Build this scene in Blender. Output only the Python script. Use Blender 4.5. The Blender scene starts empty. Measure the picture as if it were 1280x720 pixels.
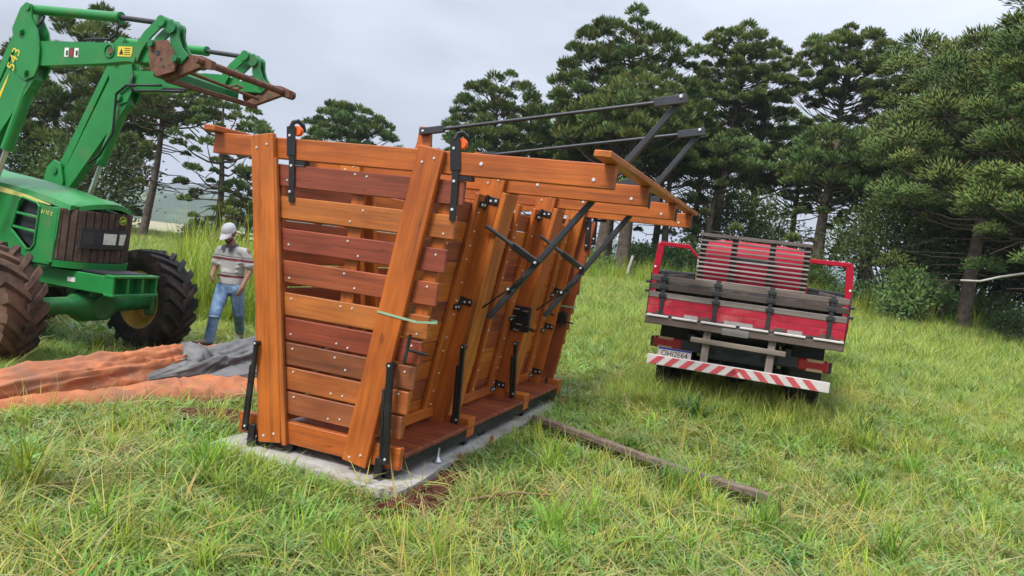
import bpy, math, random
import numpy as np
from mathutils import Vector, Matrix

SC = bpy.context.scene
COL = SC.collection
rad = math.radians

# ------------------------------------------------------------------ camera, sky, sun, exposure
cam_data = bpy.data.cameras.new('camera')
cam = bpy.data.objects.new('camera', cam_data)
COL.objects.link(cam)
cam_data.sensor_width = 36.0
cam_data.lens = 930.0 / 1280.0 * 36.0
cam_data.clip_start = 0.05
cam_data.clip_end = 12000
ROLL, PITCH = rad(7.125), rad(3.2975)
fwd = Vector((0, math.cos(PITCH), -math.sin(PITCH)))
r0 = Vector((1, 0, 0))
u0 = r0.cross(fwd)
CR = r0 * math.cos(ROLL) + u0 * math.sin(ROLL)
CU = -r0 * math.sin(ROLL) + u0 * math.cos(ROLL)
M3 = Matrix((CR, CU, -fwd)).transposed()
cam.matrix_world = Matrix.Translation((0, 0, 1.85)) @ M3.to_4x4()
SC.camera = cam

SUN_POS = Vector((-0.45, -0.55, 1.0)).normalized()
SUN_EL = math.asin(SUN_POS.z)
SUN_AZ = math.atan2(SUN_POS.x, SUN_POS.y)
world = bpy.data.worlds.new('World')
SC.world = world
world.use_nodes = True
wn, wl = world.node_tree.nodes, world.node_tree.links
wn.clear()
wo = wn.new('ShaderNodeOutputWorld')
sky = wn.new('ShaderNodeTexSky')
sky.sky_type = 'NISHITA'
sky.sun_disc = False
sky.sun_elevation = SUN_EL
sky.sun_rotation = SUN_AZ
bg_sky = wn.new('ShaderNodeBackground')
bg_sky.inputs['Strength'].default_value = 0.08
wl.new(sky.outputs[0], bg_sky.inputs['Color'])
# the overcast: an even cloud deck, brighter towards the zenith as such skies are
tc = wn.new('ShaderNodeTexCoord')
sep = wn.new('ShaderNodeSeparateXYZ')
wl.new(tc.outputs['Generated'], sep.inputs[0])
mr = wn.new('ShaderNodeMapRange')
mr.inputs['From Min'].default_value = 0.0
mr.inputs['From Max'].default_value = 1.0
mr.inputs['To Min'].default_value = 0.60
mr.inputs['To Max'].default_value = 2.2
wl.new(sep.outputs['Z'], mr.inputs['Value'])
cn = wn.new('ShaderNodeTexNoise')
cn.inputs['Scale'].default_value = 2.6
cn.inputs['Detail'].default_value = 4
cn.inputs['Roughness'].default_value = 0.5
cmap = wn.new('ShaderNodeMapping'); cmap.inputs['Scale'].default_value = (1, 1, 3.2)
wl.new(tc.outputs['Generated'], cmap.inputs['Vector']); wl.new(cmap.outputs[0], cn.inputs['Vector'])
cmr = wn.new('ShaderNodeMapRange')
cmr.inputs['From Min'].default_value = 0.3
cmr.inputs['From Max'].default_value = 0.7
cmr.inputs['To Min'].default_value = 0.76
cmr.inputs['To Max'].default_value = 1.2
wl.new(cn.outputs['Fac'], cmr.inputs['Value'])
mul = wn.new('ShaderNodeMath'); mul.operation = 'MULTIPLY'
wl.new(mr.outputs[0], mul.inputs[0]); wl.new(cmr.outputs[0], mul.inputs[1])
bg_cl = wn.new('ShaderNodeBackground')
bg_cl.inputs['Color'].default_value = (0.445, 0.48, 0.555, 1)
wl.new(mul.outputs[0], bg_cl.inputs['Strength'])
wmix = wn.new('ShaderNodeMixShader')
wmix.inputs[0].default_value = 0.92
wl.new(bg_sky.outputs[0], wmix.inputs[1]); wl.new(bg_cl.outputs[0], wmix.inputs[2])
wl.new(wmix.outputs[0], wo.inputs['Surface'])

sun_d = bpy.data.lights.new('sun', 'SUN')
sun_d.energy = 2.6
sun_d.angle = rad(18)
sun_d.color = (1.0, 0.96, 0.9)
sun = bpy.data.objects.new('sun', sun_d)
COL.objects.link(sun)
sun.rotation_euler = (-SUN_POS).to_track_quat('-Z', 'Y').to_euler()

SC.view_settings.view_transform = 'Standard'
SC.view_settings.look = 'None'
SC.view_settings.exposure = 0.76
SC.view_settings.gamma = 1.0
SC.render.engine = 'CYCLES'
SC.cycles.max_bounces = 6
SC.cycles.diffuse_bounces = 3
SC.cycles.glossy_bounces = 2
SC.cycles.transmission_bounces = 3
SC.cycles.transparent_max_bounces = 6
SC.cycles.volume_bounces = 0

# ------------------------------------------------------------------ helpers
class MB:
    """collects vertices and faces, then links them as one mesh object"""
    def __init__(s):
        s.v, s.f, s.m = [], [], []

    def add(s, vs, fs, mi=0):
        n = len(s.v)
        s.v += [tuple(v) for v in vs]
        s.f += [tuple(i + n for i in f) for f in fs]
        s.m += [mi] * len(fs)
        return s

    def box(s, c, size, rot=None, bev=0.0, mi=0):
        h = [x / 2 for x in size]
        b = min(bev, 0.45 * min(size))
        vs, idx = [], {}
        for sx in (-1, 1):
            for sy in (-1, 1):
                for sz in (-1, 1):
                    k = (sx, sy, sz)
                    if b <= 0:
                        idx[k] = (len(vs),) * 3
                        vs.append(Vector((sx * h[0], sy * h[1], sz * h[2])))
                    else:
                        idx[k] = (len(vs), len(vs) + 1, len(vs) + 2)
                        vs.append(Vector((sx * h[0], sy * (h[1] - b), sz * (h[2] - b))))
                        vs.append(Vector((sx * (h[0] - b), sy * h[1], sz * (h[2] - b))))
                        vs.append(Vector((sx * (h[0] - b), sy * (h[1] - b), sz * h[2])))
        fs = []
        for ax in range(3):
            for sg in (-1, 1):
                q = []
                for (a, bb) in ((-1, -1), (1, -1), (1, 1), (-1, 1)):
                    k = [0, 0, 0]; k[ax] = sg; k[(ax + 1) % 3] = a; k[(ax + 2) % 3] = bb
                    q.append(idx[tuple(k)][ax])
                fs.append(q)
        if b > 0:
            for ax in range(3):
                a1, a2 = (ax + 1) % 3, (ax + 2) % 3
                for g1 in (-1, 1):
                    for g2 in (-1, 1):
                        k0 = [0, 0, 0]; k0[ax] = -1; k0[a1] = g1; k0[a2] = g2
                        k1 = list(k0); k1[ax] = 1
                        k0, k1 = tuple(k0), tuple(k1)
                        fs.append([idx[k0][a1], idx[k1][a1], idx[k1][a2], idx[k0][a2]])
            for k in idx:
                fs.append(list(idx[k]))
        out = []
        for f in fs:
            p = [vs[i] for i in f]
            n = (p[1] - p[0]).cross(p[2] - p[0])
            ctr = sum(p, Vector()) / len(p)
            out.append(f if n.dot(ctr) >= 0 else f[::-1])
        c = Vector(c)
        if rot is not None:
            vs = [rot @ v for v in vs]
        return s.add([v + c for v in vs], out, mi)

    def bar(s, p0, p1, w, h, up=(0, 0, 1), bev=0.0, mi=0):
        p0, p1 = Vector(p0), Vector(p1)
        x = (p1 - p0)
        L = x.length
        R = frame(x, up)
        return s.box((p0 + p1) / 2, (L, w, h), R, bev, mi)

    def cyl(s, p0, p1, r, r1=None, n=12, caps=True, mi=0):
        p0, p1 = Vector(p0), Vector(p1)
        r1 = r if r1 is None else r1
        R = frame(p1 - p0, (0.13, 0.31, 0.94))
        vs = []
        for p, q in ((p0, r), (p1, r1)):
            for i in range(n):
                a = 2 * math.pi * i / n
                vs.append(p + R @ Vector((0, math.cos(a) * q, math.sin(a) * q)))
        fs = [(i, (i + 1) % n, n + (i + 1) % n, n + i) for i in range(n)]
        if caps:
            fs += [tuple(range(n))[::-1], tuple(range(n, 2 * n))]
        return s.add(vs, fs, mi)

    def tube(s, pts, radii, n=8, caps=True, mi=0):
        pts = [Vector(p) for p in pts]
        if not isinstance(radii, (list, tuple)):
            radii = [radii] * len(pts)
        vs, up = [], Vector((0.13, 0.31, 0.94))
        for k, p in enumerate(pts):
            d = pts[min(k + 1, len(pts) - 1)] - pts[max(k - 1, 0)]
            R = frame(d, up)
            up = R @ Vector((0, 0, 1))
            for i in range(n):
                a = 2 * math.pi * i / n
                vs.append(p + R @ Vector((0, math.cos(a) * radii[k], math.sin(a) * radii[k])))
        fs = []
        for k in range(len(pts) - 1):
            for i in range(n):
                a, b = k * n + i, k * n + (i + 1) % n
                fs.append((a, b, b + n, a + n))
        if caps:
            fs += [tuple(range(n))[::-1], tuple(range((len(pts) - 1) * n, len(pts) * n))]
        return s.add(vs, fs, mi)

    def prism(s, poly, O, A, B, N, t, mi=0):
        """a flat outline (a, b) in the plane O + aA + bB, given thickness t along N"""
        O, A, B, N = Vector(O), Vector(A), Vector(B), Vector(N)
        ar = sum(poly[i][0] * poly[(i + 1) % len(poly)][1] - poly[(i + 1) % len(poly)][0] * poly[i][1] for i in range(len(poly)))
        if (ar > 0) != (A.cross(B).dot(N) > 0):
            poly = poly[::-1]
        n = len(poly)
        vs = [O + A * a + B * b for a, b in poly] + [O + A * a + B * b + N * t for a, b in poly]
        fs = [tuple(range(n))[::-1], tuple(range(n, 2 * n))] + [(i, (i + 1) % n, n + (i + 1) % n, n + i) for i in range(n)]
        return s.add(vs, fs, mi)

    def sphere(s, c, r, nu=12, nv=8, mi=0):
        rr = (r, r, r) if not isinstance(r, (list, tuple)) else r
        c = Vector(c)
        vs = [c + Vector((0, 0, rr[2]))]
        for j in range(1, nv):
            th = math.pi * j / nv
            for i in range(nu):
                a = 2 * math.pi * i / nu
                vs.append(c + Vector((rr[0] * math.sin(th) * math.cos(a), rr[1] * math.sin(th) * math.sin(a), rr[2] * math.cos(th))))
        vs.append(c - Vector((0, 0, rr[2])))
        fs = [(0, 1 + i, 1 + (i + 1) % nu) for i in range(nu)]
        for j in range(nv - 2):
            for i in range(nu):
                a, b = 1 + j * nu + i, 1 + j * nu + (i + 1) % nu
                fs.append((a, a + nu, b + nu, b))
        e = len(vs) - 1
        k = 1 + (nv - 2) * nu
        fs += [(k + i, e, k + (i + 1) % nu) for i in range(nu)]
        return s.add(vs, fs, mi)

    def lathe(s, prof, O, axis, n=32, mi=0):
        """profile of (along axis, radius) turned round the axis"""
        O = Vector(O)
        R = frame(axis, (0.01, 0.02, 1))
        vs = []
        for a, r in prof:
            for i in range(n):
                t = 2 * math.pi * i / n
                vs.append(O + R @ Vector((a, math.cos(t) * r, math.sin(t) * r)))
        fs = []
        for k in range(len(prof) - 1):
            for i in range(n):
                a, b = k * n + i, k * n + (i + 1) % n
                fs.append((a, b, b + n, a + n))
        return s.add(vs, fs, mi)

    def mesh(s, name, mats, smooth=False):
        me = bpy.data.meshes.new(name)
        me.from_pydata(s.v, [], s.f)
        for m in (mats if isinstance(mats, (list, tuple)) else [mats]):
            me.materials.append(m)
        me.polygons.foreach_set('material_index', s.m)
        if smooth:
            me.polygons.foreach_set('use_smooth', [True] * len(s.f))
            if smooth != 'all':
                try:
                    me.set_sharp_from_angle(angle=rad(smooth if smooth > 1 else 40))
                except Exception:
                    pass
        me.update()
        return me

    def build(s, name, mats, parent=None, smooth=False, color=None, kind=None):
        return link(name, s.mesh(name, mats, smooth), parent, color, kind)


def frame(x, up):
    x = Vector(x).normalized()
    up = Vector(up)
    if abs(x.dot(up.normalized())) > 0.995:
        up = Vector((0, 1, 0.1)) if abs(x.y) < 0.9 else Vector((1, 0, 0.1))
    z = (up - x * up.dot(x)).normalized()
    y = z.cross(x)
    return Matrix((x, y, z)).transposed()


def link(name, me, parent=None, color=None, kind=None):
    o = bpy.data.objects.new(name, me)
    COL.objects.link(o)
    if parent is not None:
        o.parent = parent
    if color is not None:
        o.color = (color[0], color[1], color[2], 1)
    if kind:
        o['kind'] = kind
    return o


def thing(name, label, cat, loc=(0, 0, 0), rotz=0.0, group=None):
    o = bpy.data.objects.new(name, None)
    o.empty_display_size = 0.2
    COL.objects.link(o)
    o.location = loc
    o.rotation_euler = (0, 0, rotz)
    o['label'] = label
    o['category'] = cat
    if group:
        o['group'] = group
    return o


def tag(o, label, cat, group=None):
    o['label'] = label
    o['category'] = cat
    if group:
        o['group'] = group
    return o


_boxes = {}
def piece(name, p0, p1, w, t, up, mat, parent, color=None, bev=0.006):
    """one straight timber: its own object, grain along local X, width across, thickness along up"""
    p0, p1 = Vector(p0), Vector(p1)
    L = (p1 - p0).length
    key = (round(L, 3), round(w, 4), round(t, 4), bev, mat.name)
    if key not in _boxes:
        _boxes[key] = MB().box((0, 0, 0), (L, w, t), None, bev).mesh(name, mat)
    o = link(name, _boxes[key], parent, color)
    o.matrix_basis = Matrix.Translation((p0 + p1) / 2) @ frame(p1 - p0, up).to_4x4()
    return o


def np_mesh(name, V, F, mats, cols=None, smooth=False, nrm=None):
    """V (n,3), F (m,3 or 4) arrays -> mesh, with an optional colour per vertex"""
    me = bpy.data.meshes.new(name)
    V = np.asarray(V, np.float32); F = np.asarray(F, np.int32)
    k = F.shape[1]
    me.vertices.add(len(V)); me.vertices.foreach_set('co', V.ravel())
    me.loops.add(F.size); me.loops.foreach_set('vertex_index', F.ravel())
    me.polygons.add(len(F)); me.polygons.foreach_set('loop_start', np.arange(0, F.size, k, dtype=np.int32))
    for m in (mats if isinstance(mats, (list, tuple)) else [mats]):
        me.materials.append(m)
    if cols is not None:
        ca = me.color_attributes.new('col', 'FLOAT_COLOR', 'POINT')
        c4 = np.ones((len(V), 4), np.float32); c4[:, :3] = cols
        ca.data.foreach_set('color', c4.ravel())
    if nrm is not None:
        na = me.attributes.new('leafn', 'FLOAT_VECTOR', 'POINT')
        na.data.foreach_set('vector', np.asarray(nrm, np.float32).ravel())
    if smooth:
        me.polygons.foreach_set('use_smooth', np.ones(len(F), bool))
    me.update(calc_edges=True)
    me.validate()
    return me

# ------------------------------------------------------------------ materials
def new_mat(name):
    m = bpy.data.materials.new(name)
    m.use_nodes = True
    nt = m.node_tree
    b = nt.nodes['Principled BSDF']
    return m, nt, b


def N(nt, t, **kw):
    n = nt.nodes.new(t)
    for k, v in kw.items():
        setattr(n, k, v)
    return n


def noise(nt, scale=5, detail=4, rough=0.6, vec=None, mapping=None):
    n = N(nt, 'ShaderNodeTexNoise')
    n.inputs['Scale'].default_value = scale
    n.inputs['Detail'].default_value = detail
    n.inputs['Roughness'].default_value = rough
    if vec is not None:
        nt.links.new(vec, n.inputs['Vector'])
    return n.outputs['Fac']


def ramp(nt, fac, stops):
    r = N(nt, 'ShaderNodeValToRGB')
    e = r.color_ramp.elements
    while len(e) < len(stops):
        e.new(0.5)
    for i, (p, c) in enumerate(stops):
        e[i].position = p
        e[i].color = (c[0], c[1], c[2], 1) if isinstance(c, (tuple, list)) else (c, c, c, 1)
    nt.links.new(fac, r.inputs[0])
    return r.outputs[0]


def mixc(nt, a, b, fac, mode='MIX'):
    n = N(nt, 'ShaderNodeMix', data_type='RGBA', blend_type=mode)
    for sock, val in ((n.inputs[0], fac), (n.inputs[6], a), (n.inputs[7], b)):
        if hasattr(val, 'links'):
            nt.links.new(val, sock)
        else:
            sock.default_value = val if not isinstance(val, (tuple, list)) else (val[0], val[1], val[2], 1)
    return n.outputs[2]


def bump(nt, b, h, strength=0.3, dist=0.01):
    n = N(nt, 'ShaderNodeBump')
    n.inputs['Strength'].default_value = strength
    n.inputs['Distance'].default_value = dist
    nt.links.new(h, n.inputs['Height'])
    nt.links.new(n.outputs[0], b.inputs['Normal'])


def objvec(nt, scale=(1, 1, 1), rnd=True, kind='Object'):
    t = N(nt, 'ShaderNodeTexCoord')
    mp = N(nt, 'ShaderNodeMapping')
    mp.inputs['Scale'].default_value = scale
    if rnd:
        oi = N(nt, 'ShaderNodeObjectInfo')
        a = N(nt, 'ShaderNodeVectorMath', operation='MULTIPLY_ADD')
        cb = N(nt, 'ShaderNodeCombineXYZ')
        for i in range(3):
            nt.links.new(oi.outputs['Random'], cb.inputs[i])
        nt.links.new(cb.outputs[0], a.inputs[0])
        a.inputs[1].default_value = (37, 53, 71)
        nt.links.new(t.outputs[kind], a.inputs[2])
        nt.links.new(a.outputs[0], mp.inputs['Vector'])
    else:
        nt.links.new(t.outputs[kind], mp.inputs['Vector'])
    return mp.outputs[0]


def make_wood(name, rough=0.42, grain=1.0, spec=0.5):
    m, nt, b = new_mat(name)
    oi = N(nt, 'ShaderNodeObjectInfo')
    g1 = noise(nt, 1.0, 6, 0.62, objvec(nt, (0.9, 16, 16)))
    g2 = noise(nt, 1.0, 3, 0.6, objvec(nt, (2.5, 130, 130)))
    g3 = noise(nt, 1.0, 3, 0.5, objvec(nt, (2.2, 5, 5)))
    c = mixc(nt, oi.outputs['Color'], ramp(nt, g1, [(0.25, 0.42), (0.5, 0.9), (0.75, 1.2)]), grain, 'MULTIPLY')
    c = mixc(nt, c, ramp(nt, g2, [(0.3, 0.72), (0.6, 1.05)]), grain * 0.8, 'MULTIPLY')
    c = mixc(nt, c, ramp(nt, g3, [(0.3, (0.62, 0.5, 0.5)), (0.62, (1.08, 1.06, 1.0))]), grain * 0.7, 'MULTIPLY')
    g4 = noise(nt, 1.0, 2, 0.5, objvec(nt, (4.5, 15, 15)))
    c = mixc(nt, c, ramp(nt, g4, [(0.68, 1.0), (0.76, (0.5, 0.42, 0.4))]), grain * 0.75, 'MULTIPLY')
    nt.links.new(c, b.inputs['Base Color'])
    nt.links.new(ramp(nt, g1, [(0.3, rough + 0.13), (0.7, rough - 0.05)]), b.inputs['Roughness'])
    b.inputs['Specular IOR Level'].default_value = spec
    bump(nt, b, g2, 0.25, 0.004)
    return m


def make_plain(name, col, rough=0.5, metal=0.0, var=0.25, scale=6, spec=0.5, dirt=None, dirt_amt=0.0, bmp=0.0, rnd=True):
    m, nt, b = new_mat(name)
    v = objvec(nt, (1, 1, 1), rnd)
    n1 = noise(nt, scale, 5, 0.6, v)
    lo = tuple(x * (1 - var) for x in col); hi = tuple(min(1, x * (1 + var)) for x in col)
    c = ramp(nt, n1, [(0.3, lo), (0.7, hi)])
    if dirt is not None:
        n2 = noise(nt, scale * 0.6, 7, 0.68, v)
        f = ramp(nt, n2, [(0.58 - dirt_amt * 0.5, 0.0), (0.78 - dirt_amt * 0.35, min(1.0, 0.5 + dirt_amt))])
        c = mixc(nt, c, dirt, f)
        nt.links.new(mixc(nt, (rough,) * 3, (0.85,) * 3, f), b.inputs['Roughness'])
    else:
        b.inputs['Roughness'].default_value = rough
    nt.links.new(c, b.inputs['Base Color'])
    b.inputs['Metallic'].default_value = metal
    b.inputs['Specular IOR Level'].default_value = spec
    if bmp:
        bump(nt, b, noise(nt, scale * 8, 4, 0.6, v), bmp, 0.01)
    return m


def make_leaf(name, base, dry=None, trans=0.35, vary=0.25, rough=0.5, gloss=0.3, soft=0.0):
    """thin leaf: colour per leaf from its attribute, some light through it"""
    m, nt, b = new_mat(name)
    nt.nodes.remove(b)
    out = nt.nodes['Material Output']
    at = N(nt, 'ShaderNodeAttribute', attribute_name='col')
    oi = N(nt, 'ShaderNodeObjectInfo')
    c = mixc(nt, at.outputs['Color'], base, 1.0, 'MULTIPLY')
    hs = N(nt, 'ShaderNodeHueSaturation')
    mrh = N(nt, 'ShaderNodeMapRange'); mrh.inputs['To Min'].default_value = 0.5 - 0.035 * vary / 0.25; mrh.inputs['To Max'].default_value = 0.5 + 0.035 * vary / 0.25
    nt.links.new(oi.outputs['Random'], mrh.inputs['Value'])
    nt.links.new(mrh.outputs[0], hs.inputs['Hue'])
    wnz = N(nt, 'ShaderNodeTexWhiteNoise', noise_dimensions='1D')
    nt.links.new(oi.outputs['Random'], wnz.inputs['W'])
    mrv = N(nt, 'ShaderNodeMapRange'); mrv.inputs['To Min'].default_value = 1 - vary; mrv.inputs['To Max'].default_value = 1 + vary
    nt.links.new(wnz.outputs['Value'], mrv.inputs['Value'])
    nt.links.new(mrv.outputs[0], hs.inputs['Value'])
    nt.links.new(c, hs.inputs['Color'])
    c = hs.outputs[0]
    d = N(nt, 'ShaderNodeBsdfDiffuse')
    t = N(nt, 'ShaderNodeBsdfTranslucent')
    g = N(nt, 'ShaderNodeBsdfGlossy'); g.inputs['Roughness'].default_value = rough
    g.inputs['Color'].default_value = (0.9, 0.95, 1, 1)
    nt.links.new(c, d.inputs['Color'])
    nt.links.new(mixc(nt, c, (1.1, 1.15, 0.6), 0.35, 'MULTIPLY'), t.inputs['Color'])
    if soft:
        # many fine needles per blade: shade by the way the tuft faces as well as the blade
        an = N(nt, 'ShaderNodeAttribute', attribute_name='leafn')
        ge = N(nt, 'ShaderNodeNewGeometry')
        vm = N(nt, 'ShaderNodeMix', data_type='VECTOR'); vm.inputs[0].default_value = soft
        nt.links.new(ge.outputs['Normal'], vm.inputs[4]); nt.links.new(an.outputs['Vector'], vm.inputs[5])
        vn = N(nt, 'ShaderNodeVectorMath', operation='NORMALIZE')
        nt.links.new(vm.outputs[1], vn.inputs[0])
        nt.links.new(vn.outputs[0], d.inputs['Normal'])
    mx = N(nt, 'ShaderNodeMixShader'); mx.inputs[0].default_value = trans
    nt.links.new(d.outputs[0], mx.inputs[1]); nt.links.new(t.outputs[0], mx.inputs[2])
    fr = N(nt, 'ShaderNodeFresnel'); fr.inputs['IOR'].default_value = 1.28
    m2 = N(nt, 'ShaderNodeMixShader')
    fm = N(nt, 'ShaderNodeMath', operation='MULTIPLY'); fm.inputs[1].default_value = gloss
    nt.links.new(fr.outputs[0], fm.inputs[0])
    nt.links.new(fm.outputs[0], m2.inputs[0]); nt.links.new(mx.outputs[0], m2.inputs[1]); nt.links.new(g.outputs[0], m2.inputs[2])
    nt.links.new(m2.outputs[0], out.inputs['Surface'])
    return m


WOOD = make_wood('oiled_hardwood', 0.36)
OLDWOOD = make_wood('weathered_wood', 0.8, 0.9, 0.2)
BOLT = make_plain('galvanised_bolt', (0.72, 0.72, 0.72), 0.38, 0.35, 0.1)
BLACK = make_plain('black_painted_steel', (0.012, 0.012, 0.014), 0.38, 0.0, 0.3, 8, 0.5, (0.09, 0.075, 0.06), 0.06)
PATCHGREY = make_plain('dull_grey_tin', (0.3, 0.29, 0.28), 0.6, 0, 0.2, 12)
STEELGREY = make_plain('dark_grey_steel', (0.045, 0.047, 0.055), 0.42, 0.2, 0.2, 8)
ORANGE_PL = make_plain('orange_nylon', (0.75, 0.13, 0.02), 0.4, 0, 0.1)
STRAP_GREEN = make_plain('green_strapping', (0.28, 0.42, 0.27), 0.4, 0, 0.15)
GREEN = make_plain('green_tractor_paint', (0.02, 0.215, 0.05), 0.34, 0, 0.12, 4, 0.5, (0.17, 0.13, 0.075), 0.07)
GREEN_D = make_plain('worn_green_paint', (0.016, 0.16, 0.045), 0.42, 0, 0.25, 9, 0.5, (0.13, 0.08, 0.05), 0.16)
RUST = make_plain('rusty_scraped_steel', (0.16, 0.075, 0.05), 0.7, 0.1, 0.45, 12, 0.3, (0.04, 0.11, 0.05), 0.12)
YELLOW = make_plain('yellow_paint', (0.72, 0.55, 0.05), 0.4, 0, 0.1)
PALEYEL = make_plain('faded_yellow_stripe', (0.62, 0.56, 0.18), 0.45, 0, 0.1)
RIMYEL = make_plain('yellow_rim_paint', (0.55, 0.33, 0.04), 0.45, 0, 0.2, 5, 0.5, (0.2, 0.13, 0.07), 0.2)
MUD = make_plain('muddy_grille', (0.085, 0.055, 0.042), 0.85, 0, 0.5, 9, 0.2, (0.04, 0.033, 0.03), 0.25)
RUBBER = make_plain('tyre_rubber', (0.022, 0.02, 0.02), 0.75, 0, 0.3, 7, 0.3, (0.13, 0.075, 0.05), 0.22, 0.3)
RUBBER_MUD = make_plain('muddy_tyre_rubber', (0.03, 0.025, 0.022), 0.8, 0, 0.4, 5, 0.2, (0.16, 0.09, 0.06), 0.42, 0.5)
LAMP = make_plain('lamp_glass', (0.72, 0.7, 0.66), 0.12, 0, 0.2, 25)
STEELROD = make_plain('bright_steel_rod', (0.55, 0.56, 0.56), 0.25, 0.8, 0.05)
RED = make_plain('red_truck_paint', (0.36, 0.008, 0.026), 0.5, 0, 0.12, 3, 0.2, (0.3, 0.06, 0.07), 0.03)
RED_OLD = make_plain('faded_red_boards', (0.37, 0.016, 0.036), 0.6, 0, 0.3, 5, 0.3, (0.45, 0.2, 0.18), 0.1)
WHITE = make_plain('white_paint', (0.58, 0.53, 0.525), 0.55, 0, 0.08, 5, 0.4, (0.36, 0.32, 0.27), 0.14)
REDSTRIPE = make_plain('red_reflective_stripe', (0.52, 0.075, 0.09), 0.45, 0, 0.15, 8)
LENSRED = make_plain('red_lamp_lens', (0.42, 0.02, 0.025), 0.25, 0, 0.15, 20)
LENSAMB = make_plain('pale_lamp_lens', (0.55, 0.36, 0.2), 0.25, 0, 0.15, 20)
BLUE = make_plain('blue_plate_band', (0.02, 0.05, 0.28), 0.5)
INK = make_plain('black_print', (0.015, 0.015, 0.015), 0.5)
DARKTRIM = make_plain('dark_trim', (0.02, 0.022, 0.026), 0.55, 0, 0.3)
CONCRETE = make_plain('concrete', (0.40, 0.39, 0.375), 0.9, 0, 0.18, 4, 0.2, (0.2, 0.15, 0.11), 0.24, 0.5)
STAKE = make_plain('fresh_pine_stake', (0.36, 0.15, 0.06), 0.75, 0, 0.25, 10)
TARP_O = make_plain('orange_tarp', (0.46, 0.16, 0.066), 0.7, 0, 0.2, 3.2, 0.3, (0.2, 0.115, 0.085), 0.26, 0.35)
TARP_G = make_plain('grey_tarp', (0.135, 0.133, 0.135), 0.55, 0, 0.25, 2.5, 0.35, (0.3, 0.29, 0.28), 0.12, 0.2)
BARK = make_plain('grey_bark', (0.105, 0.082, 0.066), 0.95, 0, 0.45, 5, 0.1, (0.17, 0.16, 0.14), 0.1, 0.8)
LIMB = make_plain('limb_bark', (0.10, 0.08, 0.062), 0.95, 0, 0.3, 5, 0.1)
SKIN = make_plain('skin', (0.30, 0.145, 0.10), 0.55, 0, 0.1, 8)
HAIR = make_plain('dark_hair', (0.018, 0.013, 0.011), 0.6)
CAPW = make_plain('white_cap_cloth', (0.63, 0.61, 0.62), 0.8, 0, 0.06)
COLLAR = make_plain('dark_collar', (0.07, 0.08, 0.095), 0.8)
SHOE = make_plain('tan_shoe', (0.3, 0.22, 0.16), 0.8, 0, 0.2)
SOLE = make_plain('black_sole', (0.02, 0.018, 0.016), 0.8)
POSTWOOD = make_plain('pale_fence_post', (0.42, 0.4, 0.35), 0.9, 0, 0.25, 8)

def make_glass(name):
    m, nt, b = new_mat(name)
    b.inputs['Base Color'].default_value = (0.75, 0.82, 0.8, 1)
    b.inputs['Roughness'].default_value = 0.03
    b.inputs['Transmission Weight'].default_value = 1.0
    b.inputs['IOR'].default_value = 1.02
    return m
GLASS = make_glass('window_glass')

def make_denim():
    m, nt, b = new_mat('faded_denim')
    v = objvec(nt, (1, 1, 1), False)
    n = noise(nt, 9, 5, 0.6, v)
    nt.links.new(ramp(nt, n, [(0.3, (0.09, 0.16, 0.30)), (0.55, (0.19, 0.3, 0.47)), (0.75, (0.34, 0.45, 0.6))]), b.inputs['Base Color'])
    b.inputs['Roughness'].default_value = 0.85
    bump(nt, b, noise(nt, 26, 3, 0.5, v), 0.5, 0.012)
    return m
DENIM = make_denim()

def make_shirt():
    m, nt, b = new_mat('striped_polo_cloth')
    t = N(nt, 'ShaderNodeTexCoord')
    s = N(nt, 'ShaderNodeSeparateXYZ')
    nt.links.new(t.outputs['Object'], s.inputs[0])
    mp = N(nt, 'ShaderNodeMapRange')
    mp.inputs['From Min'].default_value = 0.75; mp.inputs['From Max'].default_value = 1.45
    nt.links.new(s.outputs['Z'], mp.inputs['Value'])
    g, r, dk = (0.52, 0.515, 0.49), (0.23, 0.055, 0.07), (0.16, 0.11, 0.13)
    def z(q): return (q - 0.75) / 0.7
    c = N(nt, 'ShaderNodeValToRGB'); c.color_ramp.interpolation = 'CONSTANT'
    st = [(0, g), (z(0.93), r), (z(0.965), g), (z(0.985), dk), (z(0.995), g), (z(1.16), r), (z(1.195), g), (z(1.21), dk), (z(1.222), g)]
    e = c.color_ramp.elements
    while len(e) < len(st):
        e.new(0.5)
    for i, (p, q) in enumerate(st):
        e[i].position = p; e[i].color = (*q, 1)
    nt.links.new(mp.outputs[0], c.inputs[0])
    nt.links.new(c.outputs[0], b.inputs['Base Color'])
    b.inputs['Roughness'].default_value = 0.9
    bump(nt, b, noise(nt, 11, 3, 0.5, t.outputs['Object']), 0.5, 0.02)
    return m
SHIRT = make_shirt()

PINE = make_leaf('araucaria_needles', (0.145, 0.222, 0.068), trans=0.16, vary=0.12, rough=0.6, gloss=0.08, soft=0.85)
PINE_N = make_leaf('near_araucaria_needles', (0.138, 0.208, 0.06), trans=0.14, vary=0.08, rough=0.6, gloss=0.1, soft=0.6)
BUSHLEAF = make_leaf('bush_leaves', (0.085, 0.145, 0.045), trans=0.25, vary=0.15, gloss=0.15, soft=0.45)
GRASS = make_leaf('grass_blades', (0.225, 0.335, 0.06), trans=0.3, vary=0.2, rough=0.5, gloss=0.12)

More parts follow.
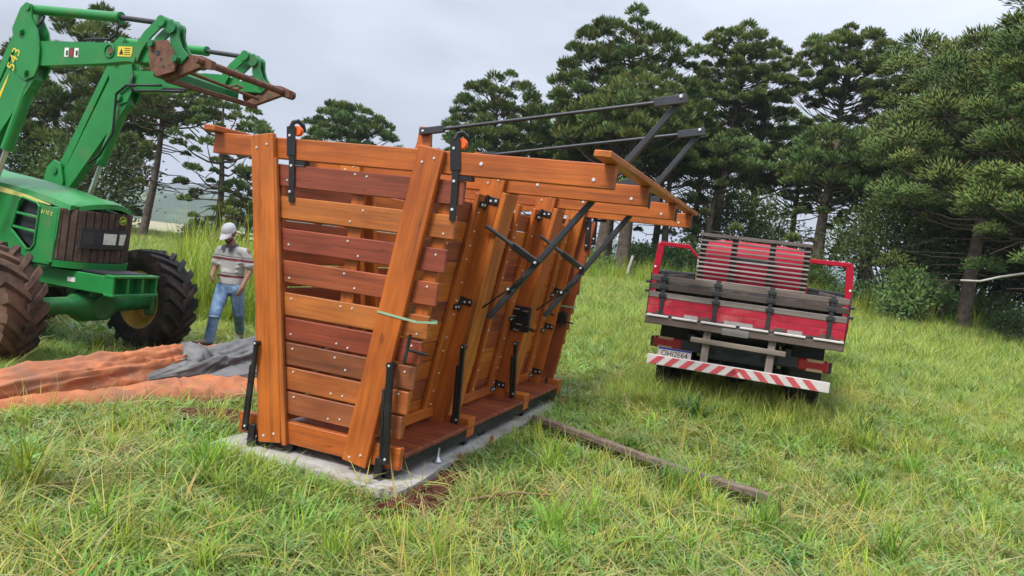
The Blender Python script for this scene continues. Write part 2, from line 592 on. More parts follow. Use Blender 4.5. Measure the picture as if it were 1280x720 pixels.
def make_ground():
    m, nt, b = new_mat('pasture_soil_and_turf')
    t = N(nt, 'ShaderNodeTexCoord')
    P = t.outputs['Object']
    n1 = noise(nt, 0.5, 6, 0.62, P)
    n2 = noise(nt, 7, 6, 0.7, P)
    near = mixc(nt, ramp(nt, n1, [(0.3, (0.06, 0.085, 0.025)), (0.7, (0.09, 0.11, 0.035))]), ramp(nt, n2, [(0.35, (0.05, 0.035, 0.02)), (0.6, (0.09, 0.11, 0.035))]), 0.6)
    # far slopes: fields and woods
    n3 = noise(nt, 0.006, 4, 0.55, P)
    n4 = noise(nt, 0.05, 5, 0.65, P)
    far = ramp(nt, n3, [(0.38, (0.05, 0.085, 0.03)), (0.44, (0.12, 0.16, 0.06)), (0.5, (0.3, 0.25, 0.13)), (0.62, (0.32, 0.27, 0.15)), (0.66, (0.1, 0.15, 0.05))])
    far = mixc(nt, far, ramp(nt, n4, [(0.55, 1.0), (0.66, 0.35)]), 0.8, 'MULTIPLY')
    s = N(nt, 'ShaderNodeSeparateXYZ'); nt.links.new(P, s.inputs[0])
    mp = N(nt, 'ShaderNodeMapRange'); mp.inputs['From Min'].default_value = 70; mp.inputs['From Max'].default_value = 160
    nt.links.new(s.outputs['Y'], mp.inputs['Value'])
    # the pale hay field on the far slope
    my = N(nt, 'ShaderNodeMapRange'); my.inputs['From Min'].default_value = 520; my.inputs['From Max'].default_value = 560
    nt.links.new(s.outputs['Y'], my.inputs['Value'])
    mx_ = N(nt, 'ShaderNodeMapRange'); mx_.inputs['From Min'].default_value = -120; mx_.inputs['From Max'].default_value = -160
    nt.links.new(s.outputs['X'], mx_.inputs['Value'])
    mm = N(nt, 'ShaderNodeMath', operation='MULTIPLY'); nt.links.new(my.outputs[0], mm.inputs[0]); nt.links.new(mx_.outputs[0], mm.inputs[1])
    far = mixc(nt, far, ramp(nt, n4, [(0.4, (0.36, 0.31, 0.17)), (0.6, (0.30, 0.28, 0.13)), (0.7, (0.1, 0.13, 0.05))]), mm.outputs[0])
    c = mixc(nt, near, far, mp.outputs[0])
    nt.links.new(c, b.inputs['Base Color'])
    b.inputs['Roughness'].default_value = 0.95
    b.inputs['Specular IOR Level'].default_value = 0.1
    bump(nt, b, n2, 0.8, 0.05)
    return m
GROUND = make_ground()

def make_hill():
    m, nt, b = new_mat('wooded_hillside')
    t = N(nt, 'ShaderNodeTexCoord')
    P = t.outputs['Object']
    n1 = noise(nt, 0.004, 5, 0.6, P)
    n2 = noise(nt, 0.03, 5, 0.7, P)
    c = ramp(nt, n1, [(0.4, (0.03, 0.06, 0.025)), (0.52, (0.045, 0.08, 0.03)), (0.56, (0.13, 0.17, 0.07)), (0.64, (0.16, 0.19, 0.08)), (0.68, (0.04, 0.07, 0.03))])
    c = mixc(nt, c, ramp(nt, n2, [(0.4, 0.6), (0.6, 1.15)]), 0.8, 'MULTIPLY')
    nt.links.new(c, b.inputs['Base Color'])
    b.inputs['Roughness'].default_value = 1.0
    b.inputs['Specular IOR Level'].default_value = 0.0
    return m
HILL = make_hill()

def make_dirt():
    m, nt, b = new_mat('red_brown_soil')
    P = N(nt, 'ShaderNodeTexCoord').outputs['Object']
    n1 = noise(nt, 14, 8, 0.72, P)
    nt.links.new(ramp(nt, n1, [(0.3, (0.07, 0.026, 0.017)), (0.6, (0.165, 0.064, 0.043)), (0.8, (0.25, 0.115, 0.08))]), b.inputs['Base Color'])
    b.inputs['Roughness'].default_value = 1.0
    b.inputs['Specular IOR Level'].default_value = 0.1
    bump(nt, b, n1, 1.0, 0.06)
    return m
DIRT = make_dirt()

# ------------------------------------------------------------------ lie of the land
def smooth(t):
    t = np.clip(t, 0, 1)
    return t * t * (3 - 2 * t)

def hash2(ix, iy):
    h = np.sin(ix * 127.1 + iy * 311.7) * 43758.5453
    return h - np.floor(h)

def vnoise(x, y):
    x = np.asarray(x, float); y = np.asarray(y, float)
    ix, iy = np.floor(x), np.floor(y)
    fx, fy = smooth(x - ix), smooth(y - iy)
    return (hash2(ix, iy) * (1 - fx) + hash2(ix + 1, iy) * fx) * (1 - fy) + (hash2(ix, iy + 1) * (1 - fx) + hash2(ix + 1, iy + 1) * fx) * fy

CH_AZ = rad(20.35)
CU_ = np.array([math.cos(CH_AZ), -math.sin(CH_AZ)])
CV_ = np.array([math.sin(CH_AZ), math.cos(CH_AZ)])
CH0 = np.array([-0.7355, 5.2714])

def to_uv(x, y):
    dx, dy = np.asarray(x) - CH0[0], np.asarray(y) - CH0[1]
    return dx * CU_[0] + dy * CU_[1], dx * CV_[0] + dy * CV_[1]

def ground_z(x, y):
    x = np.asarray(x, float); y = np.asarray(y, float)
    s = smooth((x - 0.3) / 2.2)
    z = 0.2 * s * smooth((y - 6.0) / 3.5)
    z = z + 0.027 * np.clip(y - 9.5, 0, 40) * smooth((x + 8) / 12)
    z = z + (vnoise(x * 0.9, y * 0.9) - 0.5) * 0.05 * smooth((y - 9) / 8) + (vnoise(x * 0.25 + 9, y * 0.25) - 0.5) * 0.25 * smooth((y - 14) / 10)
    z = z - 0.1 * smooth((-x - 2.2) / 2.0) * smooth((y - 6.5) / 2.5)
    d = np.clip(y - 48, 0, None)
    z = z - np.minimum(d * 0.055, 30) - 0.0 * x
    z = z + (vnoise(x * 0.01, y * 0.01) - 0.5) * 10 * smooth((y - 120) / 200)
    return z

def gz(x, y):
    return float(ground_z(x, y))

# ground: a sheet from behind the camera to beyond the hills
def build_ground():
    xs = np.concatenate([-np.geomspace(4000, 40, 26), np.linspace(-38, 38, 77), np.geomspace(40, 4000, 26)])
    ys = np.concatenate([-np.geomspace(600, 12, 10), np.linspace(-10, 60, 101), np.geomspace(62, 5000, 60)])
    X, Y = np.meshgrid(xs, ys)
    Z = ground_z(X, Y)
    V = np.stack([X, Y, Z], -1).reshape(-1, 3)
    nx = len(xs)
    i, j = np.meshgrid(np.arange(nx - 1), np.arange(len(ys) - 1))
    a = (j * nx + i).ravel()
    F = np.stack([a, a + 1, a + nx + 1, a + nx], -1)
    link('ground', np_mesh('ground', V, F, GROUND, smooth=True), kind='structure')
build_ground()

def build_hills():
    rows = []
    for (name, y0, dep, base, top, seed) in (('hills', 1100, 700, -32, 16, 3), ('hills', 2300, 900, -32, 62, 11)):
        xs = np.linspace(-3600, 3600, 181); ts = np.linspace(0, 1, 15)
        X, T = np.meshgrid(xs, ts)
        prof = np.sin(np.pi * np.clip(T, 0, 1)) ** 0.9
        hgt = top - base + 30 * (vnoise(X / 420 + seed, T * 0 + seed) - 0.5) + 14 * (vnoise(X / 130 + seed, T * 3) - 0.5)
        if seed == 3:
            hgt = hgt - 10 * smooth((X + 200) / 600)
        Z = base + prof * hgt
        Y = y0 + dep * T + 60 * (vnoise(X / 300, T * 2 + seed) - 0.5)
        V = np.stack([X, Y, Z], -1).reshape(-1, 3)
        nx = len(xs)
        i, j = np.meshgrid(np.arange(nx - 1), np.arange(len(ts) - 1))
        a = (j * nx + i).ravel()
        F = np.stack([a, a + 1, a + nx + 1, a + nx], -1)
        link(name, np_mesh(name, V, F, HILL, smooth=True), kind='structure')
build_hills()

# ------------------------------------------------------------------ concrete slab, stakes, soil
SLAB_Z = 0.065
def build_slab():
    t = thing('concrete_slab', 'pale grey concrete slab lying under the wooden cattle chute', 'slab', (CH0[0], CH0[1], 0), -CH_AZ)
    random.seed(4)
    xs = np.linspace(-1.43, 0.2, 16); ys = np.linspace(-0.2, 3.72, 34)
    X, Y = np.meshgrid(xs, ys)
    edge = (X < -1.42) | (X > 0.19) | (Y < -0.19) | (Y > 3.71)
    Z = SLAB_Z + (vnoise(X * 6, Y * 6) - 0.5) * 0.008
    X = X + edge * (vnoise(X * 5 + 3, Y * 5) - 0.5) * 0.05
    Y = Y + edge * (vnoise(X * 5, Y * 5 + 8) - 0.5) * 0.05
    V = np.stack([X, Y, Z], -1).reshape(-1, 3)
    nx, ny = len(xs), len(ys)
    i, j = np.meshgrid(np.arange(nx - 1), np.arange(ny - 1)); a = (j * nx + i).ravel()
    F = [tuple(f) for f in np.stack([a, a + 1, a + nx + 1, a + nx], -1)]
    ring = [k for k in range(nx)] + [k * nx + nx - 1 for k in range(1, ny)] + [(ny - 1) * nx + k for k in range(nx - 2, -1, -1)] + [k * nx for k in range(ny - 2, 0, -1)]
    V = [tuple(v) for v in V]
    n0 = len(V)
    for r in ring:
        V.append((V[r][0], V[r][1], -0.16))
    for k in range(len(ring)):
        k2 = (k + 1) % len(ring)
        F.append((n0 + k, n0 + k2, ring[k2], ring[k]))
    mb = MB(); mb.add(V, F)
    mb.build('slab', CONCRETE, t, smooth=35)
    # crumbling earth-stained skirt of spilled concrete along the near edge
    r = MB()
    for k in range(46):
        v = random.uniform(-0.15, 3.6); s = random.uniform(0.02, 0.06)
        r.sphere((0.2 + random.uniform(0.0, 0.05), v, random.uniform(0.0, 0.03)), (s, s * 1.4, s * 0.7), 6, 4)
    r.build('edge_rubble', DIRT, t, kind='stuff')
build_slab()

def build_stake(x, y, h, lean, label):
    o = MB().bar((0, 0, -0.2), (lean[0], lean[1], h), 0.035, 0.022, (0, 1, 0), 0.004)
    o.sphere((lean[0], lean[1], h), (0.014, 0.019, 0.006), 8, 4)
    o = o.build('wooden_stake', STAKE)
    o.location = (x, y, 0)
    tag(o, label, 'stake', 'orange stakes round the slab edge')
build_stake(-0.67, 5.07, 0.075, (0.01, 0), 'lowest orange stake poking from the grass at the near corner of the slab')
build_stake(-0.24, 6.0, 0.1, (-0.01, 0.02), 'dark orange stake against the long slab edge, nearest to the red soil patch')
build_stake(-0.03, 6.5, 0.15, (0.02, 0.01), 'orange stake standing at the middle of the long slab edge')
build_stake(0.73, 8.64, 0.17, (0.03, 0), 'tall orange stake at the far corner of the slab by the long grey pole')

def build_dirt(name, cx, cy, rx, ry, rot, h, seed, label):
    n, m = 28, 9
    V, F = [], []
    c, s = math.cos(rot), math.sin(rot)
    V.append((cx, cy, gz(cx, cy) + h))
    for j in range(1, m + 1):
        q = j / m
        for i in range(n):
            a = 2 * math.pi * i / n
            k = 0.75 + 0.5 * float(vnoise(math.cos(a) * 1.7 + seed, math.sin(a) * 1.7 + seed * 2))
            x, y = rx * q * k * math.cos(a), ry * q * k * math.sin(a)
            X, Y = cx + x * c - y * s, cy + x * s + y * c
            z = h * (1 - q * q) + (float(vnoise(X * 14, Y * 14)) - 0.5) * 0.05 * (1 - q ** 3) - (0.03 if j == m else 0)
            V.append((X, Y, gz(X, Y) + max(z, -0.03) + 0.006))
    for i in range(n):
        F.append((0, 1 + i, 1 + (i + 1) % n))
    for j in range(m - 1):
        for i in range(n):
            a, b = 1 + j * n + i, 1 + j * n + (i + 1) % n
            F.append((a, a + n, b + n, b))
    mb = MB(); mb.add(V, F)
    mb.build('soil_patch', DIRT, None, smooth='all', kind='structure')
def soil_crumbs():
    rng = np.random.default_rng(8)
    m = MB()
    for cx, cy, rx, ry, ro, n in ((-0.52, 4.84, 0.42, 0.2, 0.9, 150), (-0.28, 5.5, 0.13, 0.4, -0.35, 90), (-2.45, 6.45, 0.55, 0.3, 0.3, 160)):
        for k in range(n):
            a = rng.uniform(0, 6.28); q = abs(rng.normal(0, 0.55))
            x, y = rx * q * math.cos(a), ry * q * math.sin(a)
            X, Y = cx + x * math.cos(ro) - y * math.sin(ro), cy + x * math.sin(ro) + y * math.cos(ro)
            r = rng.uniform(0.006, 0.026) * (1.3 - 0.4 * min(q, 1.5))
            b = MB().sphere((0, 0, 0), (r * rng.uniform(0.8, 1.4), r, r * rng.uniform(0.6, 1.0)), 6, 4)
            jit = rng.normal(0, r * 0.18, (len(b.v), 3))
            zz = gz(X, Y) + 0.05 * max(0, 1 - q * q) + 0.012
            m.add([(v[0] + j[0] + X, v[1] + j[1] + Y, v[2] + j[2] + zz) for v, j in zip(b.v, jit)], b.f)
    m.build('soil_crumbs', DIRT, None, kind='stuff')
soil_crumbs()
build_dirt('soil', -0.52, 4.83, 0.5, 0.26, 0.9, 0.05, 1.3, '')
build_dirt('soil', -0.28, 5.5, 0.13, 0.4, -0.35, 0.05, 2.1, '')
build_dirt('soil', -2.45, 6.45, 0.55, 0.3, 0.3, 0.07, 4.7, '')

# ------------------------------------------------------------------ the cattle chute
ORG = [(0.56, 0.165, 0.025), (0.52, 0.142, 0.022), (0.59, 0.185, 0.03), (0.50, 0.13, 0.022)]
RDB = [(0.28, 0.072, 0.03), (0.32, 0.085, 0.03), (0.25, 0.06, 0.028)]
CHUTE = thing('cattle_chute', 'tall varnished orange-brown wooden cattle squeeze chute with black levers standing on the slab', 'cattle chute', (CH0[0], CH0[1], 0), -CH_AZ)
FR = [0.0, 1.2, 2.65, 3.85]
def ur(z): return -0.25 + (z - 0.13) * 0.1435      # centre line of the leaning right posts
def ul(z): return -1.0 - (z - 0.13) * 0.158
def org(): return random.choice(ORG)

def bolt(mb, p, n, r=0.011):
    p, n = Vector(p), Vector(n).normalized()
    mb.cyl(p - n * 0.004, p + n * 0.006, r, r * 0.7, 6)

def build_chute():
    random.seed(11)
    bolts = MB()
    hinges = []
    # cross frames: floor beam, top beam, leaning posts
    for k, v in enumerate(FR):
        th = 0.06 if k == 0 else 0.15
        piece('floor_beam', (-1.34, v + th / 2, 0.222), (0.095, v + th / 2, 0.222), 0.165 if False else th, 0.165, (0, 0, 1), WOOD, CHUTE, org())
        piece('top_beam', (-1.866, v + 0.03, 2.36), (1.386, v + 0.03, 2.36), 0.06, 0.16, (0, 0, 1), WOOD, CHUTE, org())
        yf = v - 0.026
        for side, uf in ((1, ur), (-1, ul)):
            top = 2.45
            w = 0.205
            piece('post', (uf(0.13), yf, 0.13 if k == 0 else 0.17), (uf(top), yf, top), w, 0.05, (0, -1, 0), WOOD, CHUTE, org())
            if side == -1 and k == 0:
                piece('post_edging', (uf(0.13) + 0.125, yf + 0.004, 0.13), (uf(top) + 0.125, yf + 0.004, 2.28), 0.04, 0.04, (0, -1, 0), WOOD, CHUTE, (0.46, 0.14, 0.03))
            for z in (0.19, 2.36):
                for d in (-0.045, 0.045):
                    bolt(bolts, (uf(z) + d, v - 0.052, z + d * 0.35), (0, -1, 0))
            if k in (1, 2):        # cheek board that boxes the middle posts
                sg = side
                piece('post_cheek', (uf(0.2) + sg * 0.129, v + 0.085, 0.31), (uf(2.27) + sg * 0.129, v + 0.085, 2.275), 0.27, 0.05, (1, 0, -0.14 * sg), WOOD, CHUTE, org())
                piece('post_cheek', (uf(2.28) + sg * 0.129, v + 0.145, 2.279), (uf(2.42) + sg * 0.129, v + 0.145, 2.42), 0.15, 0.05, (1, 0, -0.14 * sg), WOOD, CHUTE, ORG[1])
                piece('post_filler', (uf(0.2) - sg * 0.03, v + 0.19, 0.31), (uf(2.27) - sg * 0.03, v + 0.19, 2.27), 0.16, 0.05, (0, 1, 0), WOOD, CHUTE, org())
        if k:
            for d in (-0.02, 0.03):
                bolt(bolts, (0.04 + d, v - 0.001, 0.2), (0, -1, 0), 0.012)
        for u in (0.45, 1.25):
            bolt(bolts, (u, v - 0.001, 2.33 if u > 1 else 2.37), (0, -1, 0), 0.016)
    # black brackets tying the stubs to the posts
    for v in FR[1:]:
        b = MB().box((-0.055, v - 0.006, 0.225), (0.035, 0.012, 0.16))
        b.build('stub_strap', BLACK, CHUTE)
        bolt(bolts, (-0.055, v - 0.012, 0.2), (0, -1, 0), 0.01)
    # boards lying along the beam ends
    piece('end_rail', (1.36, -0.28, 2.463), (1.36, 4.12, 2.463), 0.11, 0.044, (0, 0, 1), WOOD, CHUTE, ORG[2])
    piece('end_rail', (-1.83, -0.1, 2.463), (-1.83, 4.0, 2.463), 0.11, 0.044, (0, 0, 1), WOOD, CHUTE, ORG[3])
    for v in FR[1:]:
        MB().box((1.392, v + 0.03, 2.33), (0.012, 0.05, 0.12)).build('beam_end_plate', STEELGREY, CHUTE)
    # floor boards (they run across) on black side rails
    n = 25
    for q in range(n):
        v0 = 0.075 + q * (3.9 - 0.075) / n
        c = random.choice(RDB + [(0.3, 0.085, 0.04)])
        piece('floor_board', (-1.25, v0 + 0.073, 0.229 + random.uniform(-.003, .003)), (0.095, v0 + 0.073, 0.229), 0.146, 0.035, (0, 0, 1), WOOD, CHUTE, c)
    for u in (0.065, -1.2):
        MB().box((u, 1.97, 0.163), (0.045, 3.8, 0.094), None, 0.006).build('floor_rail', BLACK, CHUTE)
    # levelling feet
    for (u, v) in ((-0.02, 0.62), (-0.02, 2.2), (0.0, 3.4), (-1.15, 0.6), (-1.15, 2.3)):
        f = MB().lathe([(0, 0.0), (0.0, 0.035), (0.012, 0.04), (0.03, 0.022), (0.05, 0.012), (0.12, 0.01)], (u + (0.13 if u > -0.5 and v < 1 else 0), v, SLAB_Z + 0.001), (0, 0, 1), 14)
        f.build('levelling_foot', STEELROD, CHUTE, smooth=50)
    for (u, v) in ((0.0, 0.0), (-1.12, 0.0), (-0.9, 0.05), (0.03, 1.22), (-1.12, 1.22), (0.03, 2.7), (-1.12, 2.7), (0.02, 3.85)):
        MB().box((u, v + 0.03, 0.103), (0.09, 0.07, 0.075), None, 0.008).build('foot_block', BLACK, CHUTE)
    # leaning side walls
    for side, uf in ((1, ur), (-1, ul)):
        for k in range(3):
            v0, v1 = FR[k] + (0.07 if k == 0 else 0.23), FR[k + 1] - 0.05
            z = 0.37
            r = 0
            nrm = Vector((1, 0, -0.1435 * side)).normalized() * side
            while z < 2.2:
                c = random.choice(RDB + ORG + [(0.36, 0.09, 0.03)] * 2)
                u = uf(z) - side * 0.07
                piece('wall_plank', (u, v0, z), (u, v1, z), 0.165, 0.028, nrm, WOOD, CHUTE, c)
                z += 0.1705
            # stiles, one each side of the bay
            for vs in (v0 + 0.04, v1 - 0.095, (v0 + v1) / 2 - 0.02):
                mid = abs(vs - (v0 + v1) / 2) < 0.01
                off = -0.034 * side
                p0 = Vector((uf(0.31) + off, vs, 0.31)); p1 = Vector((uf(2.24) + off, vs, 2.24))
                piece('stile', p0, p1, 0.05 if mid else (0.17 if vs > (v0 + v1) / 2 else 0.08), 0.04, nrm, WOOD, CHUTE, random.choice(ORG) if not mid else (0.3, 0.085, 0.03))
                if side == 1:
                    z = 0.4
                    while z < 2.2:
                        bolt(bolts, (uf(z) + off + 0.022, vs + random.uniform(-0.02, 0.02), z), nrm, 0.009)
                        z += random.choice((0.12, 0.16, 0.2))
        # kick board along the floor
        piece('kick_board', (uf(0.32) - side * 0.02, 0.07, 0.325), (uf(0.32) - side * 0.02, 3.8, 0.325), 0.09, 0.03, (side, 0, 0), WOOD, CHUTE, ORG[1])
    # hinges on the near faces of the right posts
    hm = MB()
    hm.box((0.05, 0, 0.025), (0.1, 0.012, 0.06), None, 0.004)            # leaf on the post face
    hm.box((0.0, -0.075, -0.03), (0.012, 0.11, 0.055), None, 0.004)      # leaf on the stile
    hm.cyl((0.0, -0.012, -0.06), (0.0, -0.012, 0.06), 0.016, None, 8)
    for q in ((0.035, 0.02), (0.08, 0.03)):
        hm.cyl((q[0], -0.014, q[1]), (q[0], 0.0, q[1]), 0.011, None, 6, True, 1)
    for q in (-0.05, -0.105):
        hm.cyl((0.014, q, -0.03), (0.0, q, -0.03), 0.011, None, 6, True, 1)
    hme = hm.mesh('hinge', [BLACK, BOLT])
    for (k, z) in ((1, 2.18), (1, 1.3), (2, 2.19), (2, 1.12), (2, 0.36), (3, 1.35), (3, 0.92), (3, 0.36)):
        o = link('hinge', hme, CHUTE)
        o.scale = (1.02, 0.95, 1.02)
        o.location = (ur(z) - 0.004, FR[k] - 0.06, z)
        o.rotation_euler = (0, 0.14, 0)
    # big sliding end gates, near and far
    ztop = [2.242, 2.001, 1.76, 1.52, 1.277, 1.089, 0.903, 0.716, 0.532]
    cols = [(0.25, 0.062, 0.032), (0.47, 0.15, 0.034), (0.27, 0.06, 0.031), (0.34, 0.085, 0.032), (0.48, 0.155, 0.035), (0.29, 0.06, 0.028), (0.26, 0.085, 0.036), (0.42, 0.125, 0.033), (0.33, 0.105, 0.042)]
    for gi, (v0, du) in enumerate(((0.024, 0.0), (3.945, -0.05))):
        g = bpy.data.objects.new('sliding_gate', None); COL.objects.link(g); g.parent = CHUTE
        gb = MB()
        for zt, c in zip(ztop, cols):
            zc = zt - 0.084
            u0 = ul(zc) + 0.02; u1 = 0.003 + (zc - 0.35) * 0.157 + 0.055 + du
            piece('plank', (u0, v0, zc), (u1, v0, zc), 0.168, 0.036, (0, -1, 0), WOOD, g, c)
            for uu in (u0 + 0.17, (u0 + u1) / 2 - 0.06, (u0 + u1) / 2 + 0.04, u1 - 0.22, u1 - 0.08):
                bolt(gb, (uu, v0 - 0.018, zc + random.choice((-0.045, 0.05)) + random.uniform(-0.012, 0.012)), (0, -1, 0), 0.010)
        for (a, b) in ((-1.02, -1.28), (-0.0, 0.22), (-0.52, -0.52)):
            piece('batten', (a + du, v0 + 0.042, 0.36), (b + du, v0 + 0.042, 2.24), 0.11, 0.045, (0, 1, 0), WOOD, g, ORG[1])
        gb.build('bolt_heads', BOLT, g, kind='stuff')
        # hangers with orange rollers
        for (ut, ub) in ((-1.134, -1.061), (0.238, 0.289)):
            h = MB()
            yh = v0 - 0.036
            y2 = v0 - 0.036
            h.bar((ut, yh, 2.53), (ut + 0.03, yh, 2.31), 0.075, 0.012, (0, -1, 0), 0.002)
            h.bar((ut + 0.03, y2 + 0.004, 2.34), (ub, y2 + 0.004, 1.965), 0.05, 0.012, (0, -1, 0), 0.002)
            h.tube([(ut, yh, 2.52), (ut + 0.01, yh + 0.01, 2.56), (ut + 0.035, yh + 0.035, 2.575), (ut + 0.06, yh + 0.06, 2.55), (ut + 0.065, yh + 0.08, 2.5)], 0.018, 6)
            h.box((ut + 0.09, v0 + 0.0, 2.262), (0.13, 0.06, 0.03))
            h.bar((ut + 0.13, v0, 2.25), (ut + 0.17, v0, 2.32), 0.02, 0.012, (0, -1, 0))
            h = h.build('hanger', BLACK, g)
            MB().lathe([(-0.02, 0.0), (-0.02, 0.036), (0.0, 0.04), (0.02, 0.036), (0.02, 0.0)], (ut + 0.042, yh + 0.035, 2.50), (0, 1, 0), 20).build('roller', ORANGE_PL, g, smooth=40)
            for z in (2.235, 2.04):
                bolt(bolts, ((ut + ub) / 2 + 0.01 + (2.14 - z) * 0.06, y2 - 0.004, z), (0, -1, 0), 0.013)
            bolt(bolts, (ut, yh - 0.006, 2.46), (0, -1, 0), 0.013)
        t = MB()
        t.cyl((0.075 + du, v0 - 0.09, 0.93), (0.10 + du, v0 - 0.09, 1.14), 0.013, None, 8)
        t.cyl((0.085 + du, v0 - 0.09, 1.03), (0.2 + du, v0 + 0.02, 1.0), 0.01, None, 8)
        t.build('latch_handle', BLACK, g)
    # far gate's outer post board
    piece('gate_post', (-0.12, 3.905, 0.29), (0.165, 3.905, 2.24), 0.25, 0.04, (0, -1, 0), WOOD, CHUTE, (0.33, 0.085, 0.027))
    h = MB().bar((0.2, 3.872, 2.3), (0.225, 3.872, 1.9), 0.06, 0.012, (0, -1, 0))
    h.build('gate_hanger', BLACK, CHUTE)
    MB().box((-0.08, 3.9, 0.25), (0.05, 0.05, 0.12)).build('gate_foot', BLACK, CHUTE)
    for z in (2.15, 1.95):
        bolt(bolts, (0.21, 3.864, z), (0, -1, 0), 0.012)
    # leaning black props at the ends and between the frames
    def prop(a, b, w=0.05):
        a, b = Vector(a), Vector(b)
        m = MB()
        m.bar(a, b, w, w * 0.8, (0, -1, 0), 0.005)
        m.bar(a + (b - a) * 0.25 + Vector((-w, 0.01, 0)), b + Vector((-w, 0.01, 0)), w * 0.5, w * 0.5, (0, -1, 0), 0.003)
        m.cyl(a + Vector((0, -0.02, 0)), a + Vector((0, 0.05, 0)), w * 0.55, None, 10)
        o = m.build('prop', BLACK, CHUTE)
        bolt(bolts, b + Vector((0, -w * 0.45, 0.04)), (0, -1, 0), 0.011)
        bolt(bolts, a + Vector((0, -0.02, 0)), (0, -1, 0), 0.011)
    prop((-0.02, -0.085, 0.90), (0.02, -0.06, 0.19), 0.046)
    prop((-1.182, -0.085, 0.87), (-1.22, -0.06, 0.18), 0.034)
    prop((0.045, 1.0, 0.95), (0.06, 1.02, 0.29), 0.04)
    prop((-0.02, 2.48, 0.85), (0.02, 2.5, 0.29), 0.04)
    MB().box((-0.04, -0.045, 0.13), (0.06, 0.03, 0.19), None, 0.004).build('prop_shoe', BLACK, CHUTE)
    MB().box((-1.17, -0.045, 0.14), (0.06, 0.03, 0.2), None, 0.004).build('prop_shoe', BLACK, CHUTE)
    # the two long squeeze levers, their pull rods and struts
    for (v, bot, top, rodl, upz, sa, sb) in (
            (1.315, (0.115, 1.196), (1.555, 3.194), (-0.70, 2.755), 2.80, (0.079, 1.09, 1.983), (0.492, 1.29, 1.726)),
            (2.765, (0.159, 1.15), (1.533, 3.205), (-0.80, 2.75), 2.80, (0.089, 2.52, 1.974), (0.494, 2.74, 1.701))):
        MB().bar((bot[0], v, bot[1]), (top[0], v, top[1]), 0.05, 0.05, (0, 1, 0), 0.006).build('lever', STEELGREY, CHUTE)
        vr = v - 0.05
        R = Vector((top[0] - 0.03, vr, top[1] - 0.05)); Lf = Vector((rodl[0], vr, rodl[1]))
        d = (Lf - R).normalized()
        m = MB().cyl(R + d * 0.1, Lf - d * 0.1, 0.016, None, 10)
        m.build('pull_rod', STEELGREY, CHUTE, smooth=40)
        m = MB().bar(R - d * 0.05, R + d * 0.21, 0.045, 0.07, (0, 0, 1), 0.004)
        m.build('rod_fork', STEELGREY, CHUTE)
        m = MB().bar(Lf + d * 0.04, Lf - d * 0.2, 0.045, 0.06, (0, 0, 1), 0.004)
        m.build('rod_fork', STEELGREY, CHUTE)
        bolt(bolts, R + Vector((0.0, -0.028, 0.02)), (0, -1, 0), 0.017)
        bolt(bolts, Lf + Vector((0, -0.028, 0)), (0, -1, 0), 0.014)
        u = MB().prism([(-0.97, 2.40), (-0.86, 2.46), (-0.80, 2.56), (-0.775, 2.66), (-0.765, upz), (-0.66, upz), (-0.62, 2.40)], (0, v - 0.02, 0), (1, 0, 0), (0, 0, 1), (0, 1, 0), 0.05)
        if rodl[0] < -0.75:
            u = MB().prism([(-1.07, 2.40), (-0.96, 2.46), (-0.90, 2.56), (-0.875, 2.66), (-0.865, upz), (-0.76, upz), (-0.72, 2.40)], (0, v - 0.02, 0), (1, 0, 0), (0, 0, 1), (0, 1, 0), 0.05)
        u.build('lever_arm', WOOD, CHUTE, color=ORG[1])
        sa, sb = Vector(sa), Vector(sb)
        sm = sa + (sb - sa) * 0.52
        MB().cyl(sa, sm, 0.017, None, 10).build('strut_rod', STEELGREY, CHUTE, smooth=40)
        MB().bar(sm, sb + (sb - sm) * 0.05, 0.055, 0.06, (0, -1, 0), 0.005).build('strut_sleeve', BLACK, CHUTE)
        bolt(bolts, sb + Vector((0, -0.03, 0)), (0, -1, 0), 0.016)
        m = MB()
        q0 = Vector((bot[0] - 0.09, v - 0.03, bot[1] + 0.05)); q1 = Vector((bot[0] + 0.33, v - 0.03, bot[1] + 0.42))
        m.cyl(q0, q1, 0.008, None, 6)
        qm = q0.lerp(q1, 0.72)
        m.bar(qm, q0.lerp(q1, 0.92), 0.035, 0.045, (0, -1, 0), 0.004)
        m.box(q0.lerp(q1, 0.6), (0.045, 0.03, 0.04), None, 0.004)
        m.build('lock_rod', BLACK, CHUTE)
        bolt(bolts, q0.lerp(q1, 0.6) + Vector((0, -0.018, 0)), (0, -1, 0), 0.014)
    # ratchet latch boxes
    m = MB()
    m.box((0, 0, 0), (0.17, 0.05, 0.22), None, 0.006)
    for (a, b) in ((-0.04, 0.06), (0.04, 0.06), (-0.05, -0.03), (0.03, -0.02), (0, 0.02), (-0.02, -0.08)):
        m.cyl((a, -0.05, b), (a, 0.0, b), 0.024, None, 10)
    for (a, b) in ((-0.03, 0.085), (0.05, 0.075), (-0.06, 0.02), (0.0, -0.045), (-0.02, -0.095)):
        m.box((a, -0.05, b), (0.05, 0.02, 0.012), None, 0.0, 1)
    m.cyl((0.05, -0.04, -0.06), (0.16, -0.07, -0.08), 0.014, None, 8)
    me = m.mesh('ratchet_latch', [BLACK, STEELROD])
    o = link('ratchet_latch', me, CHUTE); o.location = (-0.03, 2.58, 1.1); o.scale = (1.15, 1, 1.2)
    m = MB()
    m.box((0, 0, 0), (0.13, 0.05, 0.14), None, 0.006)
    for (a, b) in ((-0.03, 0.04), (0.03, 0.035), (0.0, -0.03)):
        m.cyl((a, -0.05, b), (a, 0.0, b), 0.02, None, 10)
    m.cyl((-0.05, -0.04, 0.0), (-0.14, -0.08, 0.05), 0.012, None, 8)
    m.cyl((0.05, -0.04, -0.03), (0.15, -0.1, -0.04), 0.009, None, 8)
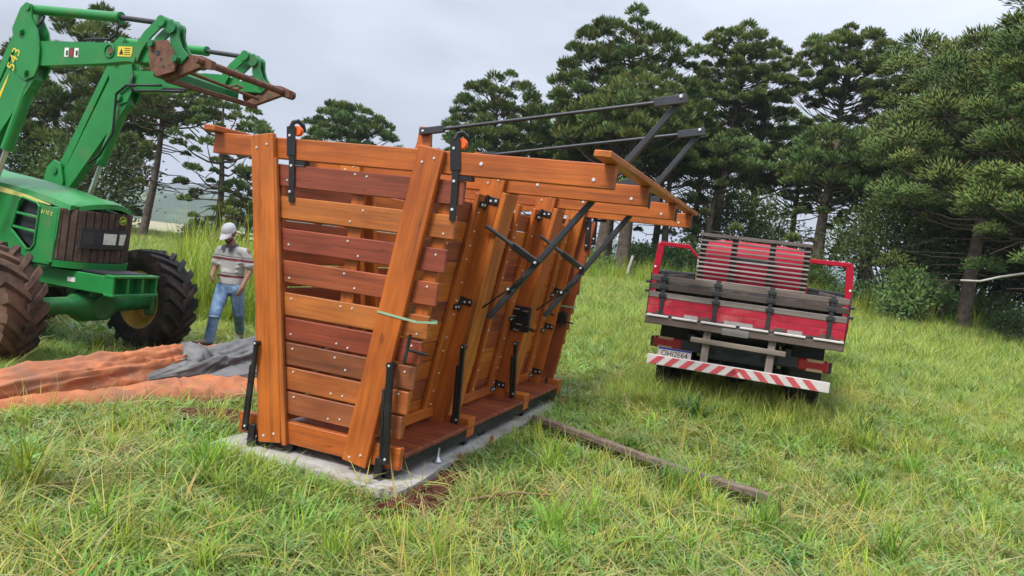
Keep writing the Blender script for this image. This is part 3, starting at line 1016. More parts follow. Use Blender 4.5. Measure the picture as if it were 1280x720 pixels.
    o = m.build('gate_latch', BLACK, CHUTE); o.location = (0.03, 3.86, 1.06)
    # dark roof plate showing over the beam
    MB().prism([(1.05, 2.442), (1.2, 2.5), (1.3, 2.5), (1.3, 2.442)], (0, 1.27, 0), (1, 0, 0), (0, 0, 1), (0, 1, 0), 0.08).build('lever_bearing', STEELGREY, CHUTE)
    MB().prism([(1.0, 2.442), (1.1, 2.5), (1.2, 2.5), (1.2, 2.442)], (0, 2.7, 0), (1, 0, 0), (0, 0, 1), (0, 1, 0), 0.08).build('lever_bearing', STEELGREY, CHUTE)
    bolts.build('bolt_heads', BOLT, CHUTE, kind='stuff')
build_chute()

def strap_loop(pts, label):
    m = MB()
    for a, b in zip(pts[:-1], pts[1:]):
        a, b = Vector(a), Vector(b)
        d = (b - a).normalized() * 0.002
        m.bar(a - d, b + d, 0.003, 0.016, (0, 0, 1))
    o = m.build('strap', STRAP_GREEN)
    o.location = (CH0[0], CH0[1], 0); o.rotation_euler = (0, 0, -CH_AZ)
    tag(o, label, 'strap', 'green straps tied round the gates')
strap_loop([(-0.19, -0.055, 1.26), (0.13, -0.055, 1.232), (0.25, 0.02, 1.24), (0.22, 0.09, 1.24), (-0.19, 0.1, 1.25), (-0.2, 0.0, 1.26), (-0.19, -0.055, 1.26)], 'pale green strap tied round the planks of the near gate and its slanting post')
strap_loop([(-0.06, 3.87, 1.20), (0.15, 3.87, 1.20), (0.155, 3.99, 1.20), (-0.06, 3.99, 1.20), (-0.06, 3.87, 1.20)], 'green strap tied round the far gate post behind the second lever')

# loop of black hose on the slab
m = MB()
pts = [(0.085 * math.cos(a) * (1.3), 0.085 * math.sin(a), 0.012 + 0.004 * math.sin(2 * a)) for a in np.linspace(0, 2 * math.pi, 25)]
m.tube(pts, 0.011, 8, False)
o = m.build('hose_loop', BLACK, None, smooth='all')
o.location = (-0.20, 6.87, SLAB_Z + 0.006)
tag(o, 'small loop of black hose lying on the slab beside the chute', 'hose')

# long weathered pole on the grass
def build_pole():
    m = MB()
    pts, rr = [], []
    a, b = Vector((0.38, 7.5, 0.13)), Vector((2.24, 5.84, 0.11))
    for k in range(13):
        t = k / 12
        p = a.lerp(b, t) + Vector((0.015 * math.sin(t * 7), 0.02 * math.sin(t * 5 + 1), -0.015 * math.sin(t * 3.14)))
        pts.append(p)
    for k in range(12):
        m.bar(pts[k], pts[k + 1] + (pts[k + 1] - pts[k]) * 0.04, 0.08 + 0.006 * math.sin(k * 2.1), 0.06 + 0.004 * math.sin(k * 1.7), (0, 0, 1), 0.008)
    o = m.build('wooden_pole', OLDWOOD, None, color=(0.22, 0.17, 0.14))
    tag(o, 'long weathered grey wooden beam lying in the grass right of the slab', 'wooden beam')
build_pole()
def build_stick(p, label):
    m = MB().tube(p, [0.011, 0.012, 0.01, 0.008, 0.005][:len(p)], 6)
    o = m.build('dry_stick', OLDWOOD, None, smooth='all', color=(0.3, 0.22, 0.13))
    tag(o, label, 'stick')
build_stick([(-0.18, 5.0, .06), (0.0, 5.06, .1), (0.2, 5.16, .12), (0.38, 5.22, .11), (0.55, 5.3, .08)], 'thin dry stick lying on the grass in front of the long beam')
# ------------------------------------------------------------------ flat lettering (strokes on a surface)
def text_mesh(txt, size, depth=0.001):
    cu = bpy.data.curves.new('letters', 'FONT')
    cu.body = txt; cu.size = size; cu.extrude = depth; cu.align_x = 'CENTER'; cu.align_y = 'CENTER'
    o = bpy.data.objects.new('letters', cu); COL.objects.link(o)
    dg = bpy.context.evaluated_depsgraph_get()
    me = bpy.data.meshes.new_from_object(o.evaluated_get(dg))
    bpy.data.objects.remove(o); bpy.data.curves.remove(cu)
    return me

def lettering(name, txt, size, mat, parent, O, A, B, bold=0.0, sx=1.0):
    me = text_mesh(txt, size)
    me.materials.clear(); me.materials.append(mat)
    o = link(name, me, parent)
    A, B = Vector(A).normalized(), Vector(B).normalized()
    M = Matrix((A * sx, B, A.cross(B))).transposed().to_4x4()
    o.matrix_basis = Matrix.Translation(O) @ M
    return o

# ------------------------------------------------------------------ green tractor with a front loader
TR_Z = 0.0
TRACTOR = thing('tractor', 'green farm tractor with raised front loader arms and muddy tyres standing on the grass', 'tractor', (-4.79, 8.53, TR_Z), rad(90 - 110))

def tyre_mb(R, W, rim_r, lugs, lug_h):
    """agricultural tyre round the local Y axis"""
    m = MB()
    h = W / 2
    prof = [(-h * 0.78, rim_r), (-h * 0.98, rim_r + (R - rim_r) * 0.35), (-h * 0.99, rim_r + (R - rim_r) * 0.6), (-h * 0.9, R - lug_h * 1.6), (-h * 0.6, R - lug_h), (0, R - lug_h * 0.9),
            (h * 0.6, R - lug_h), (h * 0.9, R - lug_h * 1.6), (h * 0.99, rim_r + (R - rim_r) * 0.6), (h * 0.98, rim_r + (R - rim_r) * 0.35), (h * 0.78, rim_r)]
    m.lathe(prof, (0, 0, 0), (0, 1, 0), 48)
    for sd in (-1, 1):
        for k in range(lugs):
            a0 = 2 * math.pi * (k + (0.5 if sd > 0 else 0)) / lugs
            n = 4
            top, bot = [], []
            for q in range(n + 1):
                t = q / n
                y = sd * (-0.04 * W + t * (h * 1.02 + 0.04 * W))
                a = a0 + t * 0.36 * (1.24 / (2 * R))
                rr = R - (0.35 * lug_h * max(0, t - 0.6) / 0.4 if t > 0.6 else 0)
                wid = 0.032 + 0.012 * t
                dirr = Vector((math.cos(a), 0, math.sin(a))); tan = Vector((-math.sin(a), 0, math.cos(a)))
                for s, lst, r2 in ((1, top, rr), (1, bot, R - lug_h * (1.6 if t > 0.8 else 1.15) - (0.05 if q == n else 0))):
                    lst.append((dirr * r2 + tan * wid + Vector((0, y, 0)), dirr * r2 - tan * wid + Vector((0, y, 0))))
            vs = []
            for (p, q2), (b1, b2) in zip(top, bot):
                w2 = 1.28
                mid = (b1 + b2) / 2
                vs += [p, q2, mid + (b1 - mid) * w2, mid + (b2 - mid) * w2]
            fs = []
            for q in range(n):
                a, b = q * 4, q * 4 + 4
                fs += [(a, a + 1, b + 1, b), (a, b, b + 2, a + 2), (a + 1, a + 3, b + 3, b + 1)]
            fs += [(0, 2, 3, 1), (n * 4, n * 4 + 1, n * 4 + 3, n * 4 + 2)]
            m.add(vs, fs)
    return m

def make_wheel(name, R, W, rim_r, lugs, loc, outward, mat, parent, steer=0.0, lug_h=0.045):
    w = bpy.data.objects.new(name, None); COL.objects.link(w); w.parent = parent
    w.location = loc; w.rotation_euler = (0, 0.11, steer)
    tyre_mb(R, W, rim_r, lugs, lug_h).build('tyre', mat, w, smooth=28)
    s = outward
    r = MB()
    r.lathe([(-W * 0.42, rim_r + 0.02), (-W * 0.40, rim_r - 0.015), (-W * 0.3, rim_r - 0.03), (0.0, rim_r - 0.055), (W * 0.3, rim_r - 0.03), (W * 0.40, rim_r - 0.015), (W * 0.42, rim_r + 0.02)], (0, 0, 0), (0, 1, 0), 40)
    r.lathe([(s * W * 0.05, rim_r - 0.04), (s * W * 0.12, rim_r * 0.7), (s * W * 0.2, rim_r * 0.45), (s * W * 0.2, 0.001)], (0, 0, 0), (0, 1, 0), 40)
    r.build('rim', RIMYEL, w, smooth=35)
    hb = MB().cyl((0, s * W * 0.15, 0), (0, s * W * 0.36, 0), rim_r * 0.34, rim_r * 0.3, 20)
    for k in range(8):
        a = k * math.pi / 4
        hb.cyl((math.cos(a) * rim_r * 0.52, s * W * 0.16, math.sin(a) * rim_r * 0.52), (math.cos(a) * rim_r * 0.52, s * W * 0.24, math.sin(a) * rim_r * 0.52), 0.017, None, 6)
    hb.build('hub', GREEN_D, w, smooth=35)
    return w

make_wheel('front_wheel', 0.645, 0.42, 0.35, 19, (-0.17, -1.10, 0.59), -1, RUBBER_MUD, TRACTOR, 0.0)
make_wheel('front_wheel', 0.645, 0.42, 0.35, 19, (-0.17, 1.0, 0.575), 1, RUBBER, TRACTOR, -0.10)
make_wheel('rear_wheel', 0.82, 0.47, 0.48, 21, (-2.45, -1.0, 0.77), -1, RUBBER_MUD, TRACTOR, 0, 0.05)
make_wheel('rear_wheel', 0.82, 0.47, 0.48, 21, (-2.45, 1.0, 0.77), 1, RUBBER, TRACTOR, 0, 0.05)

def build_tractor():
    T = TRACTOR
    # hood: lofted sections from the grille back; each section is a half profile (y, z) mirrored
    hood = bpy.data.objects.new('hood', None); COL.objects.link(hood); hood.parent = T
    def section(x, w, zb, zs, zt, fold=0.0):
        """outline from lower right round over the top to lower left, 13 points"""
        return [(x, -w, zb), (x, -w * 1.03, zb + (zs - zb) * 0.45), (x, -w, zs - 0.05), (x, -w * 0.93, zs + 0.015), (x, -w * 0.7, zs + (zt - zs) * 0.5), (x, -w * 0.3, zt - 0.015), (x, 0, zt),
                (x, w * 0.3, zt - 0.015), (x, w * 0.7, zs + (zt - zs) * 0.5), (x, w * 0.93, zs + 0.015), (x, w, zs - 0.05), (x, w * 1.03, zb + (zs - zb) * 0.45), (x, w, zb)]
    # hood top (no side openings): separate shell, sides built as plates with vents
    xs = [-2.0, -1.5, -1.0, -0.6, -0.3, -0.1]
    secs = [section(x, 0.425 - 0.01 * i, 1.62 - 0.0 * i, 1.9 - 0.045 * i, 2.02 - 0.045 * i) for i, x in enumerate(xs)]
    vs, fs = [], []
    for s in secs:
        vs += s[2:11]
    nose = [(0.03, -0.30, 1.655), (0.05, -0.31, 1.675), (0.13, -0.2, 1.715), (0.2, -0.1, 1.735), (0.225, 0, 1.742), (0.2, 0.1, 1.735), (0.15, 0.22, 1.715), (0.09, 0.35, 1.675), (0.06, 0.36, 1.655)]
    mid = [(0.0, -0.385, 1.62), (0.0, -0.375, 1.68), (0.03, -0.27, 1.735), (0.06, -0.11, 1.775), (0.07, 0, 1.785), (0.06, 0.11, 1.775), (0.03, 0.27, 1.735), (0.0, 0.41, 1.68), (0.0, 0.42, 1.62)]
    lip = [(-0.1, -0.37, 1.6), (0.03, -0.29, 1.64), (0.1, -0.2, 1.66), (0.15, -0.1, 1.67), (0.17, 0, 1.67), (0.15, 0.1, 1.67), (0.1, 0.2, 1.66), (0.03, 0.29, 1.64), (-0.1, 0.37, 1.6)]
    nose2 = [(a * 1.02 - 0.005, b, c - 0.055) for a, b, c in nose]
    rows = [s[2:11] for s in secs] + [mid, nose, nose2, lip]
    vs = [p for r in rows for p in r]
    for j in range(len(rows) - 1):
        for i in range(8):
            a = j * 9 + i
            fs.append((a, a + 1, a + 10, a + 9))
    m = MB(); m.add(vs, fs)
    m.build('hood_top', GREEN, hood, smooth=32)
    # sides with the three-slot vent opening
    for sd in (-1, 1):
        y = sd * 0.422
        outer = [(-2.0, 1.1), (-2.0, 1.86), (-0.1, 1.62), (-0.13, 1.3), (-0.2, 1.0), (-0.7, 1.0), (-1.0, 1.02)]
        hole = [(-0.83, 1.33), (-0.73, 1.66), (-0.68, 1.7), (-0.45, 1.66), (-0.41, 1.62), (-0.44, 1.2), (-0.49, 1.14), (-0.56, 1.13)]
        # bridge the outline and the hole into one keyholed ring of quads/triangles
        m = MB()
        th = 0.018
        O, H = outer, hole
        # fan by nearest: cut into strips between successive angles round the hole centre
        hc = (-0.62, 1.42)
        ang = lambda p: math.atan2(p[1] - hc[1], p[0] - hc[0])
        allv = sorted([(ang(p), 'o', p) for p in O] + [(ang(p), 'h', p) for p in H])
        def ray_poly(a, poly):
            best = None
            d = (math.cos(a), math.sin(a))
            for i in range(len(poly)):
                p, q = poly[i], poly[(i + 1) % len(poly)]
                ex, ey = q[0] - p[0], q[1] - p[1]
                den = d[0] * ey - d[1] * ex
                if abs(den) < 1e-9: continue
                t = ((p[0] - hc[0]) * ey - (p[1] - hc[1]) * ex) / den
                u = ((p[0] - hc[0]) * d[1] - (p[1] - hc[1]) * d[0]) / den
                if t > 0 and -1e-6 <= u <= 1 + 1e-6 and (best is None or t > best): best = t
            return (hc[0] + d[0] * best, hc[1] + d[1] * best)
        ring_o = [ray_poly(a, O) for a, _, _ in allv]; ring_h = [ray_poly(a, H) for a, _, _ in allv]
        n = len(allv)
        vs, fs = [], []
        for off in (0, -th * sd):
            for p in ring_o: vs.append((p[0], y + off, p[1]))
            for p in ring_h: vs.append((p[0], y + off, p[1]))
        for i in range(n):
            j = (i + 1) % n
            fs.append((i, j, n + j, n + i)); fs.append((2 * n + i, 3 * n + i, 3 * n + j, 2 * n + j))
            fs.append((i, 2 * n + i, 2 * n + j, j)); fs.append((n + i, n + j, 3 * n + j, 3 * n + i))
        m.add(vs, fs)
        m.build('side_panel', GREEN, hood)
        MB().prism([(p[0] + (-0.02 if p[0] < -0.6 else 0.02), p[1]) for p in hole], (0, y - sd * 0.05, 0), (1, 0, 0), (0, 0, 1), (0, 1, 0), 0.01).build('vent_mesh', DARKTRIM, hood)
        ring = MB()
        hp = [Vector((p[0], y + sd * 0.006, p[1])) for p in hole]
        ring.tube(hp + [hp[0]], 0.013, 6, False)
        for z0, z1 in ((1.525, 1.50), (1.365, 1.335)):
            ring.bar((-0.8 if z0 < 1.4 else -0.77, y + sd * 0.004, z0), (-0.43, y + sd * 0.004, z1), 0.03, 0.02, (0, 1, 0), 0.004)
        ring.build('vent_frame', GREEN, hood, smooth=40)
        # the faded yellow sweep and the type number
        st = [(-2.0, 1.83), (-1.2, 1.765), (-0.6, 1.685), (-0.24, 1.615), (-0.26, 1.608), (-0.7, 1.655), (-1.25, 1.70), (-2.0, 1.745)]
        MB().prism(st, (0, y + sd * 0.002, 0.045), (1, 0, 0), (0, 0, 1), (0, sd, 0), 0.003).build('yellow_stripe', PALEYEL, hood)
        lettering('type_number', '6110 E', 0.064, PALEYEL, hood, (-0.288, y + sd * 0.008, 1.565), (-sd, 0, -0.06 if sd < 0 else 0.06) if sd > 0 else (1, 0, -0.12), (0.1, 0, 1))
        lettering('maker_name', 'JOHN DEERE', 0.055, GREEN_D, hood, (-1.38, y + sd * 0.006, 1.79), (1, 0, -0.09) if sd < 0 else (-1, 0, 0.09), (0.09, 0, 1))
    # wrap-round muddy grille
    G = bpy.data.objects.new('grille', None); COL.objects.link(G); G.parent = T
    plan = [(-0.16, -0.405), (-0.05, -0.385), (0.06, -0.31), (0.13, -0.2), (0.165, -0.08), (0.17, 0.0), (0.168, 0.1), (0.145, 0.23), (0.10, 0.34), (0.01, 0.42), (-0.12, 0.435)]
    vs, fs = [], []
    for (x, y) in plan:
        vs += [(x - 0.03, y, 1.06), (x - 0.005, y, 1.64)]
    for i in range(len(plan) - 1):
        fs.append((2 * i, 2 * i + 2, 2 * i + 3, 2 * i + 1))
    m = MB(); m.add(vs, fs); m.build('grille_screen', MUD, G)
    # slats along the wrap
    cum = [0.0]
    for a, b in zip(plan[:-1], plan[1:]): cum.append(cum[-1] + math.hypot(b[0] - a[0], b[1] - a[1]))
    def at(s):
        for i in range(len(plan) - 1):
            if cum[i + 1] >= s:
                t = (s - cum[i]) / (cum[i + 1] - cum[i])
                return (plan[i][0] + t * (plan[i + 1][0] - plan[i][0]), plan[i][1] + t * (plan[i + 1][1] - plan[i][1])), (plan[i + 1][0] - plan[i][0], plan[i + 1][1] - plan[i][1])
    K = 15
    for k in range(K):
        s = cum[-1] * (k + 0.5) / K
        p, d = at(s)
        nv = Vector((d[1], -d[0], 0)).normalized()
        w = cum[-1] / K * 0.84
        piece('grille_slat', Vector((p[0] - 0.024, p[1], 1.065)) + nv * 0.0, Vector((p[0] + 0.004, p[1], 1.635)) + nv * 0.0, w, 0.02, nv, MUD, G, None, 0.005)
    # green sill under the grille, cheeks at its sides
    sill = MB()
    lo = [(a * 1.0 - 0.02, b * 1.03) for a, b in plan]
    vs, fs = [], []
    for (x, y) in lo:
        vs += [(x + 0.012, y, 0.985), (x + 0.025, y, 1.06), (x - 0.05, y * 0.93, 1.06), (x - 0.05, y * 0.93, 0.985)]
    for i in range(len(lo) - 1):
        for q in range(4):
            a = 4 * i + q; b = 4 * i + (q + 1) % 4
            fs.append((a, a + 4, b + 4, b))
    sill.add(vs, fs); sill.build('hood_sill', GREEN, T, smooth=40)
    for sd in (-1, 1):
        MB().bar((-0.20, sd * 0.413, 1.02), (-0.165, sd * 0.413, 1.64), 0.03, 0.09, (1, 0, 0), 0.008).build('grille_cheek', GREEN, T)
    # headlight box across the grille, off-centre as it shows
    L = bpy.data.objects.new('headlight_panel', None); COL.objects.link(L); L.parent = T
    yy = [-0.30, -0.2, -0.08, 0.08, 0.2, 0.30]
    xx = [0.075, 0.14, 0.178, 0.178, 0.14, 0.075]
    m = MB(); vs, fs = [], []
    for x, y in zip(xx, yy):
        vs += [(x + 0.015, y, 1.225), (x + 0.03, y, 1.455), (x - 0.06, y, 1.455), (x - 0.07, y, 1.225)]
    for i in range(5):
        for q in range(4):
            a = 4 * i + q; b = 4 * i + (q + 1) % 4
            fs.append((a, a + 4, b + 4, b))
    fs += [(0, 1, 2, 3), (20, 23, 22, 21)]
    m.add(vs, fs)
    m.build('lamp_housing', DARKTRIM, L, smooth=40)
    def lampbox(y0, y1, mat, name):
        m = MB()
        def px(y): return float(np.interp(y, yy, xx))
        vs = []
        for y in (y0, (y0 + y1) / 2, y1):
            vs += [(px(y) + 0.022, y, 1.28), (px(y) + 0.036, y, 1.405), (px(y), y, 1.405), (px(y) - 0.01, y, 1.28)]
        fs = []
        for i in range(2):
            for q in range(4):
                a = 4 * i + q; b = 4 * i + (q + 1) % 4
                fs.append((a, a + 4, b + 4, b))
        fs += [(0, 1, 2, 3), (8, 11, 10, 9)]
        m.add(vs, fs); m.build(name, mat, L)
    lampbox(-0.275, -0.12, STEELGREY, 'lamp_blank')
    lampbox(-0.095, 0.065, LAMP, 'headlight')
    lampbox(0.12, 0.28, LAMP, 'headlight')
    # round badge with the leaping deer
    bd = MB().cyl((0.16, 0.16, 1.565), (0.18, 0.16, 1.565), 0.05, None, 20); bd = bd.build('badge', YELLOW, G)
    MB().cyl((0.178, 0.16, 1.565), (0.184, 0.16, 1.565), 0.043, None, 20).build('badge_field', GREEN, G)
    deer = [(-0.028, -0.006), (-0.016, 0.004), (0.004, 0.006), (0.014, 0.016), (0.012, 0.028), (0.02, 0.018), (0.03, 0.016), (0.022, 0.008), (0.014, -0.002), (0.026, -0.016), (0.006, -0.006), (-0.01, -0.006), (-0.024, -0.02)]
    MB().prism(deer, (0.183, 0.16, 1.562), (0, 1.15, 0), (0, 0, 1), (1, 0, 0), 0.003).build('badge_deer', YELLOW, G)
    # front frame with its open weight bracket
    fr = MB()
    fr.box((-0.05, -0.27, 0.86), (1.15, 0.04, 0.2), None, 0.008)
    fr.box((-0.05, 0.27, 0.86), (1.15, 0.04, 0.2), None, 0.008)
    fr.box((-0.75, 0, 0.85), (0.8, 0.5, 0.26), None, 0.02)
    fr.build('front_frame', GREEN, T)
    wb = MB()
    wb.box((0.58, 0, 0.965), (0.14, 0.62, 0.03), None, 0.005)
    wb.box((0.58, 0, 0.76), (0.14, 0.62, 0.03), None, 0.005)
    for y in (-0.29, -0.1, 0.1, 0.29):
        wb.box((0.575, y, 0.862), (0.12, 0.03, 0.18), None, 0.004)
    wb.box((0.50, 0, 0.862), (0.03, 0.6, 0.2), None, 0.004)
    wb.build('weight_bracket', GREEN, T)
    MB().box((0.0, -0.293, 0.86), (0.12, 0.006, 0.05)).build('data_plate', LAMP, T)
    MB().box((0.1, 0, 0.98), (0.9, 0.5, 0.02)).build('frame_cover', DARKTRIM, T)
    # front axle: centre housing, tubes, end castings
    ax = MB()
    ax.tube([(0, -0.84, 0.575), (0, -0.3, 0.565), (0, -0.16, 0.56), (0, 0.16, 0.56), (0, 0.3, 0.565), (0, 0.84, 0.575)], [0.085, 0.1, 0.185, 0.185, 0.1, 0.085], 18)
    ax.cyl((-0.25, 0, 0.56), (0.17, 0, 0.56), 0.15, 0.12, 16)
    ax.cyl((0.17, 0, 0.56), (0.19, 0, 0.56), 0.135, None, 16)
    ax.box((-0.05, 0, 0.72), (0.4, 0.3, 0.12), None, 0.02)
    ax.build('front_axle', GREEN_D, T, smooth=35)
    for sd in (-1, 1):
        k = MB()
        k.cyl((0.0, sd * 0.82, 0.58), (0, sd * 1.0, 0.59), 0.14, 0.2, 18)
        k.box((0.03, sd * 0.84, 0.59), (0.16, 0.13, 0.36), None, 0.03)
        k.build('steering_knuckle', GREEN_D, T, smooth=35)
    m = MB().cyl((-0.13, -0.82, 0.62), (-0.13, 0.82, 0.62), 0.022, None, 8)
    m.cyl((-0.13, 0.15, 0.62), (-0.13, 0.42, 0.62), 0.04, None, 12)
    m.build('steering_ram', STEELROD, T, smooth=40)
    # engine block below the hood, transmission, fuel tank, cab: outside the picture to the left
    e = MB().box((-0.75, 0, 1.25), (0.9, 0.5, 0.7), None, 0.04)
    e.box((-0.35, 0, 1.3), (0.1, 0.62, 0.55), None, 0.02)
    e.cyl((-0.6, -0.3, 1.2), (-0.6, -0.3, 1.5), 0.07, None, 14)
    e.build('engine', DARKTRIM, T)
    MB().box((-1.95, 0, 0.95), (1.7, 0.5, 0.55), None, 0.05).build('transmission', GREEN_D, T)
    MB().cyl((-2.45, -0.9, 0.77), (-2.45, 0.9, 0.77), 0.14, None, 16).build('rear_axle', GREEN_D, T, smooth=40)
    c = MB()
    for y in (-0.55, 0.55):
        c.bar((-3.05, y, 1.1), (-3.1, y, 2.5), 0.08, 0.08, (1, 0, 0), 0.01)
    c.bar((-3.1, -0.59, 2.5), (-3.1, 0.59, 2.5), 0.08, 0.08, (1, 0, 0), 0.01)
    c.build('roll_bar', GREEN, T)
    for sd in (-1, 1):
        pts = [(-2.45 + 0.95 * math.cos(a), 0.82 + 0.95 * math.sin(a)) for a in np.linspace(0.35, 2.6, 12)]
        pin = [(-2.45 + 0.91 * math.cos(a), 0.82 + 0.91 * math.sin(a)) for a in np.linspace(2.6, 0.35, 12)]
        MB().prism(pts + pin, (0, sd * 1.0 - 0.22, 0), (1, 0, 0), (0, 0, 1), (0, 1, 0), 0.44).build('fender', GREEN, T)
    MB().box((-2.5, 0, 1.45), (0.5, 0.5, 0.5), None, 0.06).build('seat', DARKTRIM, T)

    # -------- the loader
    for sd in (-1, 1):
        y = sd * 0.6
        A = bpy.data.objects.new('loader_arm', None); COL.objects.link(A); A.parent = T
        # slanting lower beam: a light box with a darker channel along its back
        lo = [(-0.62, 3.45), (-0.36, 3.35), (-0.36, 2.97), (-0.48, 2.81), (-1.14, 1.96), (-1.5, 1.60), (-1.72, 1.8), (-1.36, 2.13)]
        lo = [(-0.60, 3.42), (-0.40, 3.30), (-0.36, 2.97), (-0.48, 2.81), (-1.14, 1.96), (-1.42, 1.62), (-1.62, 1.78), (-1.27, 2.16)]
        MB().prism(lo, (0, y - 0.055, 0), (1, 0, 0), (0, 0, 1), (0, 1, 0), 0.11).build('boom', GREEN, A)
        bk = [(-0.72, 3.50), (-0.655, 3.44), (-1.30, 2.14), (-1.62, 1.85), (-1.70, 1.92), (-1.40, 2.20)]
        MB().prism(bk, (0, y - 0.045, 0), (1, 0, 0), (0, 0, 1), (0, 1, 0), 0.09).build('boom_channel', GREEN, A)
        # knee plates
        kp = [(-0.73, 3.5), (-0.63, 3.72), (-0.55, 3.78), (-0.47, 3.76), (-0.45, 3.62), (-0.36, 3.50), (-0.29, 3.3), (-0.29, 3.12), (-0.34, 3.0), (-0.47, 2.95), (-0.60, 3.02)]
        kn = MB()
        for o in (-0.075, 0.057):
            kn.prism(kp, (0, y + o, 0), (1, 0, 0), (0, 0, 1), (0, 1, 0), 0.018)
        for (px_, pz_) in ((-0.46, 3.04), (-0.58, 3.47)):
            kn.cyl((px_, y - 0.10, pz_), (px_, y + 0.10, pz_), 0.04, None, 14)
            kn.cyl((px_ + 0.02, y - 0.115, pz_ - 0.0), (px_ + 0.02, y + 0.115, pz_), 0.02, None, 10)
        kn.cyl((-0.51, y - 0.09, 3.725), (-0.51, y + 0.09, 3.725), 0.035, None, 12)
        kn.build('knee_plate', GREEN, A, smooth=35)
        # forward beam
        fw = [(-0.5, 3.38), (1.0, 3.385), (1.30, 3.32), (1.62, 3.28), (1.62, 3.20), (1.28, 3.205), (0.9, 3.205), (0.62, 3.175), (-0.3, 3.12), (-0.45, 3.14)]
        MB().prism(fw, (0, y - 0.05, 0), (1, 0, 0), (0, 0, 1), (0, 1, 0), 0.10).build('fore_beam', GREEN, A)
        # cross tube hole
        hl = MB().lathe([(-0.058, 0.075), (-0.062, 0.06), (-0.02, 0.055), (-0.02, 0.0)], (0.68, y, 3.30), (0, 1, 0), 20) if sd < 0 else MB().lathe([(0.058, 0.075), (0.062, 0.06), (0.02, 0.055), (0.02, 0.0)], (0.68, y, 3.30), (0, 1, 0), 20)
        hl.build('tube_socket', GREEN_D, A, smooth=40)
        MB().cyl((0.70, y - 0.063, 3.3), (0.70, y + 0.063, 3.3), 0.035, None, 10).build('socket_rust', RUST, A)
        # cylinders
        cy = MB().cyl((-0.51, y, 3.725), (0.72, y, 3.655), 0.052, None, 16)
        cy.cyl((0.70, y, 3.656), (0.74, y, 3.654), 0.058, None, 16)
        cy.build('tilt_cylinder', GREEN, A, smooth=40)
        MB().cyl((0.74, y, 3.654), (1.36, y, 3.60), 0.027, None, 10).build('tilt_rod', STEELGREY, A, smooth=40)
        cy = MB().cyl((-0.46, y, 2.98), (-0.76, y, 2.20), 0.062, None, 16)
        cy.cyl((-0.47, y, 2.93), (-0.485, y, 2.89), 0.067, None, 16)
        cy.build('lift_cylinder', GREEN, A, smooth=40)
        MB().cyl((-0.76, y, 2.20), (-1.02, y, 1.52), 0.03, None, 10).build('lift_rod', STEELROD, A, smooth=40)
        # links at the front: curved back link and front link
        lk = MB()
        def arcstrip(pts, w):
            P = [Vector((p[0], p[1])) for p in pts]
            a, b = [], []
            for i, p in enumerate(P):
                d = (P[min(i + 1, len(P) - 1)] - P[max(i - 1, 0)]).normalized()
                nn = Vector((-d.y, d.x))
                a.append(tuple(p + nn * w / 2)); b.append(tuple(p - nn * w / 2))
            return a + b[::-1]
        for o in (-0.085, 0.065):
            lk.prism(arcstrip([(1.05, 3.22), (1.10, 3.34), (1.19, 3.46), (1.32, 3.57), (1.40, 3.60)], 0.10), (0, y + o, 0), (1, 0, 0), (0, 0, 1), (0, 1, 0), 0.02)
        lk.cyl((1.365, y - 0.1, 3.6), (1.365, y + 0.1, 3.6), 0.055, None, 14)
        lk.cyl((1.05, y - 0.1, 3.22), (1.05, y + 0.1, 3.22), 0.035, None, 12)
        lk.build('back_link', GREEN, A, smooth=35)
        lk = MB()
        for o in (-0.05, 0.03):
            lk.prism(arcstrip([(1.42, 3.59), (1.50, 3.53), (1.51, 3.44), (1.56, 3.34), (1.66, 3.24)], 0.11), (0, y + o, 0), (1, 0, 0), (0, 0, 1), (0, 1, 0), 0.02)
        lk.cyl((1.47, y - 0.075, 3.55), (1.47, y + 0.075, 3.55), 0.062, None, 14)
        lk.build('front_link', GREEN_D, A, smooth=35)
        # rusty hitch plates
        pl = [(1.22, 3.40), (1.46, 3.42), (1.53, 3.33), (1.60, 3.22), (1.58, 3.12), (1.36, 3.06), (1.27, 3.14)]
        pm = MB()
        pm.prism(pl, (0, y + sd * 0.062, 0), (1, 0, 0), (0, 0, 1), (0, sd, 0), 0.022)
        for (a, b, r) in ((1.36, 3.29, 0.028), (1.41, 3.23, 0.016), (1.45, 3.16, 0.014), (1.30, 3.30, 0.012)):
            pm.cyl((a, y + sd * 0.08, b), (a, y + sd * 0.0865, b), r, None, 12, True, 1)
        pm.cyl((1.28, y + sd * 0.07, 3.38), (1.28, y + sd * 0.12, 3.38), 0.035, None, 10, True, 2)
        pm.cyl((1.59, y + sd * 0.05, 3.24), (1.59, y + sd * 0.11, 3.24), 0.035, None, 10, True, 2)
        pm.build('hitch_plate', [RUST, DARKTRIM, GREEN_D], A)
        hk = [(1.52, 3.34), (1.66, 3.30), (1.86, 3.29), (1.98, 3.25), (1.98, 3.17), (1.84, 3.18), (1.7, 3.13), (1.42, 3.03), (1.36, 3.07), (1.55, 3.18)]
        MB().prism(hk, (0, y - 0.03, 0), (1, 0, 0), (0, 0, 1), (0, 1, 0), 0.06).build('hook_plate', RUST, A)
        # hoses
        hs = MB()
        if sd < 0:
            hs.tube([(-0.36, y, 3.66), (-0.38, y - 0.02, 3.58), (-0.46, y - 0.03, 3.5), (-0.44, y - 0.02, 3.42)], 0.017, 7)
            hs.tube([(0.66, y, 3.63), (0.74, y - 0.03, 3.56), (0.72, y - 0.02, 3.47), (0.6, y, 3.43), (0.38, y, 3.43), (0.25, y, 3.415)], 0.014, 7)
        else:
            hs.tube([(-0.28, y - 0.08, 3.34), (-0.3, y - 0.09, 3.2), (-0.2, y - 0.09, 3.13), (0.2, y - 0.08, 3.15), (0.55, y - 0.08, 3.16)], 0.016, 7)
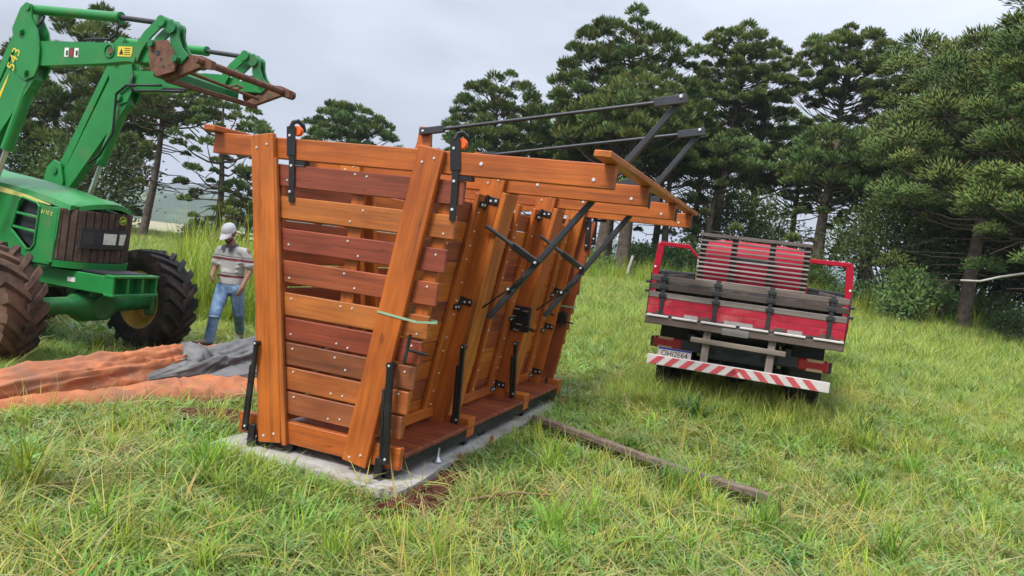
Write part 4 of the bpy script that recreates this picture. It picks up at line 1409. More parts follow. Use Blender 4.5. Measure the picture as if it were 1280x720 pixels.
            hs.tube([(0.2, y - 0.1, 3.21), (-0.35, y - 0.1, 3.19), (-0.5, y - 0.1, 3.08), (-0.5, y - 0.1, 2.85), (-0.5, y - 0.1, 2.6), (-0.7, y - 0.1, 2.3), (-0.86, y - 0.1, 2.2)], 0.016, 7)
            hs.tube([(0.2, y - 0.075, 3.18), (1.15, y - 0.075, 3.19)], 0.014, 7)
        hs.build('hoses', DARKTRIM, A, smooth='all', kind='stuff')
        if sd < 0:
            # stickers: pale pictogram strip, yellow warning, yellow number and sweep
            yo = y - 0.052
            for k, col in enumerate((LAMP, RUST, LAMP)):
                MB().box((0.08 + 0.07 * k, yo, 3.27), (0.06, 0.003, 0.095)).build('pictogram_sticker', col, A)
            for k in range(3):
                MB().box((0.09 + 0.07 * k, yo - 0.002, 3.265), (0.025, 0.003, 0.05)).build('pictogram', INK if k != 1 else LENSRED, A)
            MB().box((0.89, yo, 3.30), (0.19, 0.003, 0.10)).build('warning_sticker', YELLOW, A)
            MB().prism([(-0.028, -0.03), (0.028, -0.03), (0, 0.03)], (0.845, yo - 0.002, 3.3), (1, 0, 0), (0, 0, 1), (0, -1, 0), 0.002).build('warning_triangle', INK, A)
            for k in range(4):
                MB().box((0.925, yo - 0.002, 3.33 - 0.02 * k), (0.08, 0.002, 0.007)).build('warning_line', INK, A)
            lettering('arm_number', '543', 0.17, YELLOW, A, (-0.66, y - 0.077, 3.17), (0.36, 0, 0.93), (-0.93, 0, 0.36))
            MB().prism([(-0.74, 3.03), (-0.77, 2.93), (-1.02, 2.36), (-1.12, 2.2), (-1.16, 2.22), (-1.0, 2.56)], (0, y - 0.058, 0), (1, 0, 0), (0, 0, 1), (0, 1, 0), 0.004).build('yellow_sweep', YELLOW, A)
        # fixed mast that carries the arm on the tractor
        ms = [(-1.62, 1.0), (-1.35, 1.0), (-1.28, 1.95), (-1.34, 2.16), (-1.47, 2.2), (-1.58, 2.1), (-1.66, 1.7)]
        MB().prism(ms, (0, y - 0.09, 0), (1, 0, 0), (0, 0, 1), (0, 1, 0), 0.025).build('loader_mast', GREEN, T)
        MB().prism(ms, (0, y + 0.065, 0), (1, 0, 0), (0, 0, 1), (0, 1, 0), 0.025).build('loader_mast', GREEN, T)
        pv = MB().cyl((-1.43, y - 0.11, 2.07), (-1.43, y + 0.11, 2.07), 0.05, None, 14)
        pv.build('mast_pin', GREEN_D, T, smooth=40)
        MB().bar((-1.5, y, 1.1), (-1.5, sd * 0.2, 1.0), 0.2, 0.2, (0, 0, 1), 0.01).build('mast_bracket', GREEN_D, T)
    # tubes across the front of the loader
    m = MB().cyl((1.87, -0.72, 3.235), (1.89, 0.72, 3.225), 0.036, None, 12)
    m.cyl((1.885, 0.62, 3.225), (1.89, 0.75, 3.225), 0.05, None, 12)
    m.build('hitch_tube', RUST, T, smooth=40)
    m = MB().bar((1.44, -0.62, 3.045), (1.50, 0.62, 3.05), 0.05, 0.05, (0, 0, 1), 0.006)
    m.build('hitch_tube', RUST, T)
    m = MB().box((1.24, 0, 3.14), (0.16, 1.1, 0.11), None, 0.02)
    m.build('cross_beam', GREEN_D, T)
    m = MB().cyl((1.62, -0.5, 3.15), (1.62, 0.5, 3.12), 0.018, None, 8)
    m.tube([(1.62, 0.02, 3.13), (1.72, 0.02, 3.16), (1.72, 0.12, 3.16), (1.62, 0.12, 3.13)], 0.012, 6)
    m.build('hitch_latch_bar', RUST, T)
build_tractor()

# ------------------------------------------------------------------ red stake-bed lorry seen from behind
TK_AZ = rad(18.2)
T_O = (3.13 - 0.46 * CU_[0], 8.44 - 0.46 * CU_[1])   # ground point under the middle of the rear bumper
TKZ = 0.0
TRUCK = thing('truck', 'old red stake-bed lorry with weathered grey slats, both cab doors open, parked on the grass', 'truck', (9 * CV_[0] - 0.465 * CU_[0], 9 * CV_[1] - 0.465 * CU_[1], TKZ), -TK_AZ)
GREYW = [(0.11, 0.088, 0.077), (0.17, 0.145, 0.13), (0.08, 0.064, 0.056), (0.24, 0.21, 0.195)]

def build_truck():
    random.seed(5)
    T = TRUCK
    gw = lambda: random.choice(GREYW)
    # bumper with slanting stripes
    B = bpy.data.objects.new('bumper', None); COL.objects.link(B); B.parent = T
    x0, x1, z0, z1, y = -1.03, 1.02, 0.64, 0.757, 0.0
    MB().box((0, 0.02, (z0 + z1) / 2), (x1 - x0, 0.04, z1 - z0), None, 0.004).build('bumper_board', WHITE, B)
    k = 0
    w, sl = 0.085, 0.10
    for xs in np.arange(-1.0, -0.1, 0.178):
        MB().prism([(xs, z0 + 0.008), (xs + w, z0 + 0.008), (xs + w + sl, z1 - 0.008), (xs + sl, z1 - 0.008)], (0, -0.002, 0), (1, 0, 0), (0, 0, 1), (0, -1, 0), 0.002).build('red_stripe', REDSTRIPE, B)
    MB().prism([(-0.1, z0 + 0.008), (0.06, z0 + 0.008), (-0.02, z1 - 0.012)], (0, -0.002, 0), (1, 0, 0), (0, 0, 1), (0, -1, 0), 0.002).build('red_stripe', REDSTRIPE, B)
    for xs in np.arange(0.115, 1.0, 0.178):
        if xs + w > 0.99: break
        MB().prism([(xs, z0 + 0.008), (xs + w, z0 + 0.008), (xs + w - sl, z1 - 0.008), (xs - sl, z1 - 0.008)], (0, -0.002, 0), (1, 0, 0), (0, 0, 1), (0, -1, 0), 0.002).build('red_stripe', REDSTRIPE, B)
    # posts that carry it, crossbar
    for x in (-0.37, 0.36):
        piece('bumper_post', (x, 0.06, 0.66), (x, 0.06, 1.2), 0.085, 0.05, (0, -1, 0), OLDWOOD, T, GREYW[3])
    piece('crossbar', (-0.55, 0.02, 1.005), (0.52, 0.02, 0.995), 0.06, 0.045, (0, -1, 0), OLDWOOD, T, (0.26, 0.22, 0.19))
    # chassis end with its holes
    ch = MB()
    ch.box((0, 0.32, 0.86), (0.78, 0.02, 0.17), None, 0.01)
    for sx in (-1, 1):
        ch.box((sx * 0.72, 0.33, 0.885), (0.66, 0.02, 0.13), None, 0.006)
    ch.build('rear_crossmember', DARKTRIM if False else STEELGREY, T)
    ho = MB().prism([(-0.2, 0.03), (-0.12, -0.02), (0, -0.04), (0.12, -0.02), (0.2, 0.03), (0, 0.045)], (0, 0.307, 0.88), (1, 0, 0), (0, 0, 1), (0, -1, 0), 0.003)
    ho.build('frame_hole', INK, T)
    for x in (-0.29, 0.29):
        MB().cyl((x, 0.309, 0.87), (x, 0.303, 0.87), 0.036, None, 14).build('frame_hole', INK, T)
    for x in (-0.35, 0.35):
        MB().box((x, 2.9, 0.86), (0.07, 5.2, 0.18), None, 0.005).build('chassis_rail', DARKTRIM, T)
    # lamps
    for sx in (-1, 1):
        L = bpy.data.objects.new('tail_lamp', None); COL.objects.link(L); L.parent = T
        xc = sx * 0.84
        MB().box((xc, 0.28, 0.895), (0.34, 0.06, 0.14), None, 0.02).build('lens', LENSRED, L)
        for zz in (0.95, 0.84):
            MB().prism([(-0.10, -0.016), (0.10, -0.016), (0.08, 0.016), (-0.08, 0.016)] if zz < 0.9 else [(-0.08, -0.016), (0.08, -0.016), (0.10, 0.016), (-0.10, 0.016)], (xc + sx * 0.02, 0.247, zz), (1, 0, 0), (0, 0, 1), (0, -1, 0), 0.004).build('pale_lens', LENSAMB, L)
        MB().box((sx * 0.56, 0.29, 0.9), (0.24, 0.03, 0.13), None, 0.006).build('lamp_bracket', STEELGREY, T)
    # number plate
    P = bpy.data.objects.new('number_plate', None); COL.objects.link(P); P.parent = T
    MB().box((-0.73, 0.2, 0.775), (0.40, 0.008, 0.13), None, 0.003).build('plate', WHITE, P)
    MB().box((-0.73, 0.195, 0.828), (0.39, 0.004, 0.022)).build('plate_band', BLUE, P)
    lettering('plate_number', 'QHJ2E64', 0.098, INK, P, (-0.73, 0.194, 0.768), (1, 0, 0), (0, 0, 1), sx=0.86)
    # rear wheels (doubled), front wheels
    def wheel(x, yy, W):
        w = bpy.data.objects.new('wheel', None); COL.objects.link(w); w.parent = T
        w.location = (x, yy, 0.60)
        m = MB(); R = 0.41; h = W / 2
        m.lathe([(-h * 0.8, 0.24), (-h, 0.3), (-h, 0.35), (-h * 0.8, R - 0.012), (-h * 0.35, R), (-h * 0.3, R - 0.014), (-h * 0.2, R - 0.014), (-h * 0.15, R), (h * 0.15, R), (h * 0.2, R - 0.014), (h * 0.3, R - 0.014), (h * 0.35, R), (h * 0.8, R - 0.012), (h, 0.35), (h, 0.3), (h * 0.8, 0.24)], (0, 0, 0), (1, 0, 0), 40)
        for k in range(40):
            a = 2 * math.pi * k / 40
            for s in (-1, 1):
                m.box((s * h * 0.62, math.cos(a) * (R - 0.004), math.sin(a) * (R - 0.004)), (h * 0.5, 0.03, 0.022), Matrix.Rotation(a - math.pi / 2, 3, 'X'))
        m.build('tyre', RUBBER, w, smooth=30)
        MB().lathe([(-h * 0.7, 0.25), (-h * 0.5, 0.2), (0, 0.16), (h * 0.2, 0.1), (h * 0.2, 0.001)], (0, 0, 0), (1, 0, 0), 24).build('rim', DARKTRIM, w, smooth=40)
    for x in (-0.9, -0.66, 0.66, 0.9):
        wheel(x, 1.25, 0.215)
    for x in (-0.85, 0.85):
        wheel(x, 5.1, 0.22)
    MB().cyl((-0.8, 1.25, 0.6), (0.8, 1.25, 0.6), 0.08, None, 12).sphere((0, 1.25, 0.6), (0.2, 0.2, 0.2), 14, 8).build('rear_axle', DARKTRIM, T, smooth=40)
    for x in (-0.79, 0.79):
        MB().box((x, 0.55, 0.86), (0.36, 0.02, 0.55), None, 0.004).build('mudguard', INK, T)
    MB().box((0, 0.6, 1.08), (1.9, 0.02, 0.1)).build('under_deck_dark_fill', INK, T)  # black boards added to stand for the dark in the open gap under the deck
    MB().box((0, 1.75, 0.85), (1.0, 0.03, 0.6)).build('under_deck_dark_fill', INK, T)
    MB().cyl((0, 2.0, 0.62), (0, 2.0, 0.8), 0.4, None, 24).build('spare_wheel', RUBBER, T, smooth=40)
    for x in (-0.55, 0.55):
        MB().box((x, 2.3, 1.0), (0.07, 4.3, 0.1)).build('deck_bearer', INK, T)
    # deck edge and boards
    piece('deck_beam', (-1.11, 0.02, 1.165), (1.11, 0.02, 1.165), 0.06, 0.085, (0, 0, 1), OLDWOOD, T, (0.15, 0.12, 0.105))
    for x in (-1.09, 1.09):
        piece('deck_side_beam', (x, 0.06, 1.165), (x, 4.5, 1.165), 0.06, 0.1, (0, 0, 1), OLDWOOD, T, gw())
    for k in range(14):
        x = -1.02 + k * 0.157
        piece('deck_board', (x, 0.06, 1.19), (x, 4.5, 1.19), 0.15, 0.03, (0, 0, 1), OLDWOOD, T, tuple(0.5 * c for c in gw()))
    # small pale lettering plate on the beam
    MB().box((-0.06, -0.02, 1.155), (0.30, 0.008, 0.08), None, 0.002).build('beam_plate', OLDWOOD, T, color=(0.25, 0.24, 0.23))
    # white edging with the reflective pieces
    xa = -1.11
    for (a, b) in ((-1.10, -0.84), (-0.80, -0.5), (-0.46, -0.06), (-0.02, 0.30), (0.36, 0.7), (0.78, 1.1)):
        MB().box(((a + b) / 2, -0.012, 1.225), (b - a, 0.03, 0.026), None, 0.006).build('edge_strip', WHITE, T)
    # tail board: red boards, black stakes, grey slats
    G = bpy.data.objects.new('tailgate', None); COL.objects.link(G); G.parent = T
    for k in range(2):
        piece('red_board', (-1.1, 0.02, 1.30 + k * 0.1), (1.1, 0.02, 1.30 + k * 0.1), 0.097, 0.025, (0, -1, 0), RED_OLD, G, None, 0.003)
    for (a, b) in ((-0.66, -0.5), (-0.2, 0.12), (0.5, 0.66)):
        MB().box(((a + b) / 2, 0.003, 1.262), (b - a, 0.006, 0.04)).build('pale_patch', PATCHGREY, G)
    for (a, b) in ((-1.0, -0.9), (-0.47, -0.36), (0.35, 0.48), (0.84, 0.98)):
        piece('foot_batten', (a, 0.0, 1.26), (b, 0.0, 1.26), 0.05, 0.012, (0, -1, 0), OLDWOOD, G, GREYW[0])
    for i, z in enumerate((1.475, 1.575, 1.675)):
        piece('slat', (-1.10, 0.015, z), (1.10, 0.015, z), 0.068, 0.03, (0, -1, 0), OLDWOOD, G, gw())
    roll_ = MB()
    roll_.tube([(-1.05 + 0.15 * k, 0.17 + 0.01 * math.sin(k * 1.7), 1.56 + 0.012 * math.sin(k * 2.3)) for k in range(15)], [0.09 + 0.008 * math.sin(k * 3.1) for k in range(15)], 12)
    roll_.build('rolled_cover', RUBBER, T, smooth='all')
    for x in (-0.94, -0.32, 0.28, 0.93):
        MB().box((x, -0.006, 1.47), (0.045, 0.012, 0.5), None, 0.003).build('stake_iron', DARKTRIM, G)
        MB().box((x, 0.05, 1.47), (0.06, 0.04, 0.52), None, 0.003).build('stake', OLDWOOD, G, color=(0.06, 0.05, 0.045))
        for z in (1.475, 1.575, 1.675):
            MB().box((x, -0.016, z), (0.09, 0.012, 0.045), None, 0.004).build('stake_clip', DARKTRIM, G)
    # sides of the bed, same build; they lean close to the line of sight
    for sx in (-1, 1):
        S = bpy.data.objects.new('side_gate', None); COL.objects.link(S); S.parent = T
        for k in range(2):
            piece('red_board', (sx * 1.1, 0.06, 1.30 + k * 0.1), (sx * 1.1, 4.45, 1.30 + k * 0.1), 0.097, 0.025, (sx, 0, 0), RED_OLD, S, None, 0.003)
        for z in (1.475, 1.575, 1.675):
            piece('slat', (sx * 1.1, 0.06, z), (sx * 1.1, 4.45, z), 0.068, 0.03, (sx, 0, 0), OLDWOOD, S, gw())
        for y in (0.15, 1.2, 2.3, 3.3, 4.35):
            MB().box((sx * 1.122, y, 1.47), (0.014, 0.05, 0.52), None, 0.003).build('stake_iron', DARKTRIM, S)
        for z in (1.51, 1.62):
            MB().cyl((sx * 1.11, 0.02, z), (sx * 1.16, 0.02, z), 0.018, None, 8).build('corner_pin', DARKTRIM, S)
    # headboard: slats on four stakes
    H = bpy.data.objects.new('headboard', None); COL.objects.link(H); H.parent = T
    for x in (-0.88, -0.36, 0.27, 0.83):
        piece('stake', (x, 4.53, 1.25), (x, 4.53, 2.44), 0.1, 0.04, (0, -1, 0), OLDWOOD, H, (0.075, 0.062, 0.056))
    for k in range(13):
        z = 1.5 + k * 0.077
        if k == 12:
            piece('slat', (-0.96, 4.49, 2.45), (0.89, 4.49, 2.45), 0.06, 0.03, (0, -1, 0), OLDWOOD, H, (0.16, 0.135, 0.12))
        else:
            piece('slat', (-0.95, 4.49, z), (0.88, 4.49, z + random.uniform(-.006, .006)), 0.031, 0.026, (0, -1, 0), OLDWOOD, H, random.choice([(0.3, 0.26, 0.245), (0.24, 0.2, 0.185), (0.37, 0.33, 0.315)]))
    # cab: lofted shell with rounded corners
    C = bpy.data.objects.new('cab', None); COL.objects.link(C); C.parent = T
    def ringc(z, w, y0, y1, r):
        out = []
        for (cx, cy, a0) in ((w - r, y0 + r, -90), (w - r, y1 - r, 0), (-w + r, y1 - r, 90), (-w + r, y0 + r, 180)):
            for q in range(5):
                a = rad(a0 + q * 22.5)
                out.append((cx + r * math.cos(a), cy + r * math.sin(a), z))
        return out
    rows = [ringc(0.75, 0.92, 4.75, 6.3, 0.06), ringc(1.5, 0.93, 4.72, 6.32, 0.07), ringc(1.75, 0.92, 4.73, 6.28, 0.08), ringc(2.22, 0.87, 4.77, 6.0, 0.1), ringc(2.35, 0.83, 4.82, 5.9, 0.14), ringc(2.4, 0.72, 4.98, 5.76, 0.24), ringc(2.42, 0.5, 5.15, 5.6, 0.2)]
    nn = len(rows[0])
    vs = [p for r in rows for p in r]; fs = []
    for j in range(len(rows) - 1):
        for i in range(nn):
            a, b = j * nn + i, j * nn + (i + 1) % nn
            fs.append((a, b, b + nn, a + nn))
    fs.append(tuple(range((len(rows) - 1) * nn, len(rows) * nn))); fs.append(tuple(range(nn))[::-1])
    m = MB(); m.add(vs, fs); m.build('cab_shell', RED, C, smooth=50)
    MB().box((0, 4.77, 2.09), (0.8, 0.02, 0.15), Matrix.Rotation(-0.14, 3, 'X'), 0.006).build('rear_window_surround', INK, C)
    MB().box((0, 4.76, 2.09), (0.7, 0.012, 0.10), Matrix.Rotation(-0.14, 3, 'X')).build('rear_window', DARKTRIM, C)
    for x in (-0.42, -0.22, 0.22, 0.42):
        MB().bar((x, 4.715, 1.35), (x, 4.715, 1.88), 0.035, 0.02, (0, -1, 0), 0.008).build('pressed_rib', RED, C)
    MB().box((0, 6.1, 0.75), (1.8, 0.5, 0.3), None, 0.05).build('front_bumper', DARKTRIM, C)
    # doors swung wide open
    for sx in (-1, 1):
        D = bpy.data.objects.new('door', None); COL.objects.link(D); D.parent = T
        D.location = (-0.97 if sx < 0 else 0.70, 5.75, 0)
        D.rotation_euler = (0, 0, sx * rad(-6) if sx > 0 else rad(6))
        w = 0.86 if sx < 0 else 0.99
        y = 0
        fr = MB()
        ox = sx * w
        fr.bar((ox, 0, 1.0), (ox, 0, 1.62), 0.12, 0.07, (0, 1, 0), 0.01)
        fr.bar((ox - sx * 0.015, 0, 1.6), (ox - sx * 0.06, 0, 2.24), 0.13, 0.07, (0, 1, 0), 0.012)
        fr.bar((ox - sx * 0.03, 0, 2.235), (sx * 0.25, 0, 2.235), 0.085, 0.07, (0, 1, 0), 0.012)
        fr.bar((sx * 0.27, 0, 2.235), (sx * 0.0, 0, 1.98), 0.05, 0.05, (0, 1, 0), 0.012)
        fr.bar((sx * 0.04, 0, 1.0), (sx * 0.02, 0, 2.0), 0.07, 0.06, (0, 1, 0), 0.01)
        fr.box((sx * w / 2, 0.035, 1.25), (w, 0.02, 0.7), None, 0.006)
        fr.build('door_frame', RED, D, smooth=30)
        MB().box((sx * w / 2, -0.0, 1.33), (w - 0.16, 0.05, 0.74), None, 0.02).build('door_lining', DARKTRIM, D)
        MB().bar((sx * 0.05, -0.02, 1.725), (ox - sx * 0.06, -0.02, 1.70), 0.03, 0.05, (0, 0, 1), 0.008).build('window_sill', STEELGREY, D)
        MB().prism([(0.06, 1.66), (w - 0.08, 1.64), (w - 0.11, 2.2), (0.3, 2.2), (0.06, 1.98)], (0, 0.0, 0), (sx, 0, 0), (0, 0, 1), (0, 1, 0), 0.004).build('door_glass', GLASS, D)
        MB().sphere((ox - sx * 0.0, -0.045, 1.78), (0.02, 0.012, 0.025), 8, 6).build('latch', LAMP, D)
        mr_ = MB().box((sx * 0.02, 0.16, 1.95), (0.13, 0.05, 0.24), None, 0.02)
        mr_.build('mirror', WHITE if sx < 0 else DARKTRIM, D)
build_truck()
# ------------------------------------------------------------------ the walking man
def remeshed(mb, voxel, smooth_it=6, fac=0.5, mat=None, name='body'):
    """one continuous skin over the built-up solid"""
    me = mb.mesh(name, mat)
    o = bpy.data.objects.new(name, me); COL.objects.link(o)
    r = o.modifiers.new('r', 'REMESH'); r.mode = 'VOXEL'; r.voxel_size = voxel
    s = o.modifiers.new('s', 'SMOOTH'); s.factor = fac; s.iterations = smooth_it
    bpy.context.view_layer.update()
    dg = bpy.context.evaluated_depsgraph_get()
    out = bpy.data.meshes.new_from_object(o.evaluated_get(dg))
    out.name = name
    bpy.data.objects.remove(o)
    out.polygons.foreach_set('use_smooth', [True] * len(out.polygons))
    if mat and not out.materials:
        out.materials.append(mat)
    return out

def limb(m, pts, rr, n=14):
    """tapered limb with rounded joints"""
    pts = [Vector(p) for p in pts]
    for i in range(len(pts) - 1):
        m.cyl(pts[i], pts[i + 1], rr[i], rr[i + 1], n)
    for p, r in zip(pts, rr):
        m.sphere(p, r, n, 8)

def slabs(m, secs, n=18):
    """torso: ellipse sections (centre, lateral axis, half width, half depth)"""
    vs, fs = [], []
    for c, lat, a, b in secs:
        c = Vector(c); lat = Vector(lat).normalized()
        fr = Vector((-lat.y, lat.x, 0)).normalized()
        for i in range(n):
            t = 2 * math.pi * i / n
            vs.append(c + lat * math.cos(t) * a + fr * math.sin(t) * b)
    for j in range(len(secs) - 1):
        for i in range(n):
            p, q = j * n + i, j * n + (i + 1) % n
            fs.append((p, q, q + n, p + n))
    fs.append(tuple(range(n))[::-1]); fs.append(tuple(range((len(secs) - 1) * n, len(secs) * n)))
    m.add(vs, fs)

def build_person():
    R0 = Vector((-3.86, 10.25, 0))
    P = thing('person', 'man in white cap, striped grey polo shirt and blue jeans walking with bowed head', 'person', R0)
    def W(x, y, z): return Vector((x, y, z)) - R0
    J = dict(r_ank=W(-3.945, 9.87, 0.045), r_knee=W(-3.905, 9.90, 0.43), r_hip=W(-3.955, 10.24, 0.80), l_hip=W(-3.76, 10.2, 0.80), l_knee=W(-3.735, 10.30, 0.43), l_ank=W(-3.85, 10.74, 0.10),
             pelvis=W(-3.855, 10.23, 0.83), waist=W(-3.855, 10.23, 0.97), chest=W(-3.86, 10.21, 1.17), neck=W(-3.885, 10.16, 1.36), head=W(-3.905, 10.10, 1.53),
             r_sh=W(-4.065, 10.24, 1.285), r_el=W(-4.095, 10.22, 1.035), r_wr=W(-4.03, 10.0, 0.965), l_sh=W(-3.655, 10.14, 1.30), l_el=W(-3.59, 10.17, 1.05), l_wr=W(-3.612, 10.0, 0.85))
    lat = Vector((0.42, -0.11, 0)).normalized()          # towards his left
    fr = Vector((-0.25, -0.97, 0)).normalized()          # the way he faces
    m = MB()
    # body (skin): torso core, neck, head, arms, hands, legs
    slabs(m, [(J['pelvis'], lat, 0.13, 0.09), (J['waist'], lat, 0.12, 0.085), (J['chest'], lat, 0.15, 0.095), (J['neck'] + Vector((0, 0.02, -0.08)), lat, 0.12, 0.07)])
    limb(m, [J['neck'] - Vector((0, -0.02, 0.08)), J['neck'] + Vector((0, 0, 0.06))], [0.062, 0.056])
    hd = J['head']
    Rh = Matrix((lat, -fr, Vector((0, 0, 1)))).transposed() @ Matrix.Rotation(rad(32), 3, 'X')   # bowed
    def H(x, y, z): return hd + Rh @ Vector((x, y, z))
    def blob(c, r, n=12):
        a = MB().sphere((0, 0, 0), r, n, 10)
        m.add([H(*(Vector(c) + Vector(v))) for v in a.v], a.f)
    blob((0, 0.01, 0.02), (0.076, 0.096, 0.098), 18)
    blob((0, -0.03, -0.055), (0.058, 0.062, 0.062), 16)      # jaw
    blob((0, -0.075, -0.09), (0.026, 0.02, 0.02))            # chin
    blob((0, -0.108, -0.02), (0.014, 0.018, 0.022))          # nose
    blob((0, -0.098, 0.0), (0.011, 0.012, 0.028))
    blob((0, -0.092, -0.058), (0.024, 0.010, 0.007))         # lips
    blob((0, -0.09, -0.068), (0.02, 0.010, 0.007))
    blob((0, -0.085, 0.028), (0.05, 0.012, 0.008))           # brow
    for s in (-1, 1):
        blob((s * 0.078, 0.012, -0.015), (0.01, 0.02, 0.032))   # ears
        blob((s * 0.045, -0.066, -0.02), (0.024, 0.02, 0.022))  # cheekbones
    limb(m, [J['r_sh'], J['r_el'], J['r_wr']], [0.05, 0.041, 0.028])
    limb(m, [J['l_sh'], J['l_el'], J['l_wr']], [0.05, 0.041, 0.028])
    def hand(wr, el, palm_n, curl, thumb_dir):
        d = (wr - el).normalized()
        d = (d + Vector((0, 0, -0.35))).normalized()
        pn = (palm_n - d * palm_n.dot(d)).normalized()
        sd = d.cross(pn)
        c = wr + d * 0.05
        Rm = Matrix((sd, pn, d)).transposed()
        a = MB().box((0, 0, 0), (0.078, 0.03, 0.095), None, 0.013)
        m.add([c + Rm @ Vector(v) for v in a.v], a.f)
        m.cyl(wr - d * 0.02, c, 0.027, 0.03, 10)
        for k, (off, L) in enumerate(((-0.03, 0.068), (-0.01, 0.078), (0.01, 0.073), (0.03, 0.056))):
            p = c + sd * off + d * 0.044
            dd = d
            pts, rr = [p], [0.0092]
            for q in range(3):
                ang = curl * (0.7 + 0.25 * q + 0.08 * k)
                dd = (dd * math.cos(ang) + pn * math.sin(ang)).normalized()
                p = p + dd * L * (0.45, 0.32, 0.23)[q]
                pts.append(p); rr.append((0.0088, 0.008, 0.0068)[q])
                pn2 = pn
            limb(m, pts, rr, 8)
        t0 = c - sd * 0.036 * thumb_dir - d * 0.02
        t1 = t0 - sd * 0.022 * thumb_dir + d * 0.03 + pn * 0.012
        t2 = t1 + d * 0.03 + pn * 0.018
        limb(m, [t0, t1, t2], [0.014, 0.0115, 0.009], 8)
    hand(J['r_wr'], J['r_el'], Vector((0.9, 0.1, -0.3)), 0.55, 1)
    hand(J['l_wr'], J['l_el'], Vector((-0.8, 0.5, 0.1)), 0.4, -1)
    limb(m, [J['r_hip'], J['r_knee'], J['r_ank']], [0.075, 0.052, 0.036])
    limb(m, [J['l_hip'], J['l_knee'], J['l_ank']], [0.075, 0.052, 0.036])
    link('body', remeshed(m, 0.0088, 3, 0.5, SKIN), P)
    # eyes, brows, beard shadow, hair
    e = MB()
    for s in (-1, 1):
        a = MB().sphere((s * 0.032, -0.083, 0.004), (0.011, 0.007, 0.007), 8, 6)
        e.add([H(*v) for v in a.v], a.f)
    e.build('eyes', INK, P, smooth='all')
    h = MB()
    a = MB().sphere((0, 0.03, 0.0), (0.079, 0.085, 0.085), 16, 10)
    h.add([H(*v) for v in a.v], a.f)
    link('hair', remeshed(h, 0.012, 2, 0.5, HAIR), P)
    b = MB()
    for (c, r) in (((0, -0.066, -0.098), (0.036, 0.03, 0.022)), ((-0.042, -0.036, -0.075), (0.018, 0.035, 0.024)), ((0.042, -0.036, -0.075), (0.018, 0.035, 0.024)), ((0, -0.1, -0.046), (0.026, 0.008, 0.007))):
        a = MB().sphere(c, r, 10, 8)
        b.add([H(*v) for v in a.v], a.f)
    b.build('beard', HAIR, P, smooth='all')
    # cap: dome, peak, button
    cap = bpy.data.objects.new('cap', None); COL.objects.link(cap); cap.parent = P
    d = MB(); n = 24; vs, fs = [], []
    rows = [(-0.012, 1.0), (0.02, 1.0), (0.045, 0.95), (0.07, 0.82), (0.088, 0.6), (0.096, 0.3), (0.097, 0.02)]
    for z, k in rows:
        for i in range(n):
            t = 2 * math.pi * i / n
            vs.append(H(0.089 * k * math.cos(t), 0.012 + 0.108 * k * math.sin(t), 0.036 + z))
    for j in range(len(rows) - 1):
        for i in range(n):
            p, q = j * n + i, j * n + (i + 1) % n
            fs.append((p, q, q + n, p + n))
    d.add(vs, fs); d.build('crown', CAPW, cap, smooth='all')
    d = MB(); vs, fs = [], []
    for k in range(9):
        t = rad(-160 + k * 17.5) if True else 0
        x = 0.084 * math.cos(t)
        for (r, dz) in ((0.98, 0.0), (1.4, -0.004), (1.85, -0.03)):
            yy = 0.012 + 0.108 * math.sin(t) * r
            vs.append(H(x * (1.0 if r < 1.1 else 0.98), yy, 0.04 + dz - 0.18 * abs(x) * (r - 0.9)))
    for k in range(8):
        for q in range(2):
            a = k * 3 + q
            fs.append((a, a + 3, a + 4, a + 1))
    top = len(vs)
    vs2 = [v + Vector((0, 0, -0.006)) for v in vs]
    d.add(vs, fs); d.add(vs2, [f[::-1] for f in fs]); d.build('peak', CAPW, cap, smooth='all')
    d = MB()
    a = MB().sphere((0, 0.012, 0.135), 0.008, 8, 6); d.add([H(*v) for v in a.v], a.f); d.build('button', CAPW, cap)
    # shirt
    m = MB()
    slabs(m, [(J['pelvis'] + Vector((0, 0, 0.0)), lat, 0.178, 0.135), (J['waist'], lat, 0.172, 0.138), (J['waist'] + Vector((0, -0.005, 0.1)), lat, 0.178, 0.135), (J['chest'] + Vector((0, 0, 0.02)), lat, 0.186, 0.125), (J['neck'] + Vector((0, 0.03, -0.085)), lat, 0.15, 0.10), (J['neck'] + Vector((0, 0.02, -0.03)), lat, 0.085, 0.075)])
    for s in ('r', 'l'):
        el = J[s + '_sh'].lerp(J[s + '_el'], 0.68)
        limb(m, [J[s + '_sh'] * 0.93 + J['neck'] * 0.07 + Vector((0, 0, -0.015)), el], [0.064, 0.068])
        m.cyl(J['neck'] + Vector((0, 0.02, -0.05)), J[s + '_sh'] * 0.93 + J['neck'] * 0.07 + Vector((0, 0, -0.005)), 0.06, 0.06, 14)
        m.cyl(el, el + (J[s + '_el'] - el) * 0.2, 0.074, 0.074, 14)
    # belly and folds
    m.sphere(J['waist'] + fr * 0.045 + Vector((0, 0, 0.02)), (0.13, 0.11, 0.11), 14, 10)
    random.seed(3)
    for k in range(16):
        z = random.uniform(0.84, 1.22); a = random.uniform(-1, 1)
        c = Vector((J['waist'].x, J['waist'].y, z)) + lat * a * 0.15 + fr * 0.10
        m.bar(c - lat * 0.06 - Vector((0, 0, 0.03 * random.uniform(-1, 1))), c + lat * 0.06 + Vector((0, 0, 0.03 * random.uniform(-1, 1))), 0.02, 0.016, (0, 0, 1))
    sh = remeshed(m, 0.011, 5, 0.5, SHIRT, 'polo_shirt')
    link('polo_shirt', sh, P)
    c = MB()
    nk = J['neck'] + Vector((0, 0.015, -0.02))
